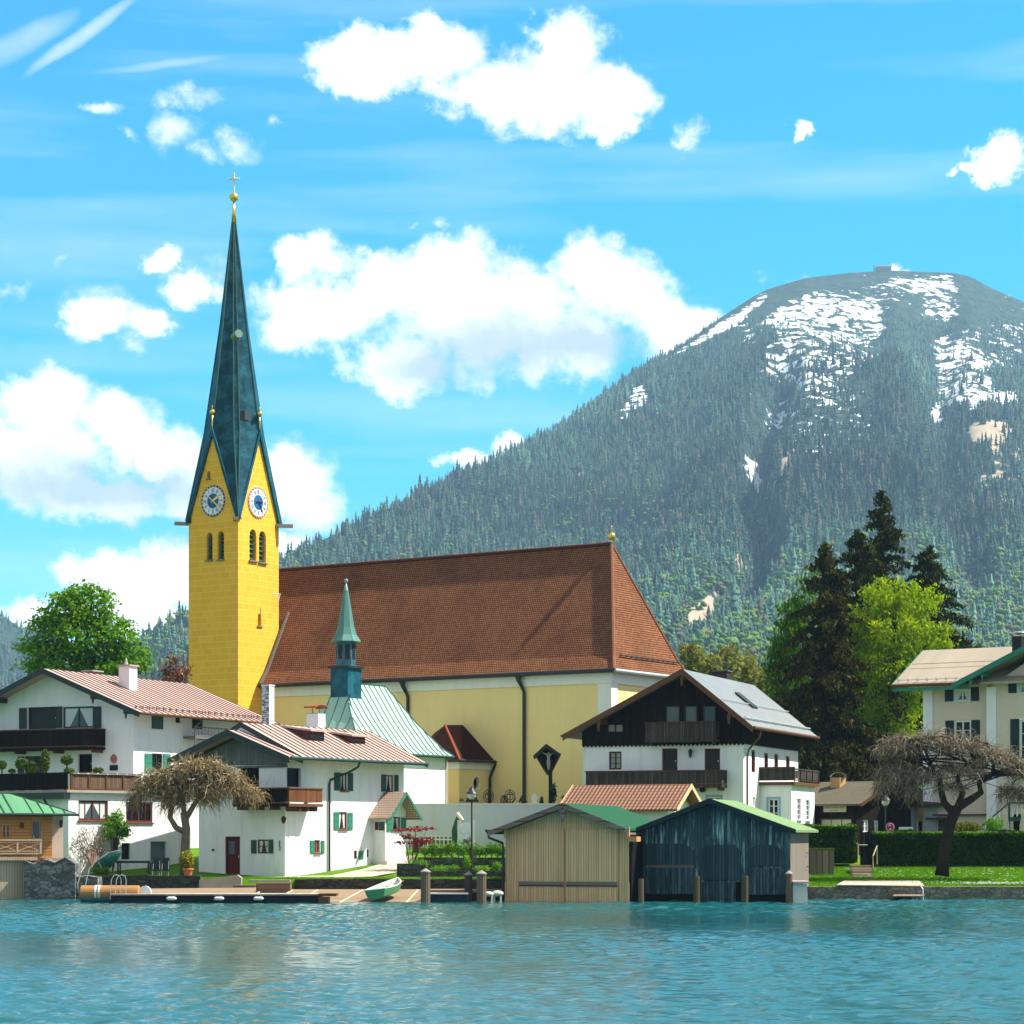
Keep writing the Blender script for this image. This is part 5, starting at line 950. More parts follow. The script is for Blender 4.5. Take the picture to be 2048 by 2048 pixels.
# dark boarding with a scalloped lower edge
h=[win(hc,Pl(Hc.P(0,-.12,0),Hc.l,-Hc.r),r,BLKGR,1,1,GLASSB if r[0]>1400 else M('dull_glass',(.035,.055,.06),.15,.5),fw=.06,d=.1) for r in ((1331,1412,1359,1446),(1369,1412,1394,1446),(1406,1412,1431,1446))]
mb=MB(); p2=Pl(Hc.P(0,-.12,0),Hc.l,-Hc.r); n=40; low=[]
for q in range(n): a=-.12+(cw+.12)*q/n; d=(cw+.12)/n; low+=[(a,zcl+.02),(a+d*.5,zcl-.13)]
mb.panel(p2,low+[(cw,zcl+.02),(cw,weL),(ar_,zR-.17),(-.12,we0)],h,.1)
p3=Pl(Hc.P(-.12,-.12,0),Hc.r,-Hc.l); mb.panel(p3,[(0,zcl-.02),(cl+.2,zcl-.02),(cl+.2,we0+.05),(0,we0+.05)]); mb.poly([Hc.P(-.12,-.12,zcl),Hc.P(cw,-.12,zcl),Hc.P(cw,0,zcl),Hc.P(-.12,0,zcl)]); mb.poly([Hc.P(-.12,-.12,zcl-.02),Hc.P(0,-.12,zcl-.02),Hc.P(0,cl,zcl-.02),Hc.P(-.12,cl,zcl-.02)]); part(mb,'cladding',DKWOOD,hc)
t=NT('grey_corrugated'); uv=t.coord('UV'); sp=t.n('ShaderNodeSeparateXYZ'); t.l(uv,sp.inputs[0]); sn=t.math('SINE',t.math('MULTIPLY',sp.outputs[0],2*math.pi/.40)); n_=t.noise(uv,.6,5,.6); c=t.mix(n_,(.14,.16,.165),(.24,.27,.27)); c=t.mix(t.ramp(sn,[(.0,.75),(.35,0)]),c,(.03,.035,.04)); t.bump(sn,.8,.06); CORR=t.done(c,.4,.4,.2)
cr=gable_roof(hc,Hc,[(aL,zLf),(ar_,zR),(aR,zRr)],-1.35,cl+1.6,CORR,'r',.16,verge=BROWNTRIM,vh=.38,soffit=DKWOOD)
gutter(hc,Hc.P(aR-.06,-1.3,zRr-.06),Hc.P(aR-.06,cl+1.5,zRr-.06),BROWNTRIM,.1); gutter(hc,Hc.P(aL+.06,-1.4,zLf-.06),Hc.P(aL+.06,cl+1.5,zLf-.06),BROWNTRIM,.08)
for aa,zz in ((ar_,zR),(8.2*k_,zR-sL*(8.2*k_-ar_)),(.5,zR-sR*(ar_-.5))): mb=MB(); mb.pbox(HL,aa-.1,aa+.1,zz-.55,zz-.2,.13,1.3); mb.prism([HL.pt(aa-.1,zz-.45,1.42),HL.pt(aa+.1,zz-.45,1.42),HL.pt(aa+.06,zz-1.0,1.42),HL.pt(aa-.06,zz-1.0,1.42)],HL.n*.05); part(mb,'purlin',BROWNTRIM,hc)
mb=MB(); f_=.45; pth=[Hc.P(lerp(aR,ar_,f_),b,lerp(zRr,zR,f_)+.13) for b in (-1.2,cl+1.5)]; mb.tube(pth,.03,5); pth=[Hc.P(lerp(aR,ar_,.12),b,lerp(zRr,zR,.12)+.15) for b in (-1.2,cl+1.5)]; mb.tube(pth,.05,5)
for k in range(24): b=lerp(-1.2,cl+1.4,k/23); mb.tube([Hc.P(lerp(aR,ar_,.12),b,lerp(zRr,zR,.12)-.05),Hc.P(lerp(aR,ar_,.12),b,lerp(zRr,zR,.12)+.2)],.025,4)
part(mb,'snow_guard',M('galvanised',(.38,.45,.43),.4),cr)
mb=MB(); q=[]; 
for b,f in ((4.9,.66),(6.1,.66),(6.1,.40),(4.9,.40)): q.append(Hc.P(lerp(aR,ar_,f),b,lerp(zRr,zR,f)))
mb.prism([p+Vector((0,0,.05)) for p in q],Vector((0,0,.12))); part(mb,'skylight',BLKGR,cr)
balcony(hc,HL,HL.sz(1441,1460)[0],HL.sz(1301,1460)[0],Z(1478,138),Z(1443,138),1.05,GYWOOD,(1,1),2,trim=GYWOOD); balcony(hc,HL,HL.sz(1454,1555)[0],HL.sz(1184,1555)[0],Z(1570,138.5),Z(1541,138.5),1.15,GYWOOD,(1,1),5,trim=BRFR)
pipe(hc,[Hc.P(aR,.55,zRr-.1),Hc.P(aR+.1,.4,zRr-.6),HR.pt(.45,zRr-1.3,.2),HR.pt(.40,zRr-1.7,.12),HR.pt(.40,2,.12)],M('copper_pipe',(.15,.05,.03),.5),.06)
def lantern(parent,p): mb=MB(); mb.lathe(p-Vector((0,0,.2)),[(.02,-.12),(.08,0),(.13,.28),(.15,.3),(.03,.45)],6); mb.tube([p+Vector((0,0,.2)),p+Vector((0,.25,.2))],.02,4); part(mb,'lantern',IRON,parent)
s,z=HL.sz(1383,1506); lantern(hc,HL.pt(s,z,.25)); s,z=HL.sz(1407,1582); mb=MB(); p=HL.pt(s,z,.25); mb.lathe(p,[(.05,-.1),(.22,0),(.12,.2)],8); part(mb,'wall_lamp',IRON,hc)
mb=MB(); mb.pbox(p2,*p2.rect((1218,1450,1230,1463)),.005,.04); part(mb,'sign',M('pale_plate',(.25,.24,.22)),hc); mb=MB(); mb.pbox(p2,*p2.rect((1233,1450,1245,1463)),.005,.04); part(mb,'sign',M('pale_plate',(.25,.24,.22)),hc)
b1=HR.sz(1520,1590)[0]; 
def solve_w(b,px): P=Hc.P(0,b,0); rx=(px-1024)/F; n=HR.n; return (rx*P.y-P.x)/(n.x-rx*n.y)
w=solve_w(b1,1583); pbf=Pl(Hc.P(0,b1,0),HR.n,-Hc.r); pbr=Pl(Hc.P(-w,0,0),Hc.r,-Hc.l); b2=pbr.sz(1629,1600)[0]; bz=Z(1571,142); BLT=M('blue_trim',(.28,.42,.58))
h=[win(hc,pbf,(1537,1598,1557,1640),WHFR,2,3,GLASS,surround=BLT)]; mb=MB(); mb.panel(pbf,[(0,1),(w,1),(w,bz),(0,bz)],h,.14)
h=[win(hc,pbr,r,WHFR,2,4,GLASS,sill=BLT) for r in ((1594,1597,1602,1640),(1611.5,1600,1619.5,1641))]; mb.panel(pbr,[(b1,1),(b2,1),(b2,bz),(b1,bz)],h,.14); mb.panel(Pl(Hc.P(0,b2,0),HR.n,Hc.r),[(0,1),(w,1),(w,bz),(0,bz)]); part(mb,'bay_wall',WHITE,hc)
mb=MB(); zb=bz; zt=bz+1.03; mb.pbox(pbf,-.0,w+.25,zb,zb+.2,-.2,.25); mb.pbox(pbr,b1+.2,b2+.3,zb,zb+.2,-w,.25); bo=part(mb,'balcony',BROWNTRIM,hc)
mb=MB(); mb.pbox(pbf,.0,w+.2,zb+.28,zt,.14,.19); part(mb,'railing',GYWOOD,bo); mb=MB(); mb.pbox(pbf,-.02,w+.26,zt+.003,zt+.09,.1,.25); part(mb,'handrail',BROWNTRIM,bo)
mb=MB(); mb.pbox(pbr,b1-.15,b2+.25,zb+.28,zb+.36,.14,.2); mb.pbox(pbr,b1-.15,b2+.25,zt-.09,zt,.13,.22); mb.pbox(pbr,b1-.15,b2+.25,zb+.4,zt-.12,.15,.18)
for k in range(5): s=lerp(b1-.1,b2+.2,k/4); mb.pbox(pbr,s-.05,s+.05,zb+.2,zt,.19,.24)
part(mb,'railing',GYWOOD,bo)
p=at(1445,1352,150); chimney(hc,(p.x,p.y),.52,.45,Z(1385,150),Z(1344,150),R(68),M('dark_chimney',(.05,.035,.035)),M('slate_cap',(.12,.15,.16)),.08,.07)
mb=MB(); mb.tube([(p.x-.3,p.y,p.z+.1),(p.x-.3,p.y,p.z+.75)],.02,4); mb.tube([(p.x+.3,p.y,p.z+.1),(p.x+.3,p.y,p.z+.75)],.02,4); mb.prism([(p.x-.6,p.y-.3,p.z+.72),(p.x,p.y-.3,p.z+.98),(p.x+.55,p.y-.3,p.z+.76),(p.x,p.y-.3,p.z+.93)],(0,.6,0)); part(mb,'chimney_hood',M('grey_hood',(.3,.3,.3)),hc)
# ================================================================ tiled garage
G_=Fr(1335,127.5,25); gg=thing('garage','small white garage with brown pantile roof and pale wooden verges between boathouses and chalet','garage',G_.P(0,0,1.2)); gaL=6.0; gb=3.5; ge=Z(1614,127.5)+.1; gr=Z(1569,129.5)
GLn=G_.left(); GRt=G_.right(); mb=MB(); mb.panel(GLn,[(0,.5),(gaL,.5),(gaL,ge),(0,ge)]); mb.panel(GRt,[(0,.5),(gb,.5),(gb,ge),(gb/2,gr-.2),(0,ge)]); mb.panel(Pl(G_.P(gaL,0,0),G_.r,G_.l),[(0,.5),(gb,.5),(gb,ge),(gb/2,gr-.2),(0,ge)]); mb.panel(Pl(G_.P(0,gb,0),G_.l,G_.r),[(0,.5),(gaL,.5),(gaL,ge),(0,ge)]); part(mb,'wall',WHITE,gg)
t=NT('pantiles'); uv=t.coord('UV'); sp=t.n('ShaderNodeSeparateXYZ'); t.l(uv,sp.inputs[0]); su=t.math('SINE',t.math('MULTIPLY',sp.outputs[0],2*math.pi/.24)); fr_=t.math('FRACT',t.math('DIVIDE',sp.outputs[1],.33)); n_=t.noise(uv,2,5,.7)
c=t.mix(n_,(.23,.10,.05),(.40,.20,.11)); hh=t.math('SUBTRACT',t.math('MULTIPLY',su,.5),fr_); c=t.mix(t.ramp(fr_,[(.0,1),(.3,0)]),c,(.05,.022,.012)); c=t.mix(t.ramp(su,[(.0,.7),(.4,0)]),c,(.07,.03,.018)); t.bump(hh,.8,.07); PANT=t.done(c,.7,.25)
HONV=planks('pale_verge',(.62,.42,.22),(.72,.52,.30),.3)
gable_roof(gg,G_,[(-.55,ge-.22),(gb/2,gr),(gb+.55,ge-.22)],-.75,gaL+.45,PANT,'l',.12,verge=HONV,vh=.26,soffit=HONV)
# ================================================================ boathouses
def boathouse(pxl,pxr,pye,apx,apy,pel,per,Yc,deg,Ln,name,label,front,side,roofm,trim,detail):
    a=R(deg); d=Vector((math.cos(a),-math.sin(a),0)); bk=Vector((math.sin(a),math.cos(a),0)); Xm=X(apx,Yc); O=Vector((Xm,Yc,0)); pl=Pl((O.x,O.y),d,-bk)
    t=thing(name,label,'boathouse',(O.x,O.y,0)); s0=pl.sz(pxl,1700)[0]; s1=pl.sz(pxr,1700)[0]; zk=pl.sz(apx,apy)[1]; sa,za=pl.sz(*pel); sb,zb=pl.sz(*per); wf=lambda s: (lerp(zk,za,s/sa) if s<0 else lerp(zk,zb,s/sb))-.2
    mb=MB(); mb.panel(pl,[(s0,-.6),(s1,-.6),(s1,wf(s1)),(0,zk-.2),(s0,wf(s0))]); part(mb,'front_wall',front,t)
    mb=MB(); pb=Pl(pl.pt(0,0,-Ln),d,bk); mb.panel(pb,[(s0,-.6),(s1,-.6),(s1,wf(s1)),(0,zk-.2),(s0,wf(s0))])
    for s in (s0,s1): q=Pl(pl.pt(s,0,0),bk,d*(-1 if s==s0 else 1)); mb.panel(q,[(0,-.6),(Ln,-.6),(Ln,wf(s)),(0,wf(s))])
    part(mb,'side_wall',side,t)
    mb=MB(); oh=.75; P=lambda s,o,z: pl.pt(s,z,o); loop=[P(sa,oh,za),P(0,oh,zk),P(sb,oh,zb),P(sb,oh,zb-.12),P(0,oh,zk-.14),P(sa,oh,za-.12)]; mb.prism(loop,bk*(Ln+oh*2),0,1); r=part(mb,'roof',[roofm,trim],t)
    for (u,zu) in ((sa,za),(sb,zb)): mb=MB(); mb.prism([P(u,oh+.003,zu+.03),P(0,oh+.003,zk+.03),P(0,oh+.003,zk-.24),P(u,oh+.003,zu-.22)],pl.n*.05); part(mb,'verge_board',trim,r)
    detail(t,pl,s0,s1,zk,wf); return t,pl,s0,s1
TANW=planks('tan_boards',(.58,.35,.17),(.78,.52,.28),.13,(.24,.16,.09),.35); TEALW=planks('weathered_teal_boards',(.018,.042,.050),(.065,.120,.135),.15,(.30,.48,.50),.95,sth=(.50,.64)); SHEDW=planks('grey_shed_boards',(.16,.13,.10),(.28,.23,.18),.15,(.35,.33,.3),.5)
FELT=M('green_felt',(.010,.078,.034),.85,.15,.12,.8); FELT2=M('light_green_felt',(.17,.26,.115),.85,.15,.15,.8); GTRIM=planks('grey_brown_trim',(.14,.10,.075),(.22,.165,.13),.4,axis=1); DTRIM=M('dark_teal_trim',(.015,.030,.036),.7)
def det1(t,pl,s0,s1,zk,wf):
    z1=pl.sz(1100,1656)[1]; z2=pl.sz(1100,1764)[1]; z3=pl.sz(1100,1768)[1]; l=pl.sz(1037,1700)[0]; r=pl.sz(1238,1700)[0]; m=pl.sz(1131,1700)[0]
    mb=MB()
    for a,b in ((l+.02,m-.02),(m+.02,r-.02)): 
        mb=MB(); mb.pbox(pl,a+.03,b-.03,z3-.98+.0,z1-.06,.02,.09); g_l=part(mb,'gate_leaf',TANW,t); mb=MB(); mb.pbox(pl,a+.05,b-.05,z3-.12,z3+.13,.091,.13); part(mb,'gate_rail',GTRIM,g_l)
    mb=MB(); mb.pbox(pl,s0-.02,l-.01,-.5,z2,.02,.06); mb.pbox(pl,r+.01,s1+.02,-.5,z2,.02,.06); mb.pbox(pl,s0-.05,s0+.12,z1-.5,z1+.05,.02,.12); mb.pbox(pl,s1-.12,s1+.05,z1-.5,z1+.05,.02,.12); part(mb,'corner_board',TANW,t)
    mb=MB(); mb.prism([pl.pt(-.15,zk-.3,.80),pl.pt(.15,zk-.3,.80),pl.pt(.13,zk-.75,.80),pl.pt(0,zk-.95,.80),pl.pt(-.13,zk-.75,.80)],pl.n*.06); part(mb,'pendant_board',GTRIM,t)
    za=wf(s0); mb=MB(); e0=pl.sz(984,1663)[0]; mb.tube([pl.pt(e0-.03,za-.0,.9),pl.pt(e0-.03,za-.0,-9)],.07,6); part(mb,'gutter',IRON,t); mb=MB(); mb.tube([pl.pt(e0-.0,za-.05,.75),pl.pt(e0+.05,za-.35,.7),pl.pt(s0-.12,za-.62,.12),pl.pt(s0-.08,za-.9,.12),pl.pt(s0-.08,.2,.12)],.065,8); part(mb,'downpipe',IRON,t)
    mb=MB(); mb.pbox(pl,s1+.05,s1+.5,wf(s1)-.45,wf(s1)-.2,-.4,.5); part(mb,'eave_box',M('orange_board',(.52,.27,.10)),t)
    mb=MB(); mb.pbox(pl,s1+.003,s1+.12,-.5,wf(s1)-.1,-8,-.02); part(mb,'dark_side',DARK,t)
boathouse(1011,1258,0,1133,1607,(984,1664),(1258,1657),115.0,16.5,9.8,'boathouse','tan vertical-board boathouse with dark green felt roof and closed double gates',TANW,SHEDW,FELT,GTRIM,det1)
def det2(t,pl,s0,s1,zk,wf):
    U=lambda x,y: pl.sz(x,y)
    def plank(mb,pts,o0,o1): mb.prism([pl.pt(*U(x,y),o0) for x,y in pts],pl.n*(o1-o0))
    for pts in ([(1290,1690),(1300,1687),(1370,1687),(1392,1703),(1392,1730),(1290,1730)],[(1400,1702),(1414,1690),(1468,1690),(1482,1702),(1484,1760),(1400,1760)],[(1496,1702),(1512,1690),(1552,1690),(1576,1712),(1576,1732),(1496,1732)]):
        mb=MB(); plank(mb,pts,.02,.08); part(mb,'gate_panel',planks('teal_gate_boards',(.018,.040,.050),(.050,.085,.098),.16,(.11,.20,.22),.5),t)
    for (x0,x1,y0,y1) in ((1296,1341,1735,1788),(1343,1388,1735,1788),(1401,1470,1764,1797),(1498,1532,1737,1789),(1534,1571,1737,1789)):
        mb=MB(); plank(mb,[(x0,y0),(x1,y0),(x1,y1),(x0,y1)],.03,.10); part(mb,'water_gate',planks('teal_low_boards',(.020,.040,.048),(.055,.095,.105),.16,(.24,.33,.33),.6),t)
    mb=MB(); plank(mb,[(1292,1786),(1390,1786),(1390,1812),(1292,1812)],.01,.025); plank(mb,[(1472,1764),(1482,1764),(1482,1812),(1472,1812)],.01,.025); plank(mb,[(1494,1787),(1574,1787),(1574,1812),(1494,1812)],.01,.025); part(mb,'dark_opening',DARK,t)
    mb=MB(); plank(mb,[(1296,1730),(1390,1730),(1390,1735),(1296,1735)],.03,.13); part(mb,'lintel',GTRIM,t)
    q=Pl(pl.pt(s1,0,0),-pl.n,pl.d); s,z=1.9,1.9; mb=MB(); 
    for zz in (.9,1.7,2.4): mb.tube([q.pt(4.6,zz,.02),q.pt(4.6,zz,.14),q.pt(5.0,zz,.14)],.02,4)
    part(mb,'hinge',IRON,t)
boathouse(1277,1581,0,1425,1598,(1268,1661),(1597,1660),115.3,16.5,5.6,'boathouse','weathered dark teal three-gate boathouse with light green felt roof',TEALW,SHEDW,FELT2,DTRIM,det2)
# mooring posts
POSTM=planks('post_wood',(.22,.15,.10),(.34,.25,.17),.5,(.12,.1,.08),.4); POSTG=planks('mossy_post',(.10,.085,.05),(.20,.16,.09),.3,(.06,.08,.03),.5)
def post(px,pyt,Y,r,lab,mat=POSTM,cap=True,grp=None):
    x=X(px,Y); zt=Z(pyt,Y); t=thing('mooring_post',lab,'post',(x,Y,0),grp); mb=MB(); mb.lathe((x,Y,-.7),[(r,0),(r*.98,zt+.55),(r*.95,zt+.58)],14,0,random.random()); part(mb,'shaft',mat,t)
    if cap: mb=MB(); mb.lathe((x,Y,zt-.115),[(r*1.12,0),(r*1.12,.05),(.02,.2)],14); part(mb,'post_cap',M('post_cap',(.3,.27,.25)),t)
post(851,1740,113.2,.235,'brown round mooring post beside the slipway edge'); post(937,1746,117,.20,'dark grey mooring post second from the tan boathouse',planks('dark_post',(.10,.08,.065),(.17,.135,.105),.5)); post(963,1744,112.2,.235,'lightest thick mooring post with pointed cap near the tan boathouse')
g_='posts in front of the teal boathouse'
post(1282,1753,113.6,.14,'slim grey post between the two boathouses',POSTM,False,g_); post(1393,1747,113.4,.16,'mossy post left of the middle gate of the teal boathouse',POSTG,False,g_); post(1490,1747,113.0,.17,'mossy post right of the middle gate of the teal boathouse',POSTG,False,g_); post(1578,1744,112.6,.17,'pale-capped post at the right corner of the teal boathouse',POSTM,True,g_)
mb=MB(); x0,x1=X(1584,113),X(1612,113); mb.prism([(x0,112.6,-.5),(x1+.06,112.6,-.5),(x1,112.6,Z(1768,113)),(x0,112.6,Z(1764,113))],(0,1.6,0)); o=solo(mb,'mooring_block',M('white_board',(.68,.64,.58),.8),'white-painted low block beside the right corner post','block',((x0+x1)/2,113,0)); mb=MB(); mb.box(((x0+x1)/2+.05,113.3,Z(1765,113)+.02),(.42,.9,.05)); part(mb,'lid',M('pink_lid',(.6,.45,.4)),o)
# ================================================================ shed with the sign
D_=Fr(1712,145,40); sh=thing('shed','dark brown timber shed with mossy brown roof and long pale sign','shed',D_.P(0,0,2)); DL=D_.left(); DR=D_.right(); dw=6.8; dl=4.2; de=Z(1603,145); dr=Z(1563,149)
mb=MB(); sgw=win(sh,DL,(1640,1637,1703,1665),M('shed_frame',(.1,.09,.07)),3,1,M('pale_blind',(.5,.48,.38),.5)); mb.panel(DL,[(0,1),(dl,1),(dl,de),(0,de)],[sgw],.1)
h=[win(sh,DR,(1726,1640,1737,1664),WHFR,2,2,GLASSB),win(sh,DR,(1748,1641,1757,1664),WHFR,2,2,GLASSB)]; mb.panel(DR,[(0,1),(dw,1),(dw,de),(dw/2,dr-.15),(0,de)],h,.08); mb.panel(Pl(D_.P(dl,0,0),D_.r,D_.l),[(0,1),(dw,1),(dw,de),(dw/2,dr-.15),(0,de)]); part(mb,'wall',DKWOOD,sh)
gable_roof(sh,D_,[(-.6,de-.15),(dw/2,dr),(dw+.6,de-.15)],-.7,dl+.5,M('mossy_sheet',(.12,.105,.07),.85,.2,.3,1.5,.3),'l',.12,verge=BRFR,vh=.22,soffit=DKWOOD)
sgn=MB(); r_=DL.rect((1648,1611,1693,1624)); sgn.pbox(DL,*r_,.02,.06); so_=part(sgn,'sign_board',M('aged_sign',(.55,.50,.36)),sh)
mb=MB(); r=random.Random(4)
for row,(yy,hh,a,b) in enumerate(((1614.6,.13,.05,.95),(1620.5,.09,.34,.66))):
    x=a
    while x<b: 
        w=r.uniform(.018,.035); s=lerp(r_[1],r_[0],x); zc=Z(yy,145.8); k=r.uniform(.75,1.25); mb.pbox(DL,s-w*(r_[1]-r_[0])*.5,s,zc-hh*.5*k,zc+hh*.5*k,.062,.068); x+=w+.012+(.03 if r.random()<.12 else 0)
part(mb,'lettering',M('sign_ink',(.06,.05,.035)),so_)
p=at(1676,1560,149); chimney(sh,(p.x,p.y),.36,.36,dr-.6,Z(1556,149),R(50),M('orange_brick',(.50,.30,.13)),CONC,.0,.02); mb=MB(); lp=[Vector((.5*math.cos(R(a)),0,.28*math.sin(R(a)))) for a in range(0,181,20)]; lp+=[v*.93 for v in lp[::-1]]; mb.prism([Vector((p.x,p.y-.4,Z(1556,149)+.08))+v for v in lp],(0,.8,0)); part(mb,'chimney_hood',STEEL,sh)
# outbuilding behind the round sign
ob=thing('outbuilding','grey plastered outbuilding with dark doorways behind the round red sign','building',(25,152,2)); q=Pl((X(1778,152),152),(1,0),(0,-1)); W1=X(1846,152)-X(1778,152)
mb=MB(); h=[door(ob,q,(1779,1628,1798,1668),DARK,.3,'doorway'),door(ob,q,(1832,1642,1846,1668),DKWOOD,.3)]; mb.panel(q,[(0,1),(W1+1,1),(W1+1,Z(1612,152)),(0,Z(1612,152))],h,.2); part(mb,'wall',plaster('dull_grey_plaster',(.30,.32,.34),.08,.4),ob)
mb=MB(); mb.prism([q.pt(-.5,Z(1612,152),.6),q.pt(W1+1.5,Z(1612,152),.6),q.pt(W1+1.5,Z(1585,152),-4),q.pt(-.5,Z(1585,152),-4)],(0,0,.12)); part(mb,'roof',M('dark_roof',(.05,.04,.035)),ob)
mb=MB(); 
for k in range(4): mb.pbox(q,*q.rect((1833,1616+k*6,1846,1620+k*6)),.02,.4)
part(mb,'log_stack',M('cut_logs',(.30,.17,.08),.9,.1,.35,5),ob); pipe(ob,[q.pt(W1-.4,Z(1612,152),.1),q.pt(W1-.4,2,.1)],M('grey_pipe',(.45,.45,.45)),.07)
# ================================================================ cream house
V_=Fr(1990,150,31); hv=thing('house','cream three-storey house with white pilasters, green shutters and tan roof','house',V_.P(0,0,2)); VL=V_.left(); va=4.88; ve=13.25; vr=15.95; vb=9
CRM=plaster('cream_pink_plaster',(.64,.54,.43),.05,.2,(.45,.38,.3)); DKGRS=M('slate_green_shutter',(.015,.035,.035),.5)
h=[win(hv,VL,(1908,1378,1941,1402),WHFR,2,2,GLASSB,[(1890,1375,1907,1403),(1942,1374,1958,1402)],DKGRS,sill=WHFR,curt=True,fw=.1),win(hv,VL,(1909,1441,1942,1500),WHFR,2,3,GLASS,[(1891,1441,1908,1500),(1943,1440,1960,1500)],DKGRS,surround=None,sill=WHFR,fw=.1),win(hv,VL,(1867,1638,1892,1672),M('orange_brown_frame',(.26,.11,.05)),3,4,GLASSB,fw=.08)]
mb=MB(); mb.panel(VL,[(0,1),(va,1),(va,ve),(0,ve)],h,.15); mb.panel(Pl(V_.P(va,0,0),V_.r,V_.l),[(0,1),(vb,1),(vb,ve),(vb/2,vr-.2),(0,ve)])
pz=Pl(V_.P(0,-.45,0),V_.l,-V_.r); gw=9.0; gpk=Z(1306,148)+.9
h=[win(hv,pz,(2034,1358,2062,1387),WHFR,2,2,GLASSB,[(2017,1356,2033,1386),(2063,1356,2079,1386)],DKGRS,sill=WHFR,curt=True,fw=.1),win(hv,pz,(2040,1440,2070,1520),WHFR,2,3,GLASS,[(2021,1438,2039,1520)],DKGRS,fw=.1,surround=WHFR),door(hv,pz,(2024,1628,2050,1690),DARK,.3,'doorway')]
mb.panel(pz,[(.35,1),(-gw,1),(-gw,ve),(-gw/2,gpk),(.35,ve-.4)],h,.15); mb.poly([V_.P(.35,-.45,1),V_.P(.35,0,1),V_.P(.35,0,ve),V_.P(.35,-.45,ve)]); part(mb,'wall',CRM,hv)
mb=MB(); WP=plaster('pilaster_white',(.78,.79,.80),.03,.15); mb.pbox(VL,va-.62,va+.04,1,ve,.004,.07); part(mb,'corner_pilaster',WP,hv); mb=MB(); mb.pbox(pz,-.25,.40,1,ve-.3,.004,.07); part(mb,'corner_pilaster',WP,hv)
mb=MB(); mb.pbox(VL,.0,va-.65,Z(1631,151),Z(1628,151),.003,.2); part(mb,'ledge',M('brown_ledge',(.12,.08,.06)),hv); mb=MB(); mb.pbox(VL,*VL.rect((1856,1635,1905,1638)),.003,.5); part(mb,'bay_roof',M('brown_ledge2',(.09,.05,.045)),hv)
mb=MB(); mb.pbox(VL,*VL.rect((1854,1608,1859,1612)),.075,.1); part(mb,'house_number',IRON,hv)
TANR=metal_roof('tan_roof',(.36,.30,.22),.10,.75)
gable_roof(hv,V_,[(-1.3,ve),(vb/2,vr),(vb+1.3,ve)],-gw,va+1.75,TANR,'l',.16,verge=GRSH2,vh=.2,soffit=GRSH)
gutter(hv,V_.P(.6,-1.38,ve-.05),V_.P(va+1.75,-1.38,ve-.05),BROWNTRIM,.1); mb=MB(); mb.pbox(V_.left(-1.2),1.2,va+1.7,ve-.42,ve-.2,.0,.05); part(mb,'fascia',GRSH2,hv)
mb=MB()
for k in range(9): mb.box(V_.P(lerp(1.0,va+1.4,k/8),-.95,ve+.33),(.06,.03,.10),0,R(30))
mb.tube([V_.P(.9,-.95,ve+.33),V_.P(va+1.5,-.95,ve+.33)],.025,4); mb.tube([V_.P(.3,1.5,ve+1.55),V_.P(va+1.4,1.5,ve+1.55)],.03,4); part(mb,'snow_guard',M('pale_guard',(.5,.48,.42)),hv)
# cross gable in front
eL=pz.sz(1921,1367)[0]; gs=.47; zl=Z(1366,148.5); am=-gw/2; gtop=zl+gs*(eL-am)
gable_roof(hv,V_,[(eL,zl),(am,gtop),(2*am-eL,zl)],-2.0,vb/2,TANR,'r',.18,verge=M('bright_green_board',(.03,.20,.15),.5),vh=.36,soffit=GRSH,name='gable_roof')
for aa in (.2,1.0): mb=MB(); zz=gtop-gs*(aa-am); mb.pbox(pz,aa-.08,aa+.08,zz-.5,zz-.19,.0,1.4); mb.prism([pz.pt(aa-.08,zz-.4,1.42),pz.pt(aa+.08,zz-.4,1.42),pz.pt(aa,zz-.95,1.42)],pz.n*.05); part(mb,'purlin',GRSH2,hv)
p=at(2038,1290,151); chimney(hv,(p.x,p.y),.33,.33,Z(1330,151),Z(1276,151),R(50),M('black_chimney',(.02,.018,.02)),M('chimney_collar',(.04,.035,.035)),.03,.1); mb=MB(); mb.sphere((p.x,p.y,Z(1266,151)),.45,8,0,1,1,.25); mb.tube([(p.x,p.y,Z(1276,151)),(p.x,p.y,Z(1266,151))],.03); part(mb,'chimney_hood',STEEL,hv)
# outside stair
stt=thing('outdoor_stair','outside stair with green handrail and white balusters against the cream house','stair',(31,146,2)); q=Pl((X(1960,146),146),(1,0),(0,-1)); sA=0; za_,zb_=Z(1655,146),Z(1606,146); sB=X(2018,146)-X(1960,146); sE=sB+2.5
mb=MB(); mb.prism([q.pt(sA,za_-.9,0),q.pt(sB,zb_-.9,0),q.pt(sE,zb_-.9,0),q.pt(sE,zb_-1.15,0),q.pt(sB,zb_-1.15,0),q.pt(sA,za_-1.2,0)],(0,1.2,0)); part(mb,'stringer',GRSH,stt)
mb=MB(); mb.tube([q.pt(sA,za_,0),q.pt(sB,zb_,0),q.pt(sE,zb_,0)],.06,6); mb.tube([q.pt(sB,zb_+.02,0),q.pt(sB,1.9,0)],.08,6); mb.tube([q.pt(sE,zb_,0),q.pt(sE,1.9,0)],.08,6); part(mb,'handrail',GRSH,stt)
mb=MB()
for k in range(16): s=lerp(sA+.1,sE,k/15); zz=lerp(za_,zb_,min(1,(s-sA)/(sB-sA))); mb.pbox(q,s-.045,s+.045,zz-.85,zz-.05,-.02,.02)
part(mb,'baluster',WHFR,stt)
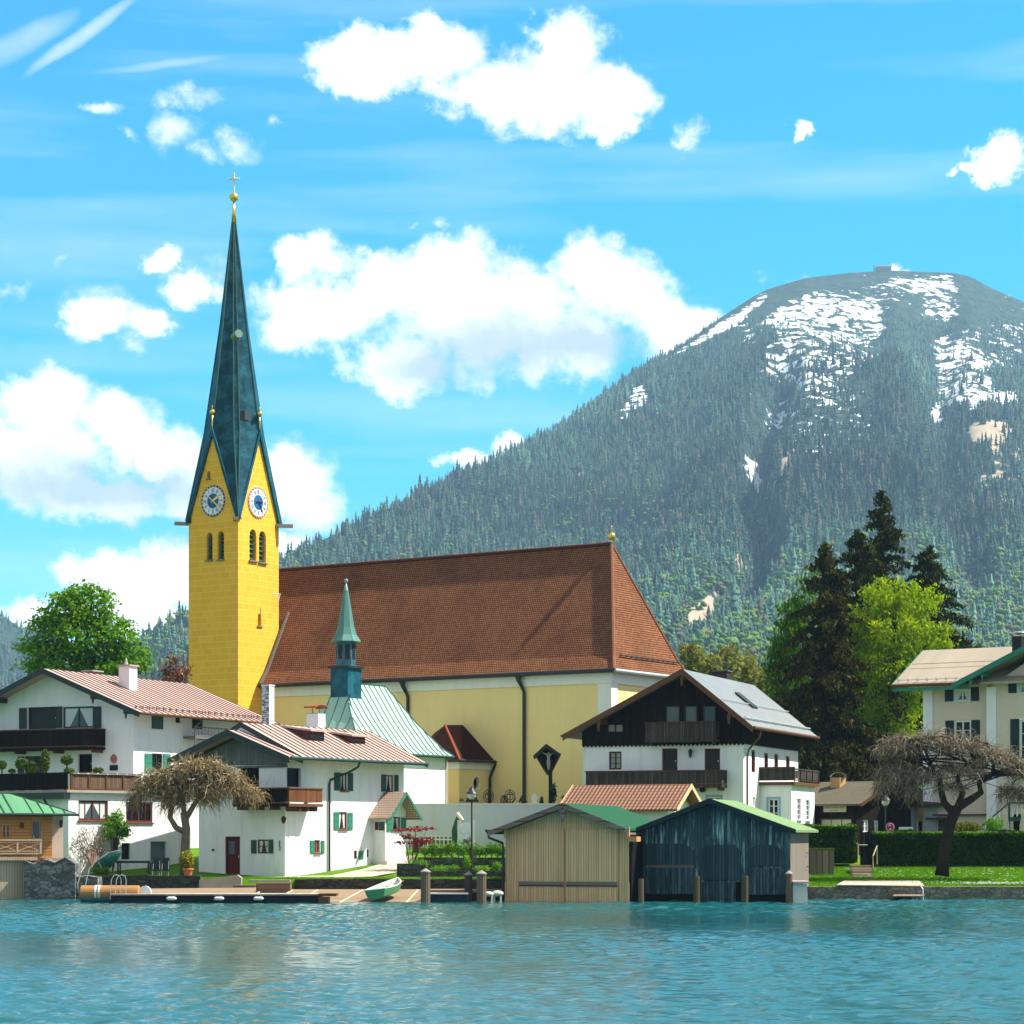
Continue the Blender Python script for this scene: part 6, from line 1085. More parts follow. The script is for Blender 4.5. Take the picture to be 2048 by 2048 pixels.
# ================================================================ shore walls, jetties and garden
QW=stone('quay_stone',(.20,.17,.13),(.40,.36,.29),(.07,.06,.05),3.2,(.05,.07,.02),.4); DKST=stone('dark_quay_stone',(.05,.045,.035),(.13,.115,.09),(.02,.018,.014),2.6,(.035,.045,.012),.5); RUB=stone('grey_rubble',(.10,.10,.095),(.42,.40,.37),(.05,.05,.045),2.6,(.05,.06,.03),.35)
def wallbox(name,label,mat,px0,px1,Y,pyt,th=.5,zb=-.8,top=None,jag=0,Y1=None,cat='wall'):
    x0,x1=X(px0,Y),X(px1,Y1 or Y); zt=Z(pyt,Y); n=max(2,int(abs(x1-x0)/.45)); r=random.Random(px0); mb=MB(); up=[]
    for k in range(n+1): up.append((lerp(x0,x1,k/n),lerp(Y,Y1 or Y,k/n),zt+r.uniform(-jag,jag)))
    for k in range(n):
        a,b=up[k],up[k+1]; mb.hexa([(a[0],a[1],zb),(b[0],b[1],zb),(b[0],b[1]+th,zb),(a[0],a[1]+th,zb),a,b,(b[0],b[1]+th,b[2]),(a[0],a[1]+th,a[2])])
    # only outer faces of the run
    keep=[]; 
    for i,f in enumerate(mb.f):
        j=i%6; k=i//6
        if j==3 and k<n-1 or j==5 and k>0: continue
        keep.append(f)
    mb.f=keep; mb.m=[0]*len(keep)
    return solo(mb,name,mat,label,cat,((x0+x1)/2,Y,0))
wallbox('quay_wall','dark mossy quay wall under the weeping tree and flower pot',DKST,186,400,120.9,1751,.8,jag=.04)
wallbox('rubble_wall','tall jagged grey rubble wall between cabin and orange float',RUB,48,150,118.6,1722,1.6,jag=.22); wallbox('rubble_wall','low grey rubble wall left of the orange float',RUB,128,195,118.9,1752,1.4,jag=.10)
wallbox('quay_wall','low mossy quay wall along the lawn behind the slipway',DKST,590,1015,121.0,1758,.5,jag=.02)
mb=MB(); Yq=120.2; mb.prism([(X(398,Yq),Yq,-.3),(X(478,Yq),Yq,-.3),(X(483,Yq),Yq,Z(1756,Yq)),(X(475,Yq),Yq,Z(1750,Yq)),(X(398,Yq),Yq,Z(1760,Yq))],(0,.5,0)); solo(mb,'parapet',M('pale_concrete',(.42,.37,.28),.9,.2,.3,2,.4),'pale sloping concrete parapet in front of the red door','wall',(X(440,Yq),Yq,0))
wallbox('quay_wall','stone quay wall with pale coping below the right-hand lawn',QW,1603,2120,118.9,1773.5,.6,jag=.015)
mb=MB(); Yl=119.5; mb.prism([(X(1672,119),118.85,Z(1772,119)+.02),(X(1848,119),118.85,Z(1774,119)+.02),(X(1838,122),122,Z(1763,122)),(X(1690,122.5),122.5,Z(1762,122.5))],(0,0,.05)); struct(mb,'paved_path',M('paving',(.45,.39,.30),.9,.2,.3,3,.3))
mb=MB(); s_=.03; pts=[(520,124),(575,126.3),(660,128),(720,131.0),(770,134.5),(805,137.5)]; pt2=[(640,122.6),(690,123.5),(745,126),(790,129.5),(822,133),(835,138)]
for i in range(5): 
    q=[(X(a,b),b,gzf(X(a,b),b)+s_) for a,b in (pts[i],pt2[i],pt2[i+1],pts[i+1])]; mb.poly(q)
struct(mb,'path',M('gravel_path',(.52,.44,.32),.95,.1,.2,4,.4))
# slipway and pontoon
DECK=planks('slipway_boards',(.22,.15,.09),(.36,.26,.17),.22,(.16,.11,.07),.4,axis=1); DECKP=planks('pontoon_boards',(.34,.28,.22),(.48,.41,.34),.15)
mb=MB(); mb.prism([(X(395,120.8),120.8,.48),(X(852,120.8),120.8,.48),(X(828,113.6),113.6,-.12),(X(420,113.6),113.6,-.12)],(0,0,-.15)); sl_o=solo(mb,'slipway',DECK,'wide brown plank slipway sloping down into the lake','slipway',(-8,117,0))
mb=MB()
for px in (500,560,610,700,760,835): a=Vector((X(px+ (25 if px<800 else -0),119.9),119.9,.44)); b=Vector((X(px-25 if px<800 else px-25,113.8),113.8,-.08)); mb.tube([a,b],.06,5)
part(mb,'rail',M('pale_rail_wood',(.5,.4,.28),.8),sl_o)
mb=MB(); mb.prism([(X(215,118.6),118.6,.55),(X(512,118.6),118.6,.62),(X(508,118),118,.32),(X(360,115.2),115.2,.33),(X(240,115.2),115.2,.33)],(0,0,-.2)); solo(mb,'gangway',DECK,'brown board gangway behind the long pontoon','gangway',(-15,117,0))
pt=thing('pontoon','long low dark pontoon with boarded top and white fenders','jetty',(X(440,112.6),112.6,0)); mb=MB(); Yp=112.6; mb.box(((X(222,Yp)+X(640,Yp))/2,Yp+.9,.10),((X(640,Yp)-X(222,Yp))/2,.9,.27)); part(mb,'hull',M('pontoon_black',(.015,.018,.022),.6),pt)
mb=MB(); mb.box(((X(222,Yp)+X(640,Yp))/2,Yp+.9,.41),((X(640,Yp)-X(222,Yp))/2+.03,.95,.035)); part(mb,'deck',DECKP,pt); mb=MB(); mb.box(((X(636,Yp)+X(673,Yp))/2,Yp+.5,.40),((X(673,Yp)-X(636,Yp))/2,.7,.06)); mb.box((X(648,Yp),Yp+.1,.05),(.25,.5,.25)); part(mb,'end_platform',BROWNTRIM,pt)
FEND=M('white_fender',(.72,.72,.70),.4)
for px in (343,438,517): x=X(px,Yp-.12); mb=MB(); c0=Vector((x-.22,Yp-.13,Z(1797,Yp))); mb.tube([c0-Vector((.03,0,0)),c0,c0+Vector((.06,0,0)),c0+Vector((.38,0,0)),c0+Vector((.44,0,0)),c0+Vector((.47,0,0))],[.02,.06,.095,.095,.06,.02],10); part(mb,'fender',FEND,pt,smooth=True)
ft=thing('float','orange-brown cylindrical swim float with white straps beside the pontoon','float',(X(218,113.4),113.4,0)); Yf=113.6; zc=Z(1786,Yf); xa,xb=X(161,Yf),X(280,Yf); mb=MB(); mb.tube([(xa,Yf,zc),(xa+.06,Yf,zc),(xb-.06,Yf,zc),(xb,Yf,zc)],[.28,.38,.38,.30],20); part(mb,'barrel',M('orange_barrel',(.40,.19,.055),.45,.4,.15),ft)
mb=MB(); 
for px in (193,200): mb.tube([(X(px,Yf)-.05,Yf,zc),(X(px,Yf)+.05,Yf,zc)],.395,20)
part(mb,'strap',FEND,ft); mb=MB(); mb.tube([(xa+.05,Yf,zc-.16),(xb-.1,Yf,zc-.16)],.33,16); part(mb,'waterline_band',M('teal_band',(.06,.16,.17)),ft)
for px in (226,236): 
    mb=MB(); x=X(px,Yf-.4); zt=Z(1749,Yf); y=Yf-.5; mb.tube([(x-.12,y,zc-.3),(x-.06,y,zt-.25),(x+.05,y,zt-.06),(x+.2,y,zt),(x+.36,y,zt-.08),(x+.42,y,zt-.28),(x+.40,y,zc-.0)],.022,6); part(mb,'ladder_rail',STEEL,ft)
mb=MB(); y=Yf+.3; mb.tube([(xa+.1,y,zc-.3),(X(155,Yf),y,zc+.1),(X(153,Yf),y,Z(1770,Yf)),(X(157,Yf),y,Z(1755,Yf)),(X(166,Yf),y,Z(1751,Yf)),(X(182,Yf),y,Z(1752,Yf))],.03,6); mb.tube([(X(168,Yf),y,zc+.3),(X(176,Yf),y,Z(1738,Yf)),(X(190,Yf),y,Z(1722,Yf)),(X(215,Yf),y,Z(1705,Yf)),(X(240,Yf),y,Z(1700,Yf))],.022,6); part(mb,'arched_rail',STEEL,ft)
mb=MB(); x=X(290,Yf); mb.prism([(x+.32*math.cos(R(a)),Yf-.1,Z(1787,Yf)+.38*math.sin(R(a))) for a in range(0,181,18)],(0,.25,0)); solo(mb,'paddle_board',FEND,'white rounded board standing beside the orange float','board',(x,Yf,.3))
st2=thing('bench_steps','brown timber landing steps below the pale parapet','steps',(X(520,119.2),119.2,.2)); mb=MB(); Ys=119.0; mb.box(((X(512,Ys)+X(580,Ys))/2,Ys+.5,Z(1775,Ys)),((X(580,Ys)-X(512,Ys))/2,.45,.22)); part(mb,'step',planks('step_wood',(.17,.10,.07),(.25,.16,.11),.3,axis=1),st2); mb=MB(); mb.box(((X(467,Ys)+X(511,Ys))/2,Ys+.3,Z(1773,Ys)),((X(511,Ys)-X(467,Ys))/2,.5,.07)); part(mb,'step',planks('step_wood',(.17,.10,.07),(.25,.16,.11),.3,axis=1),st2)
mb=MB(); Ys=119.9; mb.box(((X(497,Ys)+X(580,Ys))/2,Ys+.3,Z(1762,Ys)),((X(580,Ys)-X(497,Ys))/2,.25,.05)); part(mb,'step',CONC,st2)
# rowing boat drawn up on the slipway
def boat():
    L=3.9; N=14; V=[]; secs=[]
    for i in range(N+1):
        t=i/N; w=.66*(1-max(0,(t-.42)/.58)**2.1)*(0.80+.2*min(1,t/.3)); w=max(w,.012); sheer=.40+.10*(1-t)**2+.26*t**2; kl=.0+.05*max(0,t-.7)/.3+.30*max(0,t-.88)/.12
        secs.append([(w*1.0,sheer),(w*.97,sheer-.14),(w*.82,kl+.12),(w*.42,kl+.01),(0,kl)])
    def P(i,k,inner=0):
        y=i/N*L; wv,z=secs[i][abs(k)]; sg=-1 if k<0 else 1; 
        if inner: wv=max(0,wv-.035); z=z+(.035 if abs(k)>1 else 0)
        return Vector((sg*wv,y,z))
    ks=[0,1,2,3,4]; ring=[0,1,2,3,4]; hull=MB(); ins=MB()
    for i in range(N):
        for sg in (1,-1):
            for k in range(4):
                def Q(i_,k_,inn=0): p=P(i_,k_,inn); p.x=abs(p.x)*sg; return p
                q=[Q(i,k),Q(i+1,k),Q(i+1,k+1),Q(i,k+1)]; hull.poly(q if sg<0 else q[::-1]); q=[Q(i,k,1),Q(i+1,k,1),Q(i+1,k+1,1),Q(i,k+1,1)]; ins.poly(q if sg>0 else q[::-1])
    tr=[Vector((secs[0][k][0],0,secs[0][k][1])) for k in ks]+[Vector((-secs[0][k][0],0,secs[0][k][1])) for k in ks[-2::-1]]; hull.poly(tr); ins.poly([p+Vector((0,.04,0)) for p in tr[::-1]])
    gun=MB(); gun.tube([P(i,0)+Vector((0,0,.0)) for i in range(N+1)],.035,6); gun.tube([Vector((-P(i,0).x,P(i,0).y,P(i,0).z)) for i in range(N+1)],.035,6); gun.tube([tr[0],tr[-1]],.035,6)
    th=MB()
    for y in (.75,2.0,3.0): 
        i=int(y/L*N); w=secs[i][1][0]; th.box((0,y,.34),(w-.04,.13,.02))
    oar=MB(); oar.tube([(-.3,.5,.47),(.25,3.2,.50)],.025,5); oar.box((.30,3.4,.50),(.07,.25,.012),0,-.2)
    return hull,ins,gun,th,oar
parts_=boat(); bp=Vector((X(752,114.2),114.15,.14)); ang=R(-15); tl=R(5)
bo=thing('rowing_boat','green rowing boat with white interior drawn up on the slipway','boat',bp); BASE[bo.name]=Vector((0,0,0)); bo.rotation_euler=(tl,R(-6),ang)
for mb,nm,m in zip(parts_,('hull','interior','gunwale','thwart','oar'),(M('boat_green',(.05,.26,.10),.35,.5,.1),M('boat_white',(.75,.76,.72),.5),M('boat_rim',(.78,.79,.75),.5),M('boat_wood',(.20,.13,.05),.6),M('oar_wood',(.38,.25,.12),.6))): part(mb,nm,m,bo,smooth=False)
# little dock between the posts
dk=thing('dock','small dark dock with pale edge between the round mooring posts','jetty',(X(888,114),114,0)); Yd=113.9; mb=MB(); mb.box(((X(845,Yd)+X(935,Yd))/2,Yd+.8,.08),((X(935,Yd)-X(845,Yd))/2,.8,.30)); part(mb,'hull',M('dock_blue_black',(.018,.035,.045),.5),dk); mb=MB(); mb.box(((X(845,Yd)+X(935,Yd))/2,Yd+.8,.41),((X(935,Yd)-X(845,Yd))/2+.03,.85,.03)); part(mb,'deck',M('pale_deck',(.45,.42,.38),.8),dk)
mb=MB(); mb.box(((X(850,119.6)+X(1010,119.6))/2,119.2,.45),((X(1010,119.6)-X(850,119.6))/2,1.2,.06)); solo(mb,'landing_stage',DECK,'narrow board walk at the foot of the mossy quay wall','jetty',(X(930,119),119,.3))
for px,py,s,lab in ((977,1788,.26,'pale lumpy mooring float on legs beside the thick post'),(995,1787,.30,'pale lumpy mooring float on legs nearest the tan boathouse')):
    Yx=112.9 if px<985 else 113.3; t=thing('mooring_float',lab,'float',(X(px,Yx),Yx,0),'pale floats by the posts'); z=Z(py,Yx); mb=MB(); mb.sphere((X(px,Yx),Yx,z),s,8,0,1.0,.9,.5); part(mb,'top',M('pale_float',(.62,.57,.50),.8),t,smooth=True); mb=MB()
    for d in (-.16,.16): mb.tube([(X(px,Yx)+d,Yx-.1,-.3),(X(px,Yx)+d,Yx-.1,z)],.045,5)
    part(mb,'leg',M('pale_float',(.62,.57,.50),.8),t)
# bathing platform at the right-hand wall
bt=thing('bathing_platform','small brown bathing platform hung on the right-hand quay wall','platform',(X(1815,118),118,0)); mb=MB(); Yb=117.8; zt=Z(1793,Yb); mb.prism([(X(1782,Yb),117.3,zt),(X(1846,Yb),117.3,zt),(X(1846,Yb),118.85,zt+.02),(X(1796,Yb),118.85,zt+.02)],(0,0,.06)); part(mb,'deck',planks('platform_wood',(.25,.18,.13),(.36,.27,.2),.2),bt); mb=MB()
for px in (1826,1834,1842): mb.tube([(X(px,117.4),117.4,-.5),(X(px,117.4),117.4,zt)],.04,5)
part(mb,'leg',M('grey_leg',(.32,.3,.27)),bt); mb=MB(); mb.tube([(X(1846,118.3),118.3,-.3),(X(1846,118.3),118.3,.55),(X(1843,118.5),118.8,.72)],.035,5); part(mb,'handrail',FEND,bt)
# garden terraces in the middle
MOSSW=stone('mossy_garden_wall',(.06,.06,.05),(.16,.15,.125),(.02,.02,.015),2.0,(.05,.07,.02),.5)
wallbox('garden_wall','upper dark garden wall under the row of green shrubs',MOSSW,835,1016,129,1715,.5,.8,jag=.02); wallbox('garden_wall','lower mossy garden wall with pale rounded top',MOSSW,860,1016,124,1742,.4,.6,jag=.02)
mb=MB(); pr=[]; 
for k in range(13): a=k/12; x=lerp(X(793,125),X(866,124.3),a); z=Z(1727,125)- (Z(1727,125)-Z(1742,124))*max(0,(a-.45)/.55)**2; pr.append((x,lerp(125.3,124.2,a),z))
for a,b in zip(pr,pr[1:]): mb.hexa([(a[0],a[1],.7),(b[0],b[1],.7),(b[0],b[1]+.35,.7),(a[0],a[1]+.35,.7),a,b,(b[0],b[1]+.35,b[2]),(a[0],a[1]+.35,a[2])])
mb.f=[f for i,f in enumerate(mb.f) if not((i%6==3 and i//6<11) or (i%6==5 and i//6>0))]; mb.m=[0]*len(mb.f); solo(mb,'garden_wall',MOSSW,'curved end of the lower garden wall beside the gravel path','wall',(X(830,125),125,1))
def blades(name,n,x0,x1,yfun,zfun,h,mat,seed,w=.012,label=None,base=None):
    r=np.random.default_rng(seed); x=r.uniform(x0,x1,n); y=yfun(r,n,x); z=zfun(x,y); hh=h*(.5+r.random(n)); a=r.uniform(0,6.28,n); lean=r.normal(0,.35,(n,2))*hh[:,None]; dx=np.cos(a)*w*(1+r.random(n)); dy=np.sin(a)*w
    V=np.stack([np.c_[x-dx,y-dy,z],np.c_[x+dx,y+dy,z],np.c_[x+lean[:,0],y+lean[:,1],z+hh]],1).reshape(-1,3); Fa=np.arange(3*n).reshape(n,3); return V,Fa
GRB=leafmat('grass_blades',[(.05,.17,.001),(.10,.28,.002),(.24,.40,.006)],.4,.6); BED=leafmat('bed_leaf',[(.05,.16,.012),(.13,.30,.02),(.28,.42,.04)],.4,.8)
V1,F1=blades('g',42000,X(1600,119),X(2110,131),lambda r,n,x: r.uniform(119.5,131.5,n),lambda x,y: gz(x,y)-.01,.11,GRB,3)
g=fast_mesh('grass',V1,F1,GRB); g['kind']='stuff'; V1,F1=blades('g',9000,X(400,121),X(1010,121),lambda r,n,x: r.uniform(121.6,124.0,n),lambda x,y: gz(x,y)-.01,.09,GRB,4); g=fast_mesh('grass',V1,F1,GRB); g['kind']='stuff'
r=np.random.default_rng(9); n=520; x=np.concatenate([r.normal(X(1985,120.5),1.3,300),r.uniform(X(1700,125),X(2060,125),220)]); y=np.concatenate([r.normal(120.4,.35,300),r.uniform(120,129.5,220)]); y=np.clip(y,119.7,130); z=gz(x,y)+.09; s=.045+.03*r.random(n); V=np.stack([np.c_[x-s,y,z],np.c_[x,y-s,z+s*.6],np.c_[x+s,y,z],np.c_[x,y+s,z+s*.6]],1).reshape(-1,3); g=fast_mesh('daisies',V,np.arange(4*n).reshape(n,4),M('daisy_white',(.8,.8,.74),.8)); g['kind']='stuff'
# planting in the beds
def shrub(name,label,cat,px,py,rx,rz,Y,mat,n,size,seed,group=None,ry=None,droop=None,stem=True):
    p=at(px,py,Y); zb=gzf(p.x,Y); zb=min(zb,p.z-rz/F*Y*.6); t=thing(name,label,cat,(p.x,Y,zb),group); r=np.random.default_rng(seed); R_=np.array([rx/F*Y,(ry or rx)/F*Y,rz/F*Y]); d=r.normal(size=(n,3)); d/=np.linalg.norm(d,axis=1)[:,None]; P=np.array(p)+d*(r.random((n,1))**.45)*R_*(1+.25*np.sin(d[:,:1]*7+seed)*np.cos(d[:,2:]*6)); P=P[P[:,2]>zb]; leaves(t,'foliage',mat,P,size,r,None,.5,droop)
    if stem: mb=MB(); mb.tube([(p.x,Y,zb-.1),(p.x+.03,Y,p.z)],[.05,.02],5); part(mb,'stem',BARK,t)
    return t
k=0
for px in range(850,1015,11):
    shrub('border_shrub','feathery green border shrub in the row along the upper garden wall','shrub',px+random.uniform(-3,3),1700+random.uniform(-3,2),9,random.uniform(11,18),129.9,BED,240,.07,100+k,'green shrubs along the upper garden wall',droop=None); k+=1
for i,(px,py,rx,rz,lab) in enumerate(((835,1727,30,9,'bright green low clump above the curved wall end'),(880,1737,22,7,'bright green clump on the bed left of the dark post'),(908,1736,12,6,'small bright green clump on the bed between the round posts'),(965,1737,20,7,'light green spreading clump above the lower wall, right of the posts'),(995,1732,10,9,'upright green clump beside the tan boathouse'),(935,1726,8,12,'narrow green plant against the upper garden wall'))): shrub('bed_plant',lab,'plant',px,py,rx,rz,126.3,BED,420,.06,200+i,'clumps in the lower bed')
REDL=leafmat('red_maple_leaf',[(.10,.008,.012),(.22,.02,.03),(.32,.05,.06)],.35,1.5)
rm=thing('red_maple','small red-leaved japanese maple beside the porch','tree',(X(826,131),131,1.4)); r=np.random.default_rng(5); mb=MB(); root=Vector((X(822,131),131,1.3))
P=[]
for k in range(14):
    px=r.uniform(795,858); py=r.uniform(1655,1690); e=at(px,py,131+r.uniform(-.5,.5)); mb.tube([root,root.lerp(e,.5)+Vector((0,0,.15)),e],[.035,.02,.008],5); P.append(np.array(e)+r.normal(size=(70,3))*np.array([.26,.25,.05]))
part(mb,'trunk',BARK,rm); leaves(rm,'crown',REDL,np.vstack(P),.075,r,np.array([0,0,1.0]),.6)
# picket fence and gate board
pf_=thing('picket_fence','pale picket fence with arched top between maple and white board','fence',(X(870,140),140,2.2)); q=Pl((X(838,140),140),(1,0),(0,-1)); Wf=X(905,140)-X(838,140)
for k in range(9): mb=MB(); s=lerp(.03,Wf-.03,k/8); zt=Z(1675-5*math.sin(math.pi*k/8),140); mb.pbox(q,s-.035,s+.035,Z(1703,140),zt,0,.03); part(mb,'picket',WHFR,pf_)
mb=MB(); 
for py in (1679,1695): mb.pbox(q,-.05,Wf+.05,Z(py,140)-.04,Z(py,140)+.04,-.06,-.01)
part(mb,'rail',WHFR,pf_); mb=MB(); mb.pbox(q,Wf+.05,Wf+.28,1.5,Z(1676,140),-.1,.1); part(mb,'gate_post',HONEY,pf_); mb=MB(); mb.pbox(q,-.35,-.06,1.5,Z(1675,140),-.1,.1); part(mb,'gate_post',REDWOOD,pf_)
mb=MB(); mb.pbox(q,0,Wf,1.8,Z(1674,140),-.25,-.2); part(mb,'board_panel',planks('dull_brown_panel',(.13,.09,.065),(.20,.15,.11),.16),pf_)
gb_=thing('notice_board','white two-post board with arched white panel and printed poster','sign',(X(933,136),136,2)); Yg=136; 
for a,b in ((915,921),(945,950)): mb=MB(); mb.box((X((a+b)/2,Yg),Yg,(Z(1640,Yg)+1.2)/2),(X(b,Yg)/2-X(a,Yg)/2,.07,(Z(1640,Yg)-1.2)/2)); part(mb,'post',M('white_post',(.78,.77,.75),.6),gb_)
mb=MB(); xs_=[X(lerp(921,945,k/8),Yg) for k in range(9)]; mb.prism([(xs_[0],Yg-.03,Z(1666,Yg)),(xs_[-1],Yg-.03,Z(1666,Yg))]+[(xs_[8-k],Yg-.03,Z(1648-4*math.sin(math.pi*k/8),Yg)) for k in range(9)],(0,.06,0)); part(mb,'panel',M('white_panel',(.82,.82,.82),.5),gb_)
t=NT('poster'); n=t.noise(t.coord(),1.6,3,.6); PO=t.done(t.ramp(n,[(.38,(.05,.045,.02)),(.45,(.25,.2,.35)),(.5,(.72,.72,.76)),(.6,(.75,.75,.78)),(.66,(.35,.28,.45))]),.6)
mb=MB(); mb.box((X(933,Yg),Yg,Z(1684,Yg)),(X(945,Yg)/2-X(921,Yg)/2,.025,Z(1667,Yg)/2-Z(1700,Yg)/2)); part(mb,'poster',PO,gb_)
ps_=thing('folded_parasol','dark green folded parasol with pale top leaning behind the white board','parasol',(X(912,138),138,2.3)); mb=MB(); c0=at(911,1680,138); c1=at(917,1628,138); mb.tube([c0-Vector((0,0,.8)),c0,c0.lerp(c1,.35),c0.lerp(c1,.75),c1],[.03,.22,.30,.18,.06],10); part(mb,'canopy',M('parasol_green',(.04,.10,.05),.8),ps_); mb=MB(); mb.tube([at(914,1627,137.8),at(926,1641,137.6)],[.14,.08],8); part(mb,'top',M('parasol_pale',(.72,.68,.52),.8),ps_)
# lamps and signs
def lamp(px,pyh,Y,zb,lab,rust=False):
    x=X(px,Y); zt=Z(pyh,Y); t=thing('street_lamp',lab,'street lamp',(x,Y,zb)); mb=MB(); mb.tube([(x,Y,zb-.4),(x,Y,zb+1.0),(x,Y,zb+1.05),(x,Y,zt-.25)],[.075,.07,.05,.04],8); mb.lathe((x,Y,zt-.42),[(.05,0),(.10,.1),(.12,.2)],8); part(mb,'pole',M('rusty_pole',(.06,.03,.025),.6) if rust else BLKGR,t)
    mb=MB(); mb.lathe((x,Y,zt-.22),[(.12,0),(.22,.16),(.24,.28),(.10,.44)],10); part(mb,'lamp_glass',M('milk_glass',(.62,.60,.52),.25,.5),t,smooth=True); mb=MB(); mb.lathe((x,Y,zt+.10),[(.31,0),(.27,.06),(.12,.22),(.04,.32),(.02,.42)],10); part(mb,'lamp_cap',IRON,t)
lamp(943.5,1591,126.5,1.35,'thin street lamp with round glass head before the cemetery wall',True); lamp(1771,1604,139,1.9,'dark green street lamp with lantern head in front of the shed')
rs=thing('road_sign','round red sign with two pale marks on a thin post by the shed','sign',(X(1780,138),138,1.9)); x=X(1780,138); zc=Z(1654,138); n=28; rr=.235
mb=MB(); mb.prism([(x+rr*math.cos(2*math.pi*k/n),137.95,zc+rr*math.sin(2*math.pi*k/n)) for k in range(n)],(0,.03,0)); o=part(mb,'disc',M('magenta_red',(.42,.01,.17),.4),rs); mb=MB(); mb.tube([(x+rr*math.cos(2*math.pi*k/n),137.94,zc+rr*math.sin(2*math.pi*k/n)) for k in range(n+1)],.018,5,cap=False); part(mb,'rim',M('sign_rim',(.75,.4,.45),.5),o)
mb=MB(); mb.box((x-.03,137.945,zc+.10),(.07,.005,.035)); mb.box((x+.02,137.945,zc-.13),(.06,.005,.03)); part(mb,'mark',M('sign_mark',(.8,.7,.75)),o); mb=MB(); mb.tube([(x,138.0,1.7),(x,138.0,zc)],.025,6); part(mb,'pole',STEEL,rs)
nb=thing('notice_board','wide low white notice board behind the right-hand hedge','sign',(X(1812,137),137,1.9)); mb=MB(); mb.box((X(1812,137),137,Z(1661,137)),(X(1826,137)/2-X(1798,137)/2,.04,Z(1654,137)/2-Z(1668,137)/2)); o=part(mb,'panel',M('white_notice',(.66,.72,.70),.5),nb); mb=MB()
for px in (1801,1823): mb.tube([(X(px,137.06),137.06,1.7),(X(px,137.06),137.06,Z(1656,137))],.03,5)
part(mb,'post',STEEL,nb); mb=MB(); mb.box((X(1820,137),136.955,Z(1660,137)),(.12,.004,.05)); mb.box((X(1808,137),136.955,Z(1661,137)),(.25,.004,.012)); part(mb,'print',IRON,o)
# hedges
HEDGE=leafmat('hedge_leaf',[(.004,.018,.001),(.012,.040,.002),(.05,.11,.004)],.2,1.2,.55); HTOP=leafmat('hedge_sunlit_top',[(.06,.18,.006),(.14,.32,.01),(.24,.44,.02)],.4,1.2); HCORE=M('hedge_core',(.004,.008,.002),.95)  # pale top leaves and near-black rest put sun and shade into the colour
def hedge(px0,px1,Y,pyt,pyb,dep,lab,n,seed):
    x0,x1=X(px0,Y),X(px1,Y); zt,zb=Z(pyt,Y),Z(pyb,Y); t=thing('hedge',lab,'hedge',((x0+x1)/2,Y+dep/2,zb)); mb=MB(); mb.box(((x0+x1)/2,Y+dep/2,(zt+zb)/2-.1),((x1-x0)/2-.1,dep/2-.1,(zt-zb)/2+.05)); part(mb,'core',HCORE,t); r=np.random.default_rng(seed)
    a=[(x1-x0)*(zt-zb),(x1-x0)*dep,dep*(zt-zb)*2]; a=np.array(a)/sum(a); k=(a*n).astype(int); P=[];Nn=[]
    x=r.uniform(x0,x1,k[0]); z=r.uniform(zb,zt,k[0]); P.append(np.c_[x,np.full(k[0],Y),z]); Nn.append(np.tile([0,-1,.3],(k[0],1)))
    x=r.uniform(x0,x1,k[1]); y=r.uniform(Y,Y+dep,k[1]); P.append(np.c_[x,y,np.full(k[1],zt)]); Nn.append(np.tile([0,0,1.],(k[1],1)))
    m=k[2]//2
    for xx,s in ((x0,-1),(x1,1)): P.append(np.c_[np.full(m,xx),r.uniform(Y,Y+dep,m),r.uniform(zb,zt,m)]); Nn.append(np.tile([s,0,.2],(m,1)))
    P=np.vstack(P); Nn=np.vstack(Nn).astype(float); P+=r.normal(size=P.shape)*.045+(Nn*(.05*np.sin(P[:,:1]*2.3)+.04*np.sin(P[:,2:]*3.1+P[:,:1]))); leaves(t,'foliage',HEDGE,P,.065,r,Nn,.6); m=int(n*.16); Q=np.c_[r.uniform(x0,x1,m),Y-.06+np.abs(r.normal(0,.25,m)),zt-np.abs(r.normal(0,.09,m))+.05+.03*np.sin(r.uniform(x0,x1,m))]; leaves(t,'sunlit_top',HTOP,Q,.06,r,np.tile([0,-.3,1.],(m,1)),.6)
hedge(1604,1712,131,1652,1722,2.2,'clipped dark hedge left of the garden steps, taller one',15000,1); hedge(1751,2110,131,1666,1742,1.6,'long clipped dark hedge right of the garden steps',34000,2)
# steps, rail, gate
gs_=thing('garden_steps','short brown garden steps with metal handrails between the hedges','steps',(X(1727,127),127,1))
for k in range(5): mb=MB(); Yk=124.3+k*.75; z=gzf(X(1725,Yk),Yk)+.06+.16*k*.55; hw_=.5; mb.box((X(1727-k*1,Yk),Yk+.4,z-.1),(.55,.4,.12)); part(mb,'step',CONC if k%2 else planks('stair_wood',(.30,.2,.1),(.4,.28,.15),.3,axis=1),gs_)
for pts in ([(1716,1726,127.5),(1716,1688,127.5),(1713,1686,127.2)],[(1746,1736,126),(1746,1712,126),(1754,1692,129),(1754,1729,129)],[(1718,1690,127.6),(1735,1690,127.6)]): mb=MB(); mb.tube([at(a,b,c) for a,b,c in pts],.035,6); part(mb,'handrail',M('rail_tan',(.40,.33,.22),.4),gs_)
gt=thing('garden_gate','dark arched board gate between the two hedges','gate',(X(1738,132),132,1.5)); mb=MB(); mb.prism([at(a,b,132) for a,b in ((1723,1730),(1752,1730),(1752,1672),(1745,1664),(1738,1662),(1730,1664),(1723,1670))],(0,.06,0)); part(mb,'gate_leaf',planks('gate_green',(.012,.016,.012),(.03,.035,.025),.12),gt); mb=MB(); mb.tube([at(1722,1730,132),at(1722,1655,132)],.05,6); part(mb,'post',DKWOOD,gt)
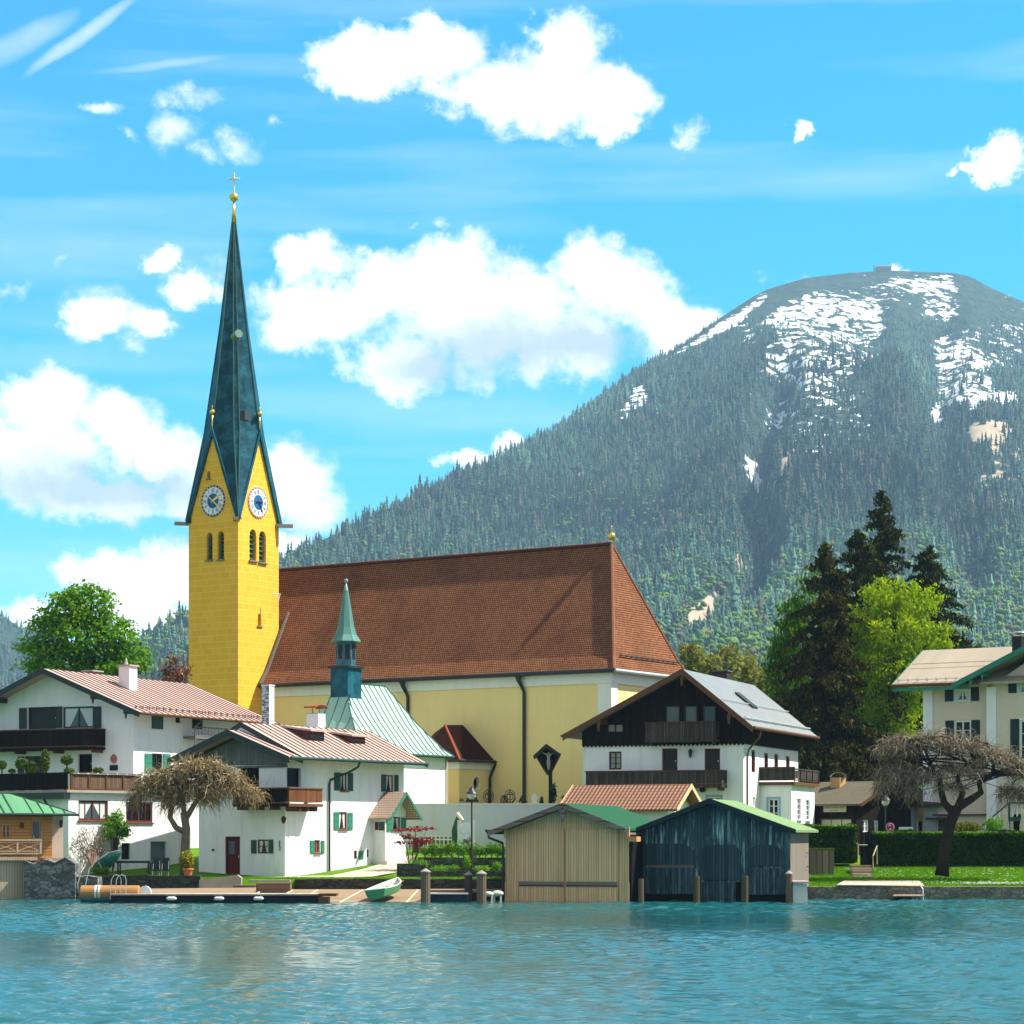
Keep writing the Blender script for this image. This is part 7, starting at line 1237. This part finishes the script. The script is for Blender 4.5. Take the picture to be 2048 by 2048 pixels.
ct_=thing('planter','weathered timber box planter with mossy top beside the teal boathouse','planter',(X(1645,126),126,.9)); Yc=126.0; mb=MB(); x0,x1=X(1612,Yc),X(1668,Yc); mb.box(((x0+x1)/2,Yc+.5,(Z(1700,Yc)+.6)/2),((x1-x0)/2,.5,(Z(1700,Yc)-.6)/2)); part(mb,'box',planks('planter_boards',(.10,.08,.06),(.36,.27,.19),.35,(.4,.3,.2),.6),ct_); mb=MB(); mb.box(((x0+x1)/2,Yc+.5,Z(1699,Yc)+.02),((x1-x0)/2+.04,.54,.05)); part(mb,'moss_top',M('moss',(.10,.14,.02),.95),ct_)
# folded parasols by the stair
for px,Y,lab in ((2011,143,'folded cream parasol beside the stair, the left one'),(2047,142,'folded cream parasol at the right picture edge')):
    t=thing('folded_parasol',lab,'parasol',(X(px,Y),Y,2),'folded parasols by the stair'); x=X(px,Y); zt=Z(1617,Y); zb=Z(1672,Y); mb=MB(); mb.lathe((x,Y,zb),[(.26,0),(.24,(zt-zb)*.4),(.13,(zt-zb)*.72),(.15,(zt-zb)*.75),(.03,(zt-zb))],9); part(mb,'canopy',M('parasol_cream',(.55,.47,.36),.85,.1,.2,4),t); mb=MB(); mb.tube([(x,Y,1.8),(x,Y,zt+.06)],.03,6); part(mb,'pole',BRFR,t)
YG=leafmat('golden_leaf',[(.10,.11,.008),(.30,.26,.02),(.42,.36,.04)],.3,1.5); FRL=leafmat('fresh_leaf',[(.03,.12,.006),(.10,.26,.015),(.22,.38,.03)],.4,1.0)
shrub('garden_bush','mounded olive bush behind the hedge under the stair','bush',1935,1655,32,11,136,leafmat('olive_leaf',[(.04,.06,.008),(.12,.14,.015),(.2,.2,.03)],.3,1),1500,.09,41); shrub('garden_bush','light green weeping bush at the foot of the stair','bush',1988,1655,18,20,137,BED,900,.09,42,droop=.7)
# pot plant, climbers, furniture by the terrace wing
pp=thing('pot_plant','golden round shrub in an orange terracotta pot under the weeping tree','plant',(X(376,121.5),121.5,1)); Yp=121.6; x=X(376,Yp); mb=MB(); zb=Z(1753,Yp); mb.lathe((x,Yp,zb),[(.19,0),(.26,.34),(.30,.35),(.30,.43),(.24,.44)],16); part(mb,'pot',M('orange_pot',(.62,.20,.06),.7),pp); leafball(pp,'foliage',YG,(x-.08,Yp,Z(1719,Yp)),(.40,.40,.50),1500,.06,8,.6)
cs=thing('climbing_shrub','bare pinkish climbing shrub spread against the white terrace wall','shrub',(X(180,127),127,1.1)); r=np.random.default_rng(12); mb=MB(); root=at(186,1745,126.9); P=[]
def onwall(px,py,o): s,z=TT.sz(px,py); return TT.pt(s,z,o)
for k in range(40):
    px=r.uniform(145,212); py=r.uniform(1655,1715); e=onwall(px,py,r.uniform(.1,.5)); m=onwall(lerp(186,px,.45),lerp(1740,py,.55),.3); mb.tube([root,m,e],[.03,.018,.006],4); P.append(np.array(e)+r.normal(size=(26,3))*.13)
part(mb,'stem',M('pinkish_twig',(.22,.13,.09),.9),cs); leaves(cs,'foliage',leafmat('pinkish_bud',[(.10,.06,.03),(.24,.16,.09),(.38,.30,.2)],.2,2),np.vstack(P),.045,r)
c2=thing('climbing_shrub','bright green climbing shrub on the wall between the two brown windows','shrub',(X(222,127.5),127.5,1.1)); r=np.random.default_rng(13); mb=MB(); root=onwall(218,1745,.3); P=[]
for k in range(22):
    px=r.uniform(203,243); py=r.uniform(1632,1672); e=onwall(px,py,r.uniform(.1,.6)); m=onwall(lerp(222,px,.4),lerp(1700,py,.5),.35); mb.tube([root,m,e],[.03,.02,.008],4); P.append(np.array(e)+r.normal(size=(48,3))*.17)
part(mb,'stem',BARK,c2); leaves(c2,'foliage',FRL,np.vstack(P),.09,r)
tb_=thing('garden_table','dark garden table in the shade of the terrace wing','table',(X(262,124.5),124.5,1.05)); Yt=124.4; mb=MB(); x0,x1=X(232,Yt),X(300,Yt); zt=Z(1724,Yt); mb.box(((x0+x1)/2,Yt+.4,zt),((x1-x0)/2,.45,.06)); part(mb,'tabletop',BLKGR,tb_)
for x in (x0+.1,x1-.1):
    for y in (.05,.75): mb=MB(); mb.box((x,Yt+y,(zt+1.0)/2),(.04,.04,(zt-1.0)/2)); part(mb,'leg',GYWOOD,tb_)
for i,(px,lab) in enumerate(((313,'dark folded garden chair left one beside the table'),(331,'dark folded garden chair nearest the weeping trunk'))):
    t=thing('garden_chair',lab,'chair',(X(px,124),124,1.05),'folded chairs by the table'); x=X(px,124); mb=MB(); mb.box((x,124.1,1.75),(.2,.03,.35),0,.2); part(mb,'backrest',BLKGR,t); mb=MB(); mb.box((x,123.9,1.45),(.2,.2,.03),0,.2); part(mb,'seat',BLKGR,t)
    for dx in (-.16,.16): mb=MB(); mb.tube([(x+dx,124.15,2.0),(x+dx*1.2,123.7,1.0)],.02,4); part(mb,'leg',STEEL,t)
cv_=thing('canoe','dark green tarpaulined canoe propped against the table','canoe',(X(215,123.6),123.6,1)); mb=MB(); a=at(187,1742,123.5); b=at(240,1706,123.9); mb.tube([a,a.lerp(b,.15),a.lerp(b,.5),a.lerp(b,.85),b],[.15,.34,.36,.22,.08],10); part(mb,'cover',M('tarpaulin_green',(.015,.09,.065),.5),cv_); mb=MB(); mb.tube([a.lerp(b,.30)+Vector((-.1,-.38,.2)),a.lerp(b,.34)+Vector((.05,-.4,-.2))],.02,4); part(mb,'strap',FEND,cv_)
shrub('bed_plant','bright green leafy plant below the tarpaulined canoe','plant',196,1742,13,8,122.6,FRL,320,.08,51,'clumps by the canoe'); shrub('bed_plant','small bright green plant right of the tarpaulined canoe','plant',212,1742,8,10,122.9,FRL,240,.07,52,'clumps by the canoe')
# ================================================================ cemetery: wayside cross and grave markers
WOODB=planks('cross_wood',(.018,.014,.012),(.05,.04,.035),.12)
wc=thing('wayside_crucifix','tall dark wooden roofed wayside crucifix against the yellow church wall','crucifix',(X(1101,147),147,5.2)); Yw=147.0; PW_=lambda x,y,d=0: Vector((X(x,Yw),Yw+d,Z(y,Yw)))
mb=MB(); mb.box((X(1101,Yw),Yw,(5.0+Z(1505,Yw))/2),(.12,.12,(Z(1505,Yw)-5.0)/2)); part(mb,'post',WOODB,wc)
mb=MB(); mb.prism([PW_(1072,1511,.14),PW_(1092,1490,.14),PW_(1120,1508,.14),PW_(1097,1552,.14)],(0,.06,0)); mb.prism([PW_(1118,1508,-.45),PW_(1121,1508,.14),PW_(1100,1550,.14),PW_(1098,1550,0)],(.06,0,0)); mb.prism([PW_(1072,1511,-.45),PW_(1072,1511,.14),PW_(1095,1550,.14),PW_(1095,1550,0)],(-.06,0,0)); part(mb,'shrine_back',WOODB,wc)
mb=MB(); mb.prism([PW_(1066,1512,-.6),PW_(1092,1488,-.6),PW_(1122,1509,-.6),PW_(1119,1516,-.6),PW_(1092,1496,-.6),PW_(1069,1519,-.6)],(0,1.0,0)); part(mb,'roof',M('shrine_roof',(.04,.035,.033)),wc); mb=MB(); mb.box((X(1097,Yw),Yw-.02,Z(1509,Yw)),(.42,.05,.05)); mb.box((X(1097,Yw),Yw-.02,Z(1522,Yw)),(.05,.05,.6)); part(mb,'cross_beam',WOODB,wc)
# carved figure on the cross: one continuous skin body
def skinfig(name,joints,edges,radii,mat,parent):
    me=bpy.data.meshes.new(name); b=BASE[parent.name]; me.from_pydata([tuple(Vector(j)-b) for j in joints],edges,[]); o=bpy.data.objects.new(name,me); COL.objects.link(o); o.parent=parent
    m=o.modifiers.new('skin','SKIN'); me.skin_vertices[0].data[0].use_root=True
    for i,r in enumerate(radii): me.skin_vertices[0].data[i].radius=(r,r)
    o.modifiers.new('sub','SUBSURF').levels=1; o.modifiers['sub'].render_levels=1
    me.materials.append(mat); o['label']='carved pale figure with outstretched arms'; return o
fx,fz=X(1097,Yw),Z(1522,Yw); J=lambda x,z,y=0: (fx+x,Yw-.14+y,fz+z)
try: skinfig('carved_figure',[J(0,.0),J(0,.22),J(.0,.40),J(.02,.48),J(.03,.58,-.04),J(-.16,.42),J(-.30,.50),J(-.42,.58),J(.16,.42),J(.30,.50),J(.42,.58),J(-.06,-.03),J(-.05,-.30,-.06),J(-.01,-.58),J(.06,-.03),J(.05,-.30,-.06),J(.01,-.60)],[(0,1),(1,2),(2,3),(3,4),(2,5),(5,6),(6,7),(2,8),(8,9),(9,10),(0,11),(11,12),(12,13),(0,14),(14,15),(15,16)],[.10,.11,.10,.05,.085,.055,.042,.03,.055,.042,.03,.08,.06,.035,.08,.06,.035],M('carved_pale',(.42,.36,.27),.7),wc)
except Exception as ex: print('skin',ex)
shrub('grave_shrub','dark upright shrub beside the foot of the wayside crucifix','shrub',1107,1585,7,22,146.4,leafmat('dark_leaf',[(.006,.012,.005),(.02,.035,.012),(.04,.06,.02)],.1,2),500,.07,61)
Yv=145.2; STN=M('grave_stone',(.13,.12,.11),.8); GI=M('grave_iron',(.03,.032,.03),.5)
def gm_(name,label,px): return thing(name,label,'grave marker',(X(px,Yv),Yv,5.15),'grave markers above the wall')
g=gm_('grave_marker','dark roofed grave marker behind the globe lamp',943); mb=MB(); mb.prism([at(a,b,Yv) for a,b in ((930,1604),(938,1590),(943,1580),(952,1592),(958,1604))],(0,.15,0)); mb.sphere(at(943,1580,Yv),.17,8); part(mb,'marker',GI,g)
for px,lab in ((977,'oval wrought-iron grave cross at the foot of the downpipe'),(1020,'branching wrought-iron grave cross, the right-hand curly one'),(1008,'small wrought-iron grave cross left of the branching one')):
    g=gm_('grave_cross',lab,px); s=.62 if px==1008 else 1; mb=MB(); c=at(px,1592 if s==1 else 1598,Yv); mb.tube([c-Vector((0,0,.75*s)),c+Vector((0,0,.42*s))],.035,5); mb.tube([c+Vector((-.22*s,0,.1)),c+Vector((.22*s,0,.1))],.03,5)
    for rr in (.20,.32): mb.tube([c+Vector((rr*s*math.cos(a*math.pi/6),0,rr*1.25*s*math.sin(a*math.pi/6))) for a in range(13)],.028,5,cap=False)
    if px!=977: 
        for sx in (-1,1): mb.tube([c+Vector((sx*.1,0,-.5*s)),c+Vector((sx*.34*s,0,-.2)),c+Vector((sx*.30*s,0,.1))],.03,5)
    part(mb,'ironwork',GI,g)
g=gm_('grave_marker','small wooden grave marker with pitched roof',1045); mb=MB(); mb.prism([at(a,b,Yv-.1) for a,b in ((1036,1604),(1045,1588),(1055,1604),(1050,1604),(1045,1595),(1041,1604))],(0,.4,0)); part(mb,'roof',GYWOOD,g); mb=MB(); mb.box((X(1045,Yv),Yv,5.3),(.08,.05,.3)); part(mb,'post',GYWOOD,g)
g=gm_('grave_cross','bright white stepped stone cross on the cemetery wall',1069); mb=MB(); c=at(1069,1598,Yv); mb.box(c,(.12,.08,.30)); mb.box(c+Vector((0,0,.06)),(.21,.075,.10)); mb.box(c-Vector((0,0,.28)),(.28,.12,.06)); part(mb,'cross',M('white_stone',(.8,.79,.76),.7),g)
g=gm_('grave_marker','low rounded dark gravestone left of the globe lamp',923); mb=MB(); c=at(923,1603,Yv); mb.prism([c+Vector((.16*math.cos(R(a)),0,.22*math.sin(R(a)))) for a in range(0,181,20)],(0,.15,0)); part(mb,'stone',STN,g)
g=gm_('grave_marker','leafy dark grave marker right of the white cross',1083); mb=MB(); c=at(1083,1602,Yv); mb.prism([c+Vector((-.15,0,-.15)),c+Vector((.15,0,-.15)),c+Vector((.1,0,.25)),c+Vector((-.05,0,.3))],(0,.12,0)); part(mb,'stone',GI,g)
g=gm_('grave_marker','pale grave marker beside the garage roof verge',1126); mb=MB(); c=at(1126,1597,Yv); mb.box(c,(.06,.05,.22)); mb.box(c+Vector((0,0,.06)),(.15,.045,.05)); part(mb,'cross',STN,g)
# ================================================================ trees
def tree(name,label,base,trunk,limbs,mat_t):
    t=thing(name,label,'tree',base); mb=MB()
    for pts,rs in [trunk]+limbs: mb.tube(pts,rs,7)
    part(mb,'trunk',mat_t,t); return t
def cloudpts(r,ells,n,per,shell=.5,sig=.35):
    vol=np.array([a[3]*a[4]*a[5] for a in ells])**.7; P=[];k=r.choice(len(ells),n,p=vol/vol.sum())
    d=r.normal(size=(n,3)); d/=np.linalg.norm(d,axis=1)[:,None]; E=np.array(ells)[k]; rad=(shell+(1-shell)*r.random((n,1)))**.8
    c=E[:,:3]+d*rad*E[:,3:6]; d2=(d+np.array([0,0,.35]))
    return np.repeat(c,per,0)+r.normal(size=(n*per,3))*sig*np.array([1,1,.55]),np.repeat(d2,per,0)
def ell(px,py,Y,rx,rz,ry=None): p=at(px,py,Y); k=Y/F; return (p.x,p.y,p.z,rx*k,(ry or rx)*k,rz*k)
# broad maple on the left
MAPL=leafmat('maple_leaf',[(.02,.09,.001),(.09,.24,.004),(.28,.46,.012)],.5,.35); Y=176; r=np.random.default_rng(31)
b=Vector((X(165,Y),Y,5)); fk=[(95,1300),(120,1240),(150,1210),(185,1195),(215,1230),(250,1270),(270,1310),(60,1320),(140,1290),(200,1280)]
limbs=[([b+Vector((random.uniform(-.2,.2),0,5)),at(lerp(160,x,.5),lerp(1370,y,.5),Y),at(x,y,Y+random.uniform(-2,2))],[.30,.17,.05]) for x,y in fk]
t=tree('maple_tree','broad bright green maple rising behind the left white house',b,([b,b+Vector((0,0,6)),at(168,1290,Y)],[.55,.42,.2]),limbs,BARK)
EL=[ell(130,1225,Y,42,38),ell(185,1212,Y,42,40),ell(95,1265,Y,38,40),ell(228,1265,Y,40,38),ell(160,1270,Y,60,50),ell(70,1310,Y,34,32),ell(258,1318,Y,36,36),ell(110,1330,Y,50,40),ell(210,1330,Y,55,40),ell(160,1190,Y,30,18)]
P,Nn=cloudpts(r,EL,520,24,.6,.40); leaves(t,'crown',MAPL,P,.16,r,Nn*.6,.75)
t=thing('copper_beech','small dark red-leaved tree in front of the yellow tower','tree',(X(362,158),158,4)); mb=MB(); r=np.random.default_rng(32); b=Vector((X(366,158),158,4)); P=[]
for k in range(16): e=at(r.uniform(330,375),r.uniform(1318,1365),158+r.uniform(-.6,.6)); mb.tube([b,b.lerp(e,.6),e],[.08,.05,.015],5); P.append(np.array(e)+r.normal(size=(30,3))*.25)
part(mb,'trunk',BARK,t); leaves(t,'crown',leafmat('copper_leaf',[(.05,.012,.008),(.14,.04,.02),(.25,.08,.035)],.3,1),np.vstack(P),.13,r)
# spruces
SPR=leafmat('spruce_needle',[(.004,.012,.001),(.016,.028,.003),(.09,.08,.010)],.08,.4,.8); SPRB=leafmat('brownish_spruce_needle',[(.004,.010,.001),(.022,.028,.003),(.11,.085,.010)],.08,.4,.8)
def spruce(label,px,pyt,pyb,Y,wpx,seed,mat,lean=0,top=.02):
    r=np.random.default_rng(seed); tp=at(px,pyt,Y); bt=at(px+lean,pyb,Y); Ht=tp.z-bt.z; Wd=wpx/F*Y; t=thing('spruce_tree',label,'tree',(bt.x,Y,2.5),'tall spruces behind the chalet'); mb=MB(); mb.tube([Vector((bt.x,Y,2.0)),bt,bt.lerp(tp,.5),tp],[.42,.38,.2,.02],8); P=[];Nn=[]; nb=int(Ht*8)
    for k in range(nb):
        f=(k+r.random())/nb; z=tp.z-Ht*f; c=tp.lerp(bt,f); L=Wd*(.04+.96*f**.72)*r.uniform(.62,1.12); a=r.uniform(0,6.28); d=np.array([math.cos(a),math.sin(a)]); m=max(3,int(L*7)); u=(np.arange(m)+.6)/m; up=.25*np.sin(u*3.0)-.42*u**1.3*(.4+f); bx=c.x+d[0]*L*u; by=c.y+d[1]*L*u; bz=z+L*up*.6+.22*L*np.maximum(0,u-.75)
        if k%3==0 and L>1: mb.tube([(c.x,c.y,z),(bx[m//2],by[m//2],bz[m//2]),(bx[-1],by[-1],bz[-1])],[.05,.03,.008],4)
        base=np.c_[bx,by,bz]; rep=8; q=np.repeat(base,rep,0)+r.normal(size=(m*rep,3))*np.array([.13,.13,.06])*(1+.5*L/4); q[:,2]-=np.abs(r.normal(size=len(q)))*.20; P.append(q); Nn.append(np.tile([d[0]*.3,d[1]*.3,-.2],(len(q),1)))
    part(mb,'trunk',BARKD,t); leaves(t,'crown',mat,np.vstack(P),.22,r,None,.38,.5); return t
spruce('tallest dark spruce with pointed top among the trees behind the chalet',1764,984,1560,186,150,71,SPR); spruce('brownish spruce with dense top on the left of the spruce group',1652,1085,1580,165,155,72,SPRB,-8); spruce('short-topped dark spruce just left of the tallest one',1715,1058,1520,176,165,73,SPR,8); spruce('slim dark spruce right of the tallest one',1858,1092,1500,188,150,74,SPR,6); spruce('low dark spruce in the shade below the tree group',1672,1215,1640,166,85,75,SPR)
# bare dark trunks in the shade of the group
mb=MB(); t=thing('tree_trunk','long bare grey-brown trunk in the shade of the spruces','tree',(X(1652,174),174,2.5)); mb.tube([(X(1651,174),174,2),at(1651,1240,174)],[.35,.2],8); part(mb,'trunk',BARK,t)
BIR=leafmat('birch_leaf',[(.05,.13,.001),(.22,.34,.001),(.50,.56,.006)],.5,.30); BIRD=leafmat('willow_leaf',[(.012,.06,.002),(.05,.15,.003),(.17,.29,.008)],.45,.30)
def drooptree(label,base_px,Y,EL,mat,n,per,seed,size,droop,tips,limbpx):
    r=np.random.default_rng(seed); b=Vector((X(base_px,Y),Y,2.5)); limbs=[([b+Vector((0,0,4)),at(lerp(base_px,x,.45),lerp(1500,y,.6),Y),at(x,y,Y+r.uniform(-1,1))],[.22,.13,.04]) for x,y in limbpx]; t=tree('birch_tree',label,b,([b,b+Vector((.1,0,5)),at(*limbpx[0],Y)],[.4,.32,.15]),limbs,BARK)
    P,Nn=cloudpts(r,EL,n,per,.55,.27); k=r.random(len(P))<.55; P[k,2]-=np.abs(r.normal(size=k.sum()))*tips; leaves(t,'crown',mat,P,size,r,Nn*.3,.5,droop)
Y=168
drooptree('bright yellow-green birch in sunlight left of the cream house',1790,Y,[ell(1765,1190,Y,42,45),ell(1830,1200,Y,48,45),ell(1725,1240,Y,38,40),ell(1790,1265,Y,80,60),ell(1860,1290,Y,42,55),ell(1755,1330,Y,70,50),ell(1830,1350,Y,55,50),ell(1740,1400,Y,40,45),ell(1800,1430,Y,45,60),ell(1700,1290,Y,30,35),ell(1885,1270,Y,20,30)],BIR,430,40,81,.15,.5,.5,[(1790,1230),(1760,1200),(1830,1210),(1850,1290),(1740,1320),(1800,1380)])
drooptree('darker green weeping birch on the left edge of the tree group',1600,170,[ell(1622,1165,170,20,28),ell(1592,1225,170,32,35),ell(1572,1280,170,32,45),ell(1560,1335,170,26,55),ell(1592,1390,170,40,55),ell(1556,1395,170,20,50),ell(1575,1465,170,34,45)],BIRD,330,30,82,.15,.75,1.1,[(1610,1220),(1575,1280),(1620,1300),(1560,1350)])
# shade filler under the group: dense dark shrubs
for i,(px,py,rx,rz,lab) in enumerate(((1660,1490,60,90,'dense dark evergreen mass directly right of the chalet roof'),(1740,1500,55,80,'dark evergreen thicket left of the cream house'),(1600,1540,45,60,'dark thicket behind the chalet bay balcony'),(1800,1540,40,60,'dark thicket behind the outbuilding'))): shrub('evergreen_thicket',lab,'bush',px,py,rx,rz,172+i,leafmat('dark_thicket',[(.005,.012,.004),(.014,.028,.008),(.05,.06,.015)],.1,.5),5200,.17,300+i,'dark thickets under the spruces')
# pale spring trees behind the chalet roof
SPRG=leafmat('spring_leaf',[(.08,.09,.018),(.20,.20,.035),(.32,.30,.07)],.4,.3)
for i,(px,py,rx,rz) in enumerate(((1385,1315,26,34),(1418,1335,30,30),(1455,1325,30,42),(1492,1345,28,40),(1525,1370,26,44),(1550,1410,22,40),(1440,1365,30,25),(1500,1400,26,34))):
    lab=['slender ochre-green tree next to the hipped church roof','low ochre-green tree above the chalet ridge','tallest ochre-green tree behind the chalet chimney','ochre-green tree right of the chalet chimney','ochre-green tree left of the weeping birch','small ochre-green tree against the weeping birch','low bush-like tree behind the chalet ridge','low ochre tree over the chalet roof verge'][i]
    Yt=205+i*4; t=shrub('spring_tree',lab,'tree',px,py,rx,rz,Yt,SPRG,620,.26,400+i,'pale spring trees behind the chalet',stem=False); p=at(px,py,Yt); mb=MB(); r=np.random.default_rng(i); b=(p.x,Yt,5); mb.tube([b,tuple(p)],[.25,.1],6)
    for k in range(7): e=at(px+r.uniform(-rx,rx),py+r.uniform(-rz*1.15,rz*.2),Yt); mb.tube([p-Vector((0,0,1.5)),e],[.07,.015],4)
    part(mb,'trunk',BARK,t)
# weeping bare trees
def twigs(r,starts,dirs,Ln,seg=5,w=.012,grav=.42,curl=.34):
    n=len(starts); gv=grav*np.where(r.random((n,1))<.16,.25,1.0); P=np.array(starts,float); D=np.array(dirs,float); D/=np.linalg.norm(D,axis=1)[:,None]; rows=[P.copy()]; st=(Ln/seg)[:,None]
    for k in range(seg): D=D+np.array([0,0,-1.])*gv+r.normal(size=(n,3))*curl; D/=np.linalg.norm(D,axis=1)[:,None]; P=P+D*st; rows.append(P.copy())
    A=np.stack(rows,1); ww=(w*(1-np.linspace(0,.75,seg+1)))[None,:,None]; side=r.normal(size=(n,1,3)); side/=np.linalg.norm(side,axis=2,keepdims=True); s2=np.cross(side,np.array([[[0,0,1.]]])); s2/=np.linalg.norm(s2,axis=2,keepdims=True)+1e-9
    L1=A+side*ww; L2=A+(-.5*side+.87*s2)*ww; L3=A+(-.5*side-.87*s2)*ww; V=np.stack([L1,L2,L3],2).reshape(-1,3); k=seg+1; Fa=[]
    base=(np.arange(n)*k*3)[:,None]
    for i in range(seg):
        for q in range(3): a=i*3+q; b=i*3+(q+1)%3; Fa.append(np.c_[base+a,base+b,base+b+3,base+a+3])
    return V,np.vstack(Fa)
def weeping(label,trunk,limbs,ELs,n,seed,twm,lmin,lmax,Y,grav):
    r=np.random.default_rng(seed); t=thing('weeping_tree',label,'tree',trunk[0][0]); mb=MB()
    for pts,rs in [trunk]+limbs: mb.tube(pts,rs,9)
    part(mb,'trunk',BARKD if seed==92 else M('pale_bark',(.20,.155,.105),.95,.1,.45,6,.8),t,smooth=True); E=np.array(ELs); vol=(E[:,3]*E[:,5]); k=r.choice(len(ELs),n,p=vol/vol.sum()); d=r.normal(size=(n,3)); d/=np.linalg.norm(d,axis=1)[:,None]; d[:,2]=np.abs(d[:,2])*.9-.15; S=E[k,:3]+d*(.35+.65*r.random((n,1)))*E[k,3:6]; c=E[:,:3].mean(0); out=S-c; out[:,2]=np.abs(out[:,2])*.6+.5; V,Fa=twigs(r,S,out/np.linalg.norm(out,axis=1)[:,None]+r.normal(size=(n,3))*.9,r.uniform(lmin,lmax,n),7,.022,grav); fpart('crown',V,Fa,twm,t)
    # boughs inside the crown
    mb=MB()
    for q in range(46): e=Vector(S[r.integers(n)]); s=Vector(limbs[r.integers(len(limbs))][0][-1]); m=s.lerp(e,.5)+Vector((r.normal()*.2,r.normal()*.2,.25)); mb.tube([s,m,e],[.05,.035,.015],5)
    part(mb,'bough',BARKD if seed==92 else BARK,t)
TWG=leafmat('bare_twig',[(.035,.022,.008),(.20,.135,.045),(.62,.50,.30)],.0,2.5,.8); TWG2=leafmat('grey_twig',[(.03,.022,.012),(.17,.125,.075),(.52,.43,.32)],.0,2.5,.8)
Y=122.8; W1=lambda x,y,d=0: at(x,y,Y+d)
weeping('bare tousled weeping tree with pale trunk before the white houses',([W1(370,1753),W1(369,1700),W1(372,1655),W1(368,1625)],[.30,.22,.21,.20]),[([W1(372,1665),W1(352,1655),W1(340,1635),W1(345,1600),W1(330,1570)],[.17,.16,.14,.12,.08]),([W1(370,1640),W1(385,1615),W1(400,1590),W1(398,1565)],[.17,.14,.12,.08]),([W1(369,1640),W1(366,1600),W1(372,1550)],[.16,.13,.08]),([W1(345,1600),W1(320,1570,.5),W1(300,1555,.8)],[.1,.07,.05]),([W1(398,1590),W1(430,1560,-.4),W1(455,1550,-.5)],[.1,.07,.05])],
 [ell(350,1610,Y,28,22,25),ell(415,1600,Y,30,22,25),ell(275,1600,Y,22,18,25),ell(500,1590,Y,30,22,25),ell(335,1560,Y,55,34,45),ell(395,1540,Y,60,32,50),ell(440,1555,Y,50,28,40),ell(300,1580,Y,38,25,35),ell(470,1580,Y,42,22,35),ell(360,1590,Y,55,28,40),ell(405,1580,Y,55,25,40)],4300,91,TWG,.4,1.3,Y,.30)
Y=123.5; W2=lambda x,y,d=0: at(x,y,Y+d)
weeping('dark gnarled weeping tree with wide bare crown on the right lawn',([W2(1884,1752),W2(1888,1715),W2(1892,1680),W2(1903,1640),W2(1915,1615)],[.40,.30,.29,.30,.28]),[([W2(1908,1628),W2(1888,1605),W2(1882,1580),W2(1878,1550),W2(1860,1530)],[.24,.19,.16,.13,.09]),([W2(1915,1615),W2(1940,1600),W2(1962,1585),W2(1958,1565),W2(1985,1548),W2(2030,1535)],[.25,.21,.18,.16,.14,.09]),([W2(1915,1615),W2(1925,1585),W2(1915,1555),W2(1935,1525)],[.2,.15,.12,.07]),([W2(1878,1552),W2(1840,1530,.5),W2(1800,1515,.8)],[.12,.09,.06]),([W2(1862,1530),W2(1850,1500,-.5),W2(1820,1480,-.6)],[.09,.07,.05]),([W2(1985,1548),W2(1990,1510,.4),W2(1970,1485,.5)],[.11,.08,.05]),([W2(2030,1535),W2(2080,1545)],[.09,.05])],
 [ell(1770,1580,Y,26,22,25),ell(1905,1580,Y,35,20,30),ell(2025,1590,Y,40,30,35),ell(1830,1585,Y,26,16,25),ell(1800,1500,Y,50,42,45),ell(1865,1490,Y,60,38,50),ell(1930,1500,Y,60,35,50),ell(1990,1520,Y,55,32,50),ell(2045,1545,Y,45,35,45),ell(1785,1550,Y,38,32,40),ell(1845,1555,Y,48,28,45),ell(1920,1545,Y,50,28,45),ell(2090,1570,Y,35,30,40)],5200,92,TWG2,.4,1.25,Y,.27)
# mountain-top hut
hut=thing('summit_hut','tiny hut with mast on the snowy mountain summit','hut',at(1765,541,4205)); mb=MB(); c=at(1766,540,4205); mb.box(c,(14,8,4)); part(mb,'wall',M('hut_wall',(.25,.23,.2)),hut); mb=MB(); mb.prism([c+Vector((-16,-9,4)),c+Vector((16,-9,4)),c+Vector((16,0,8)),c+Vector((-16,0,8))],(0,0,.6)); part(mb,'roof',M('hut_roof',(.15,.14,.14)),hut); mb=MB(); m=at(1748,541,4205); mb.tube([m,m+Vector((0,0,10))],1.0,5); part(mb,'mast',M('hut_wall',(.25,.23,.2)),hut)
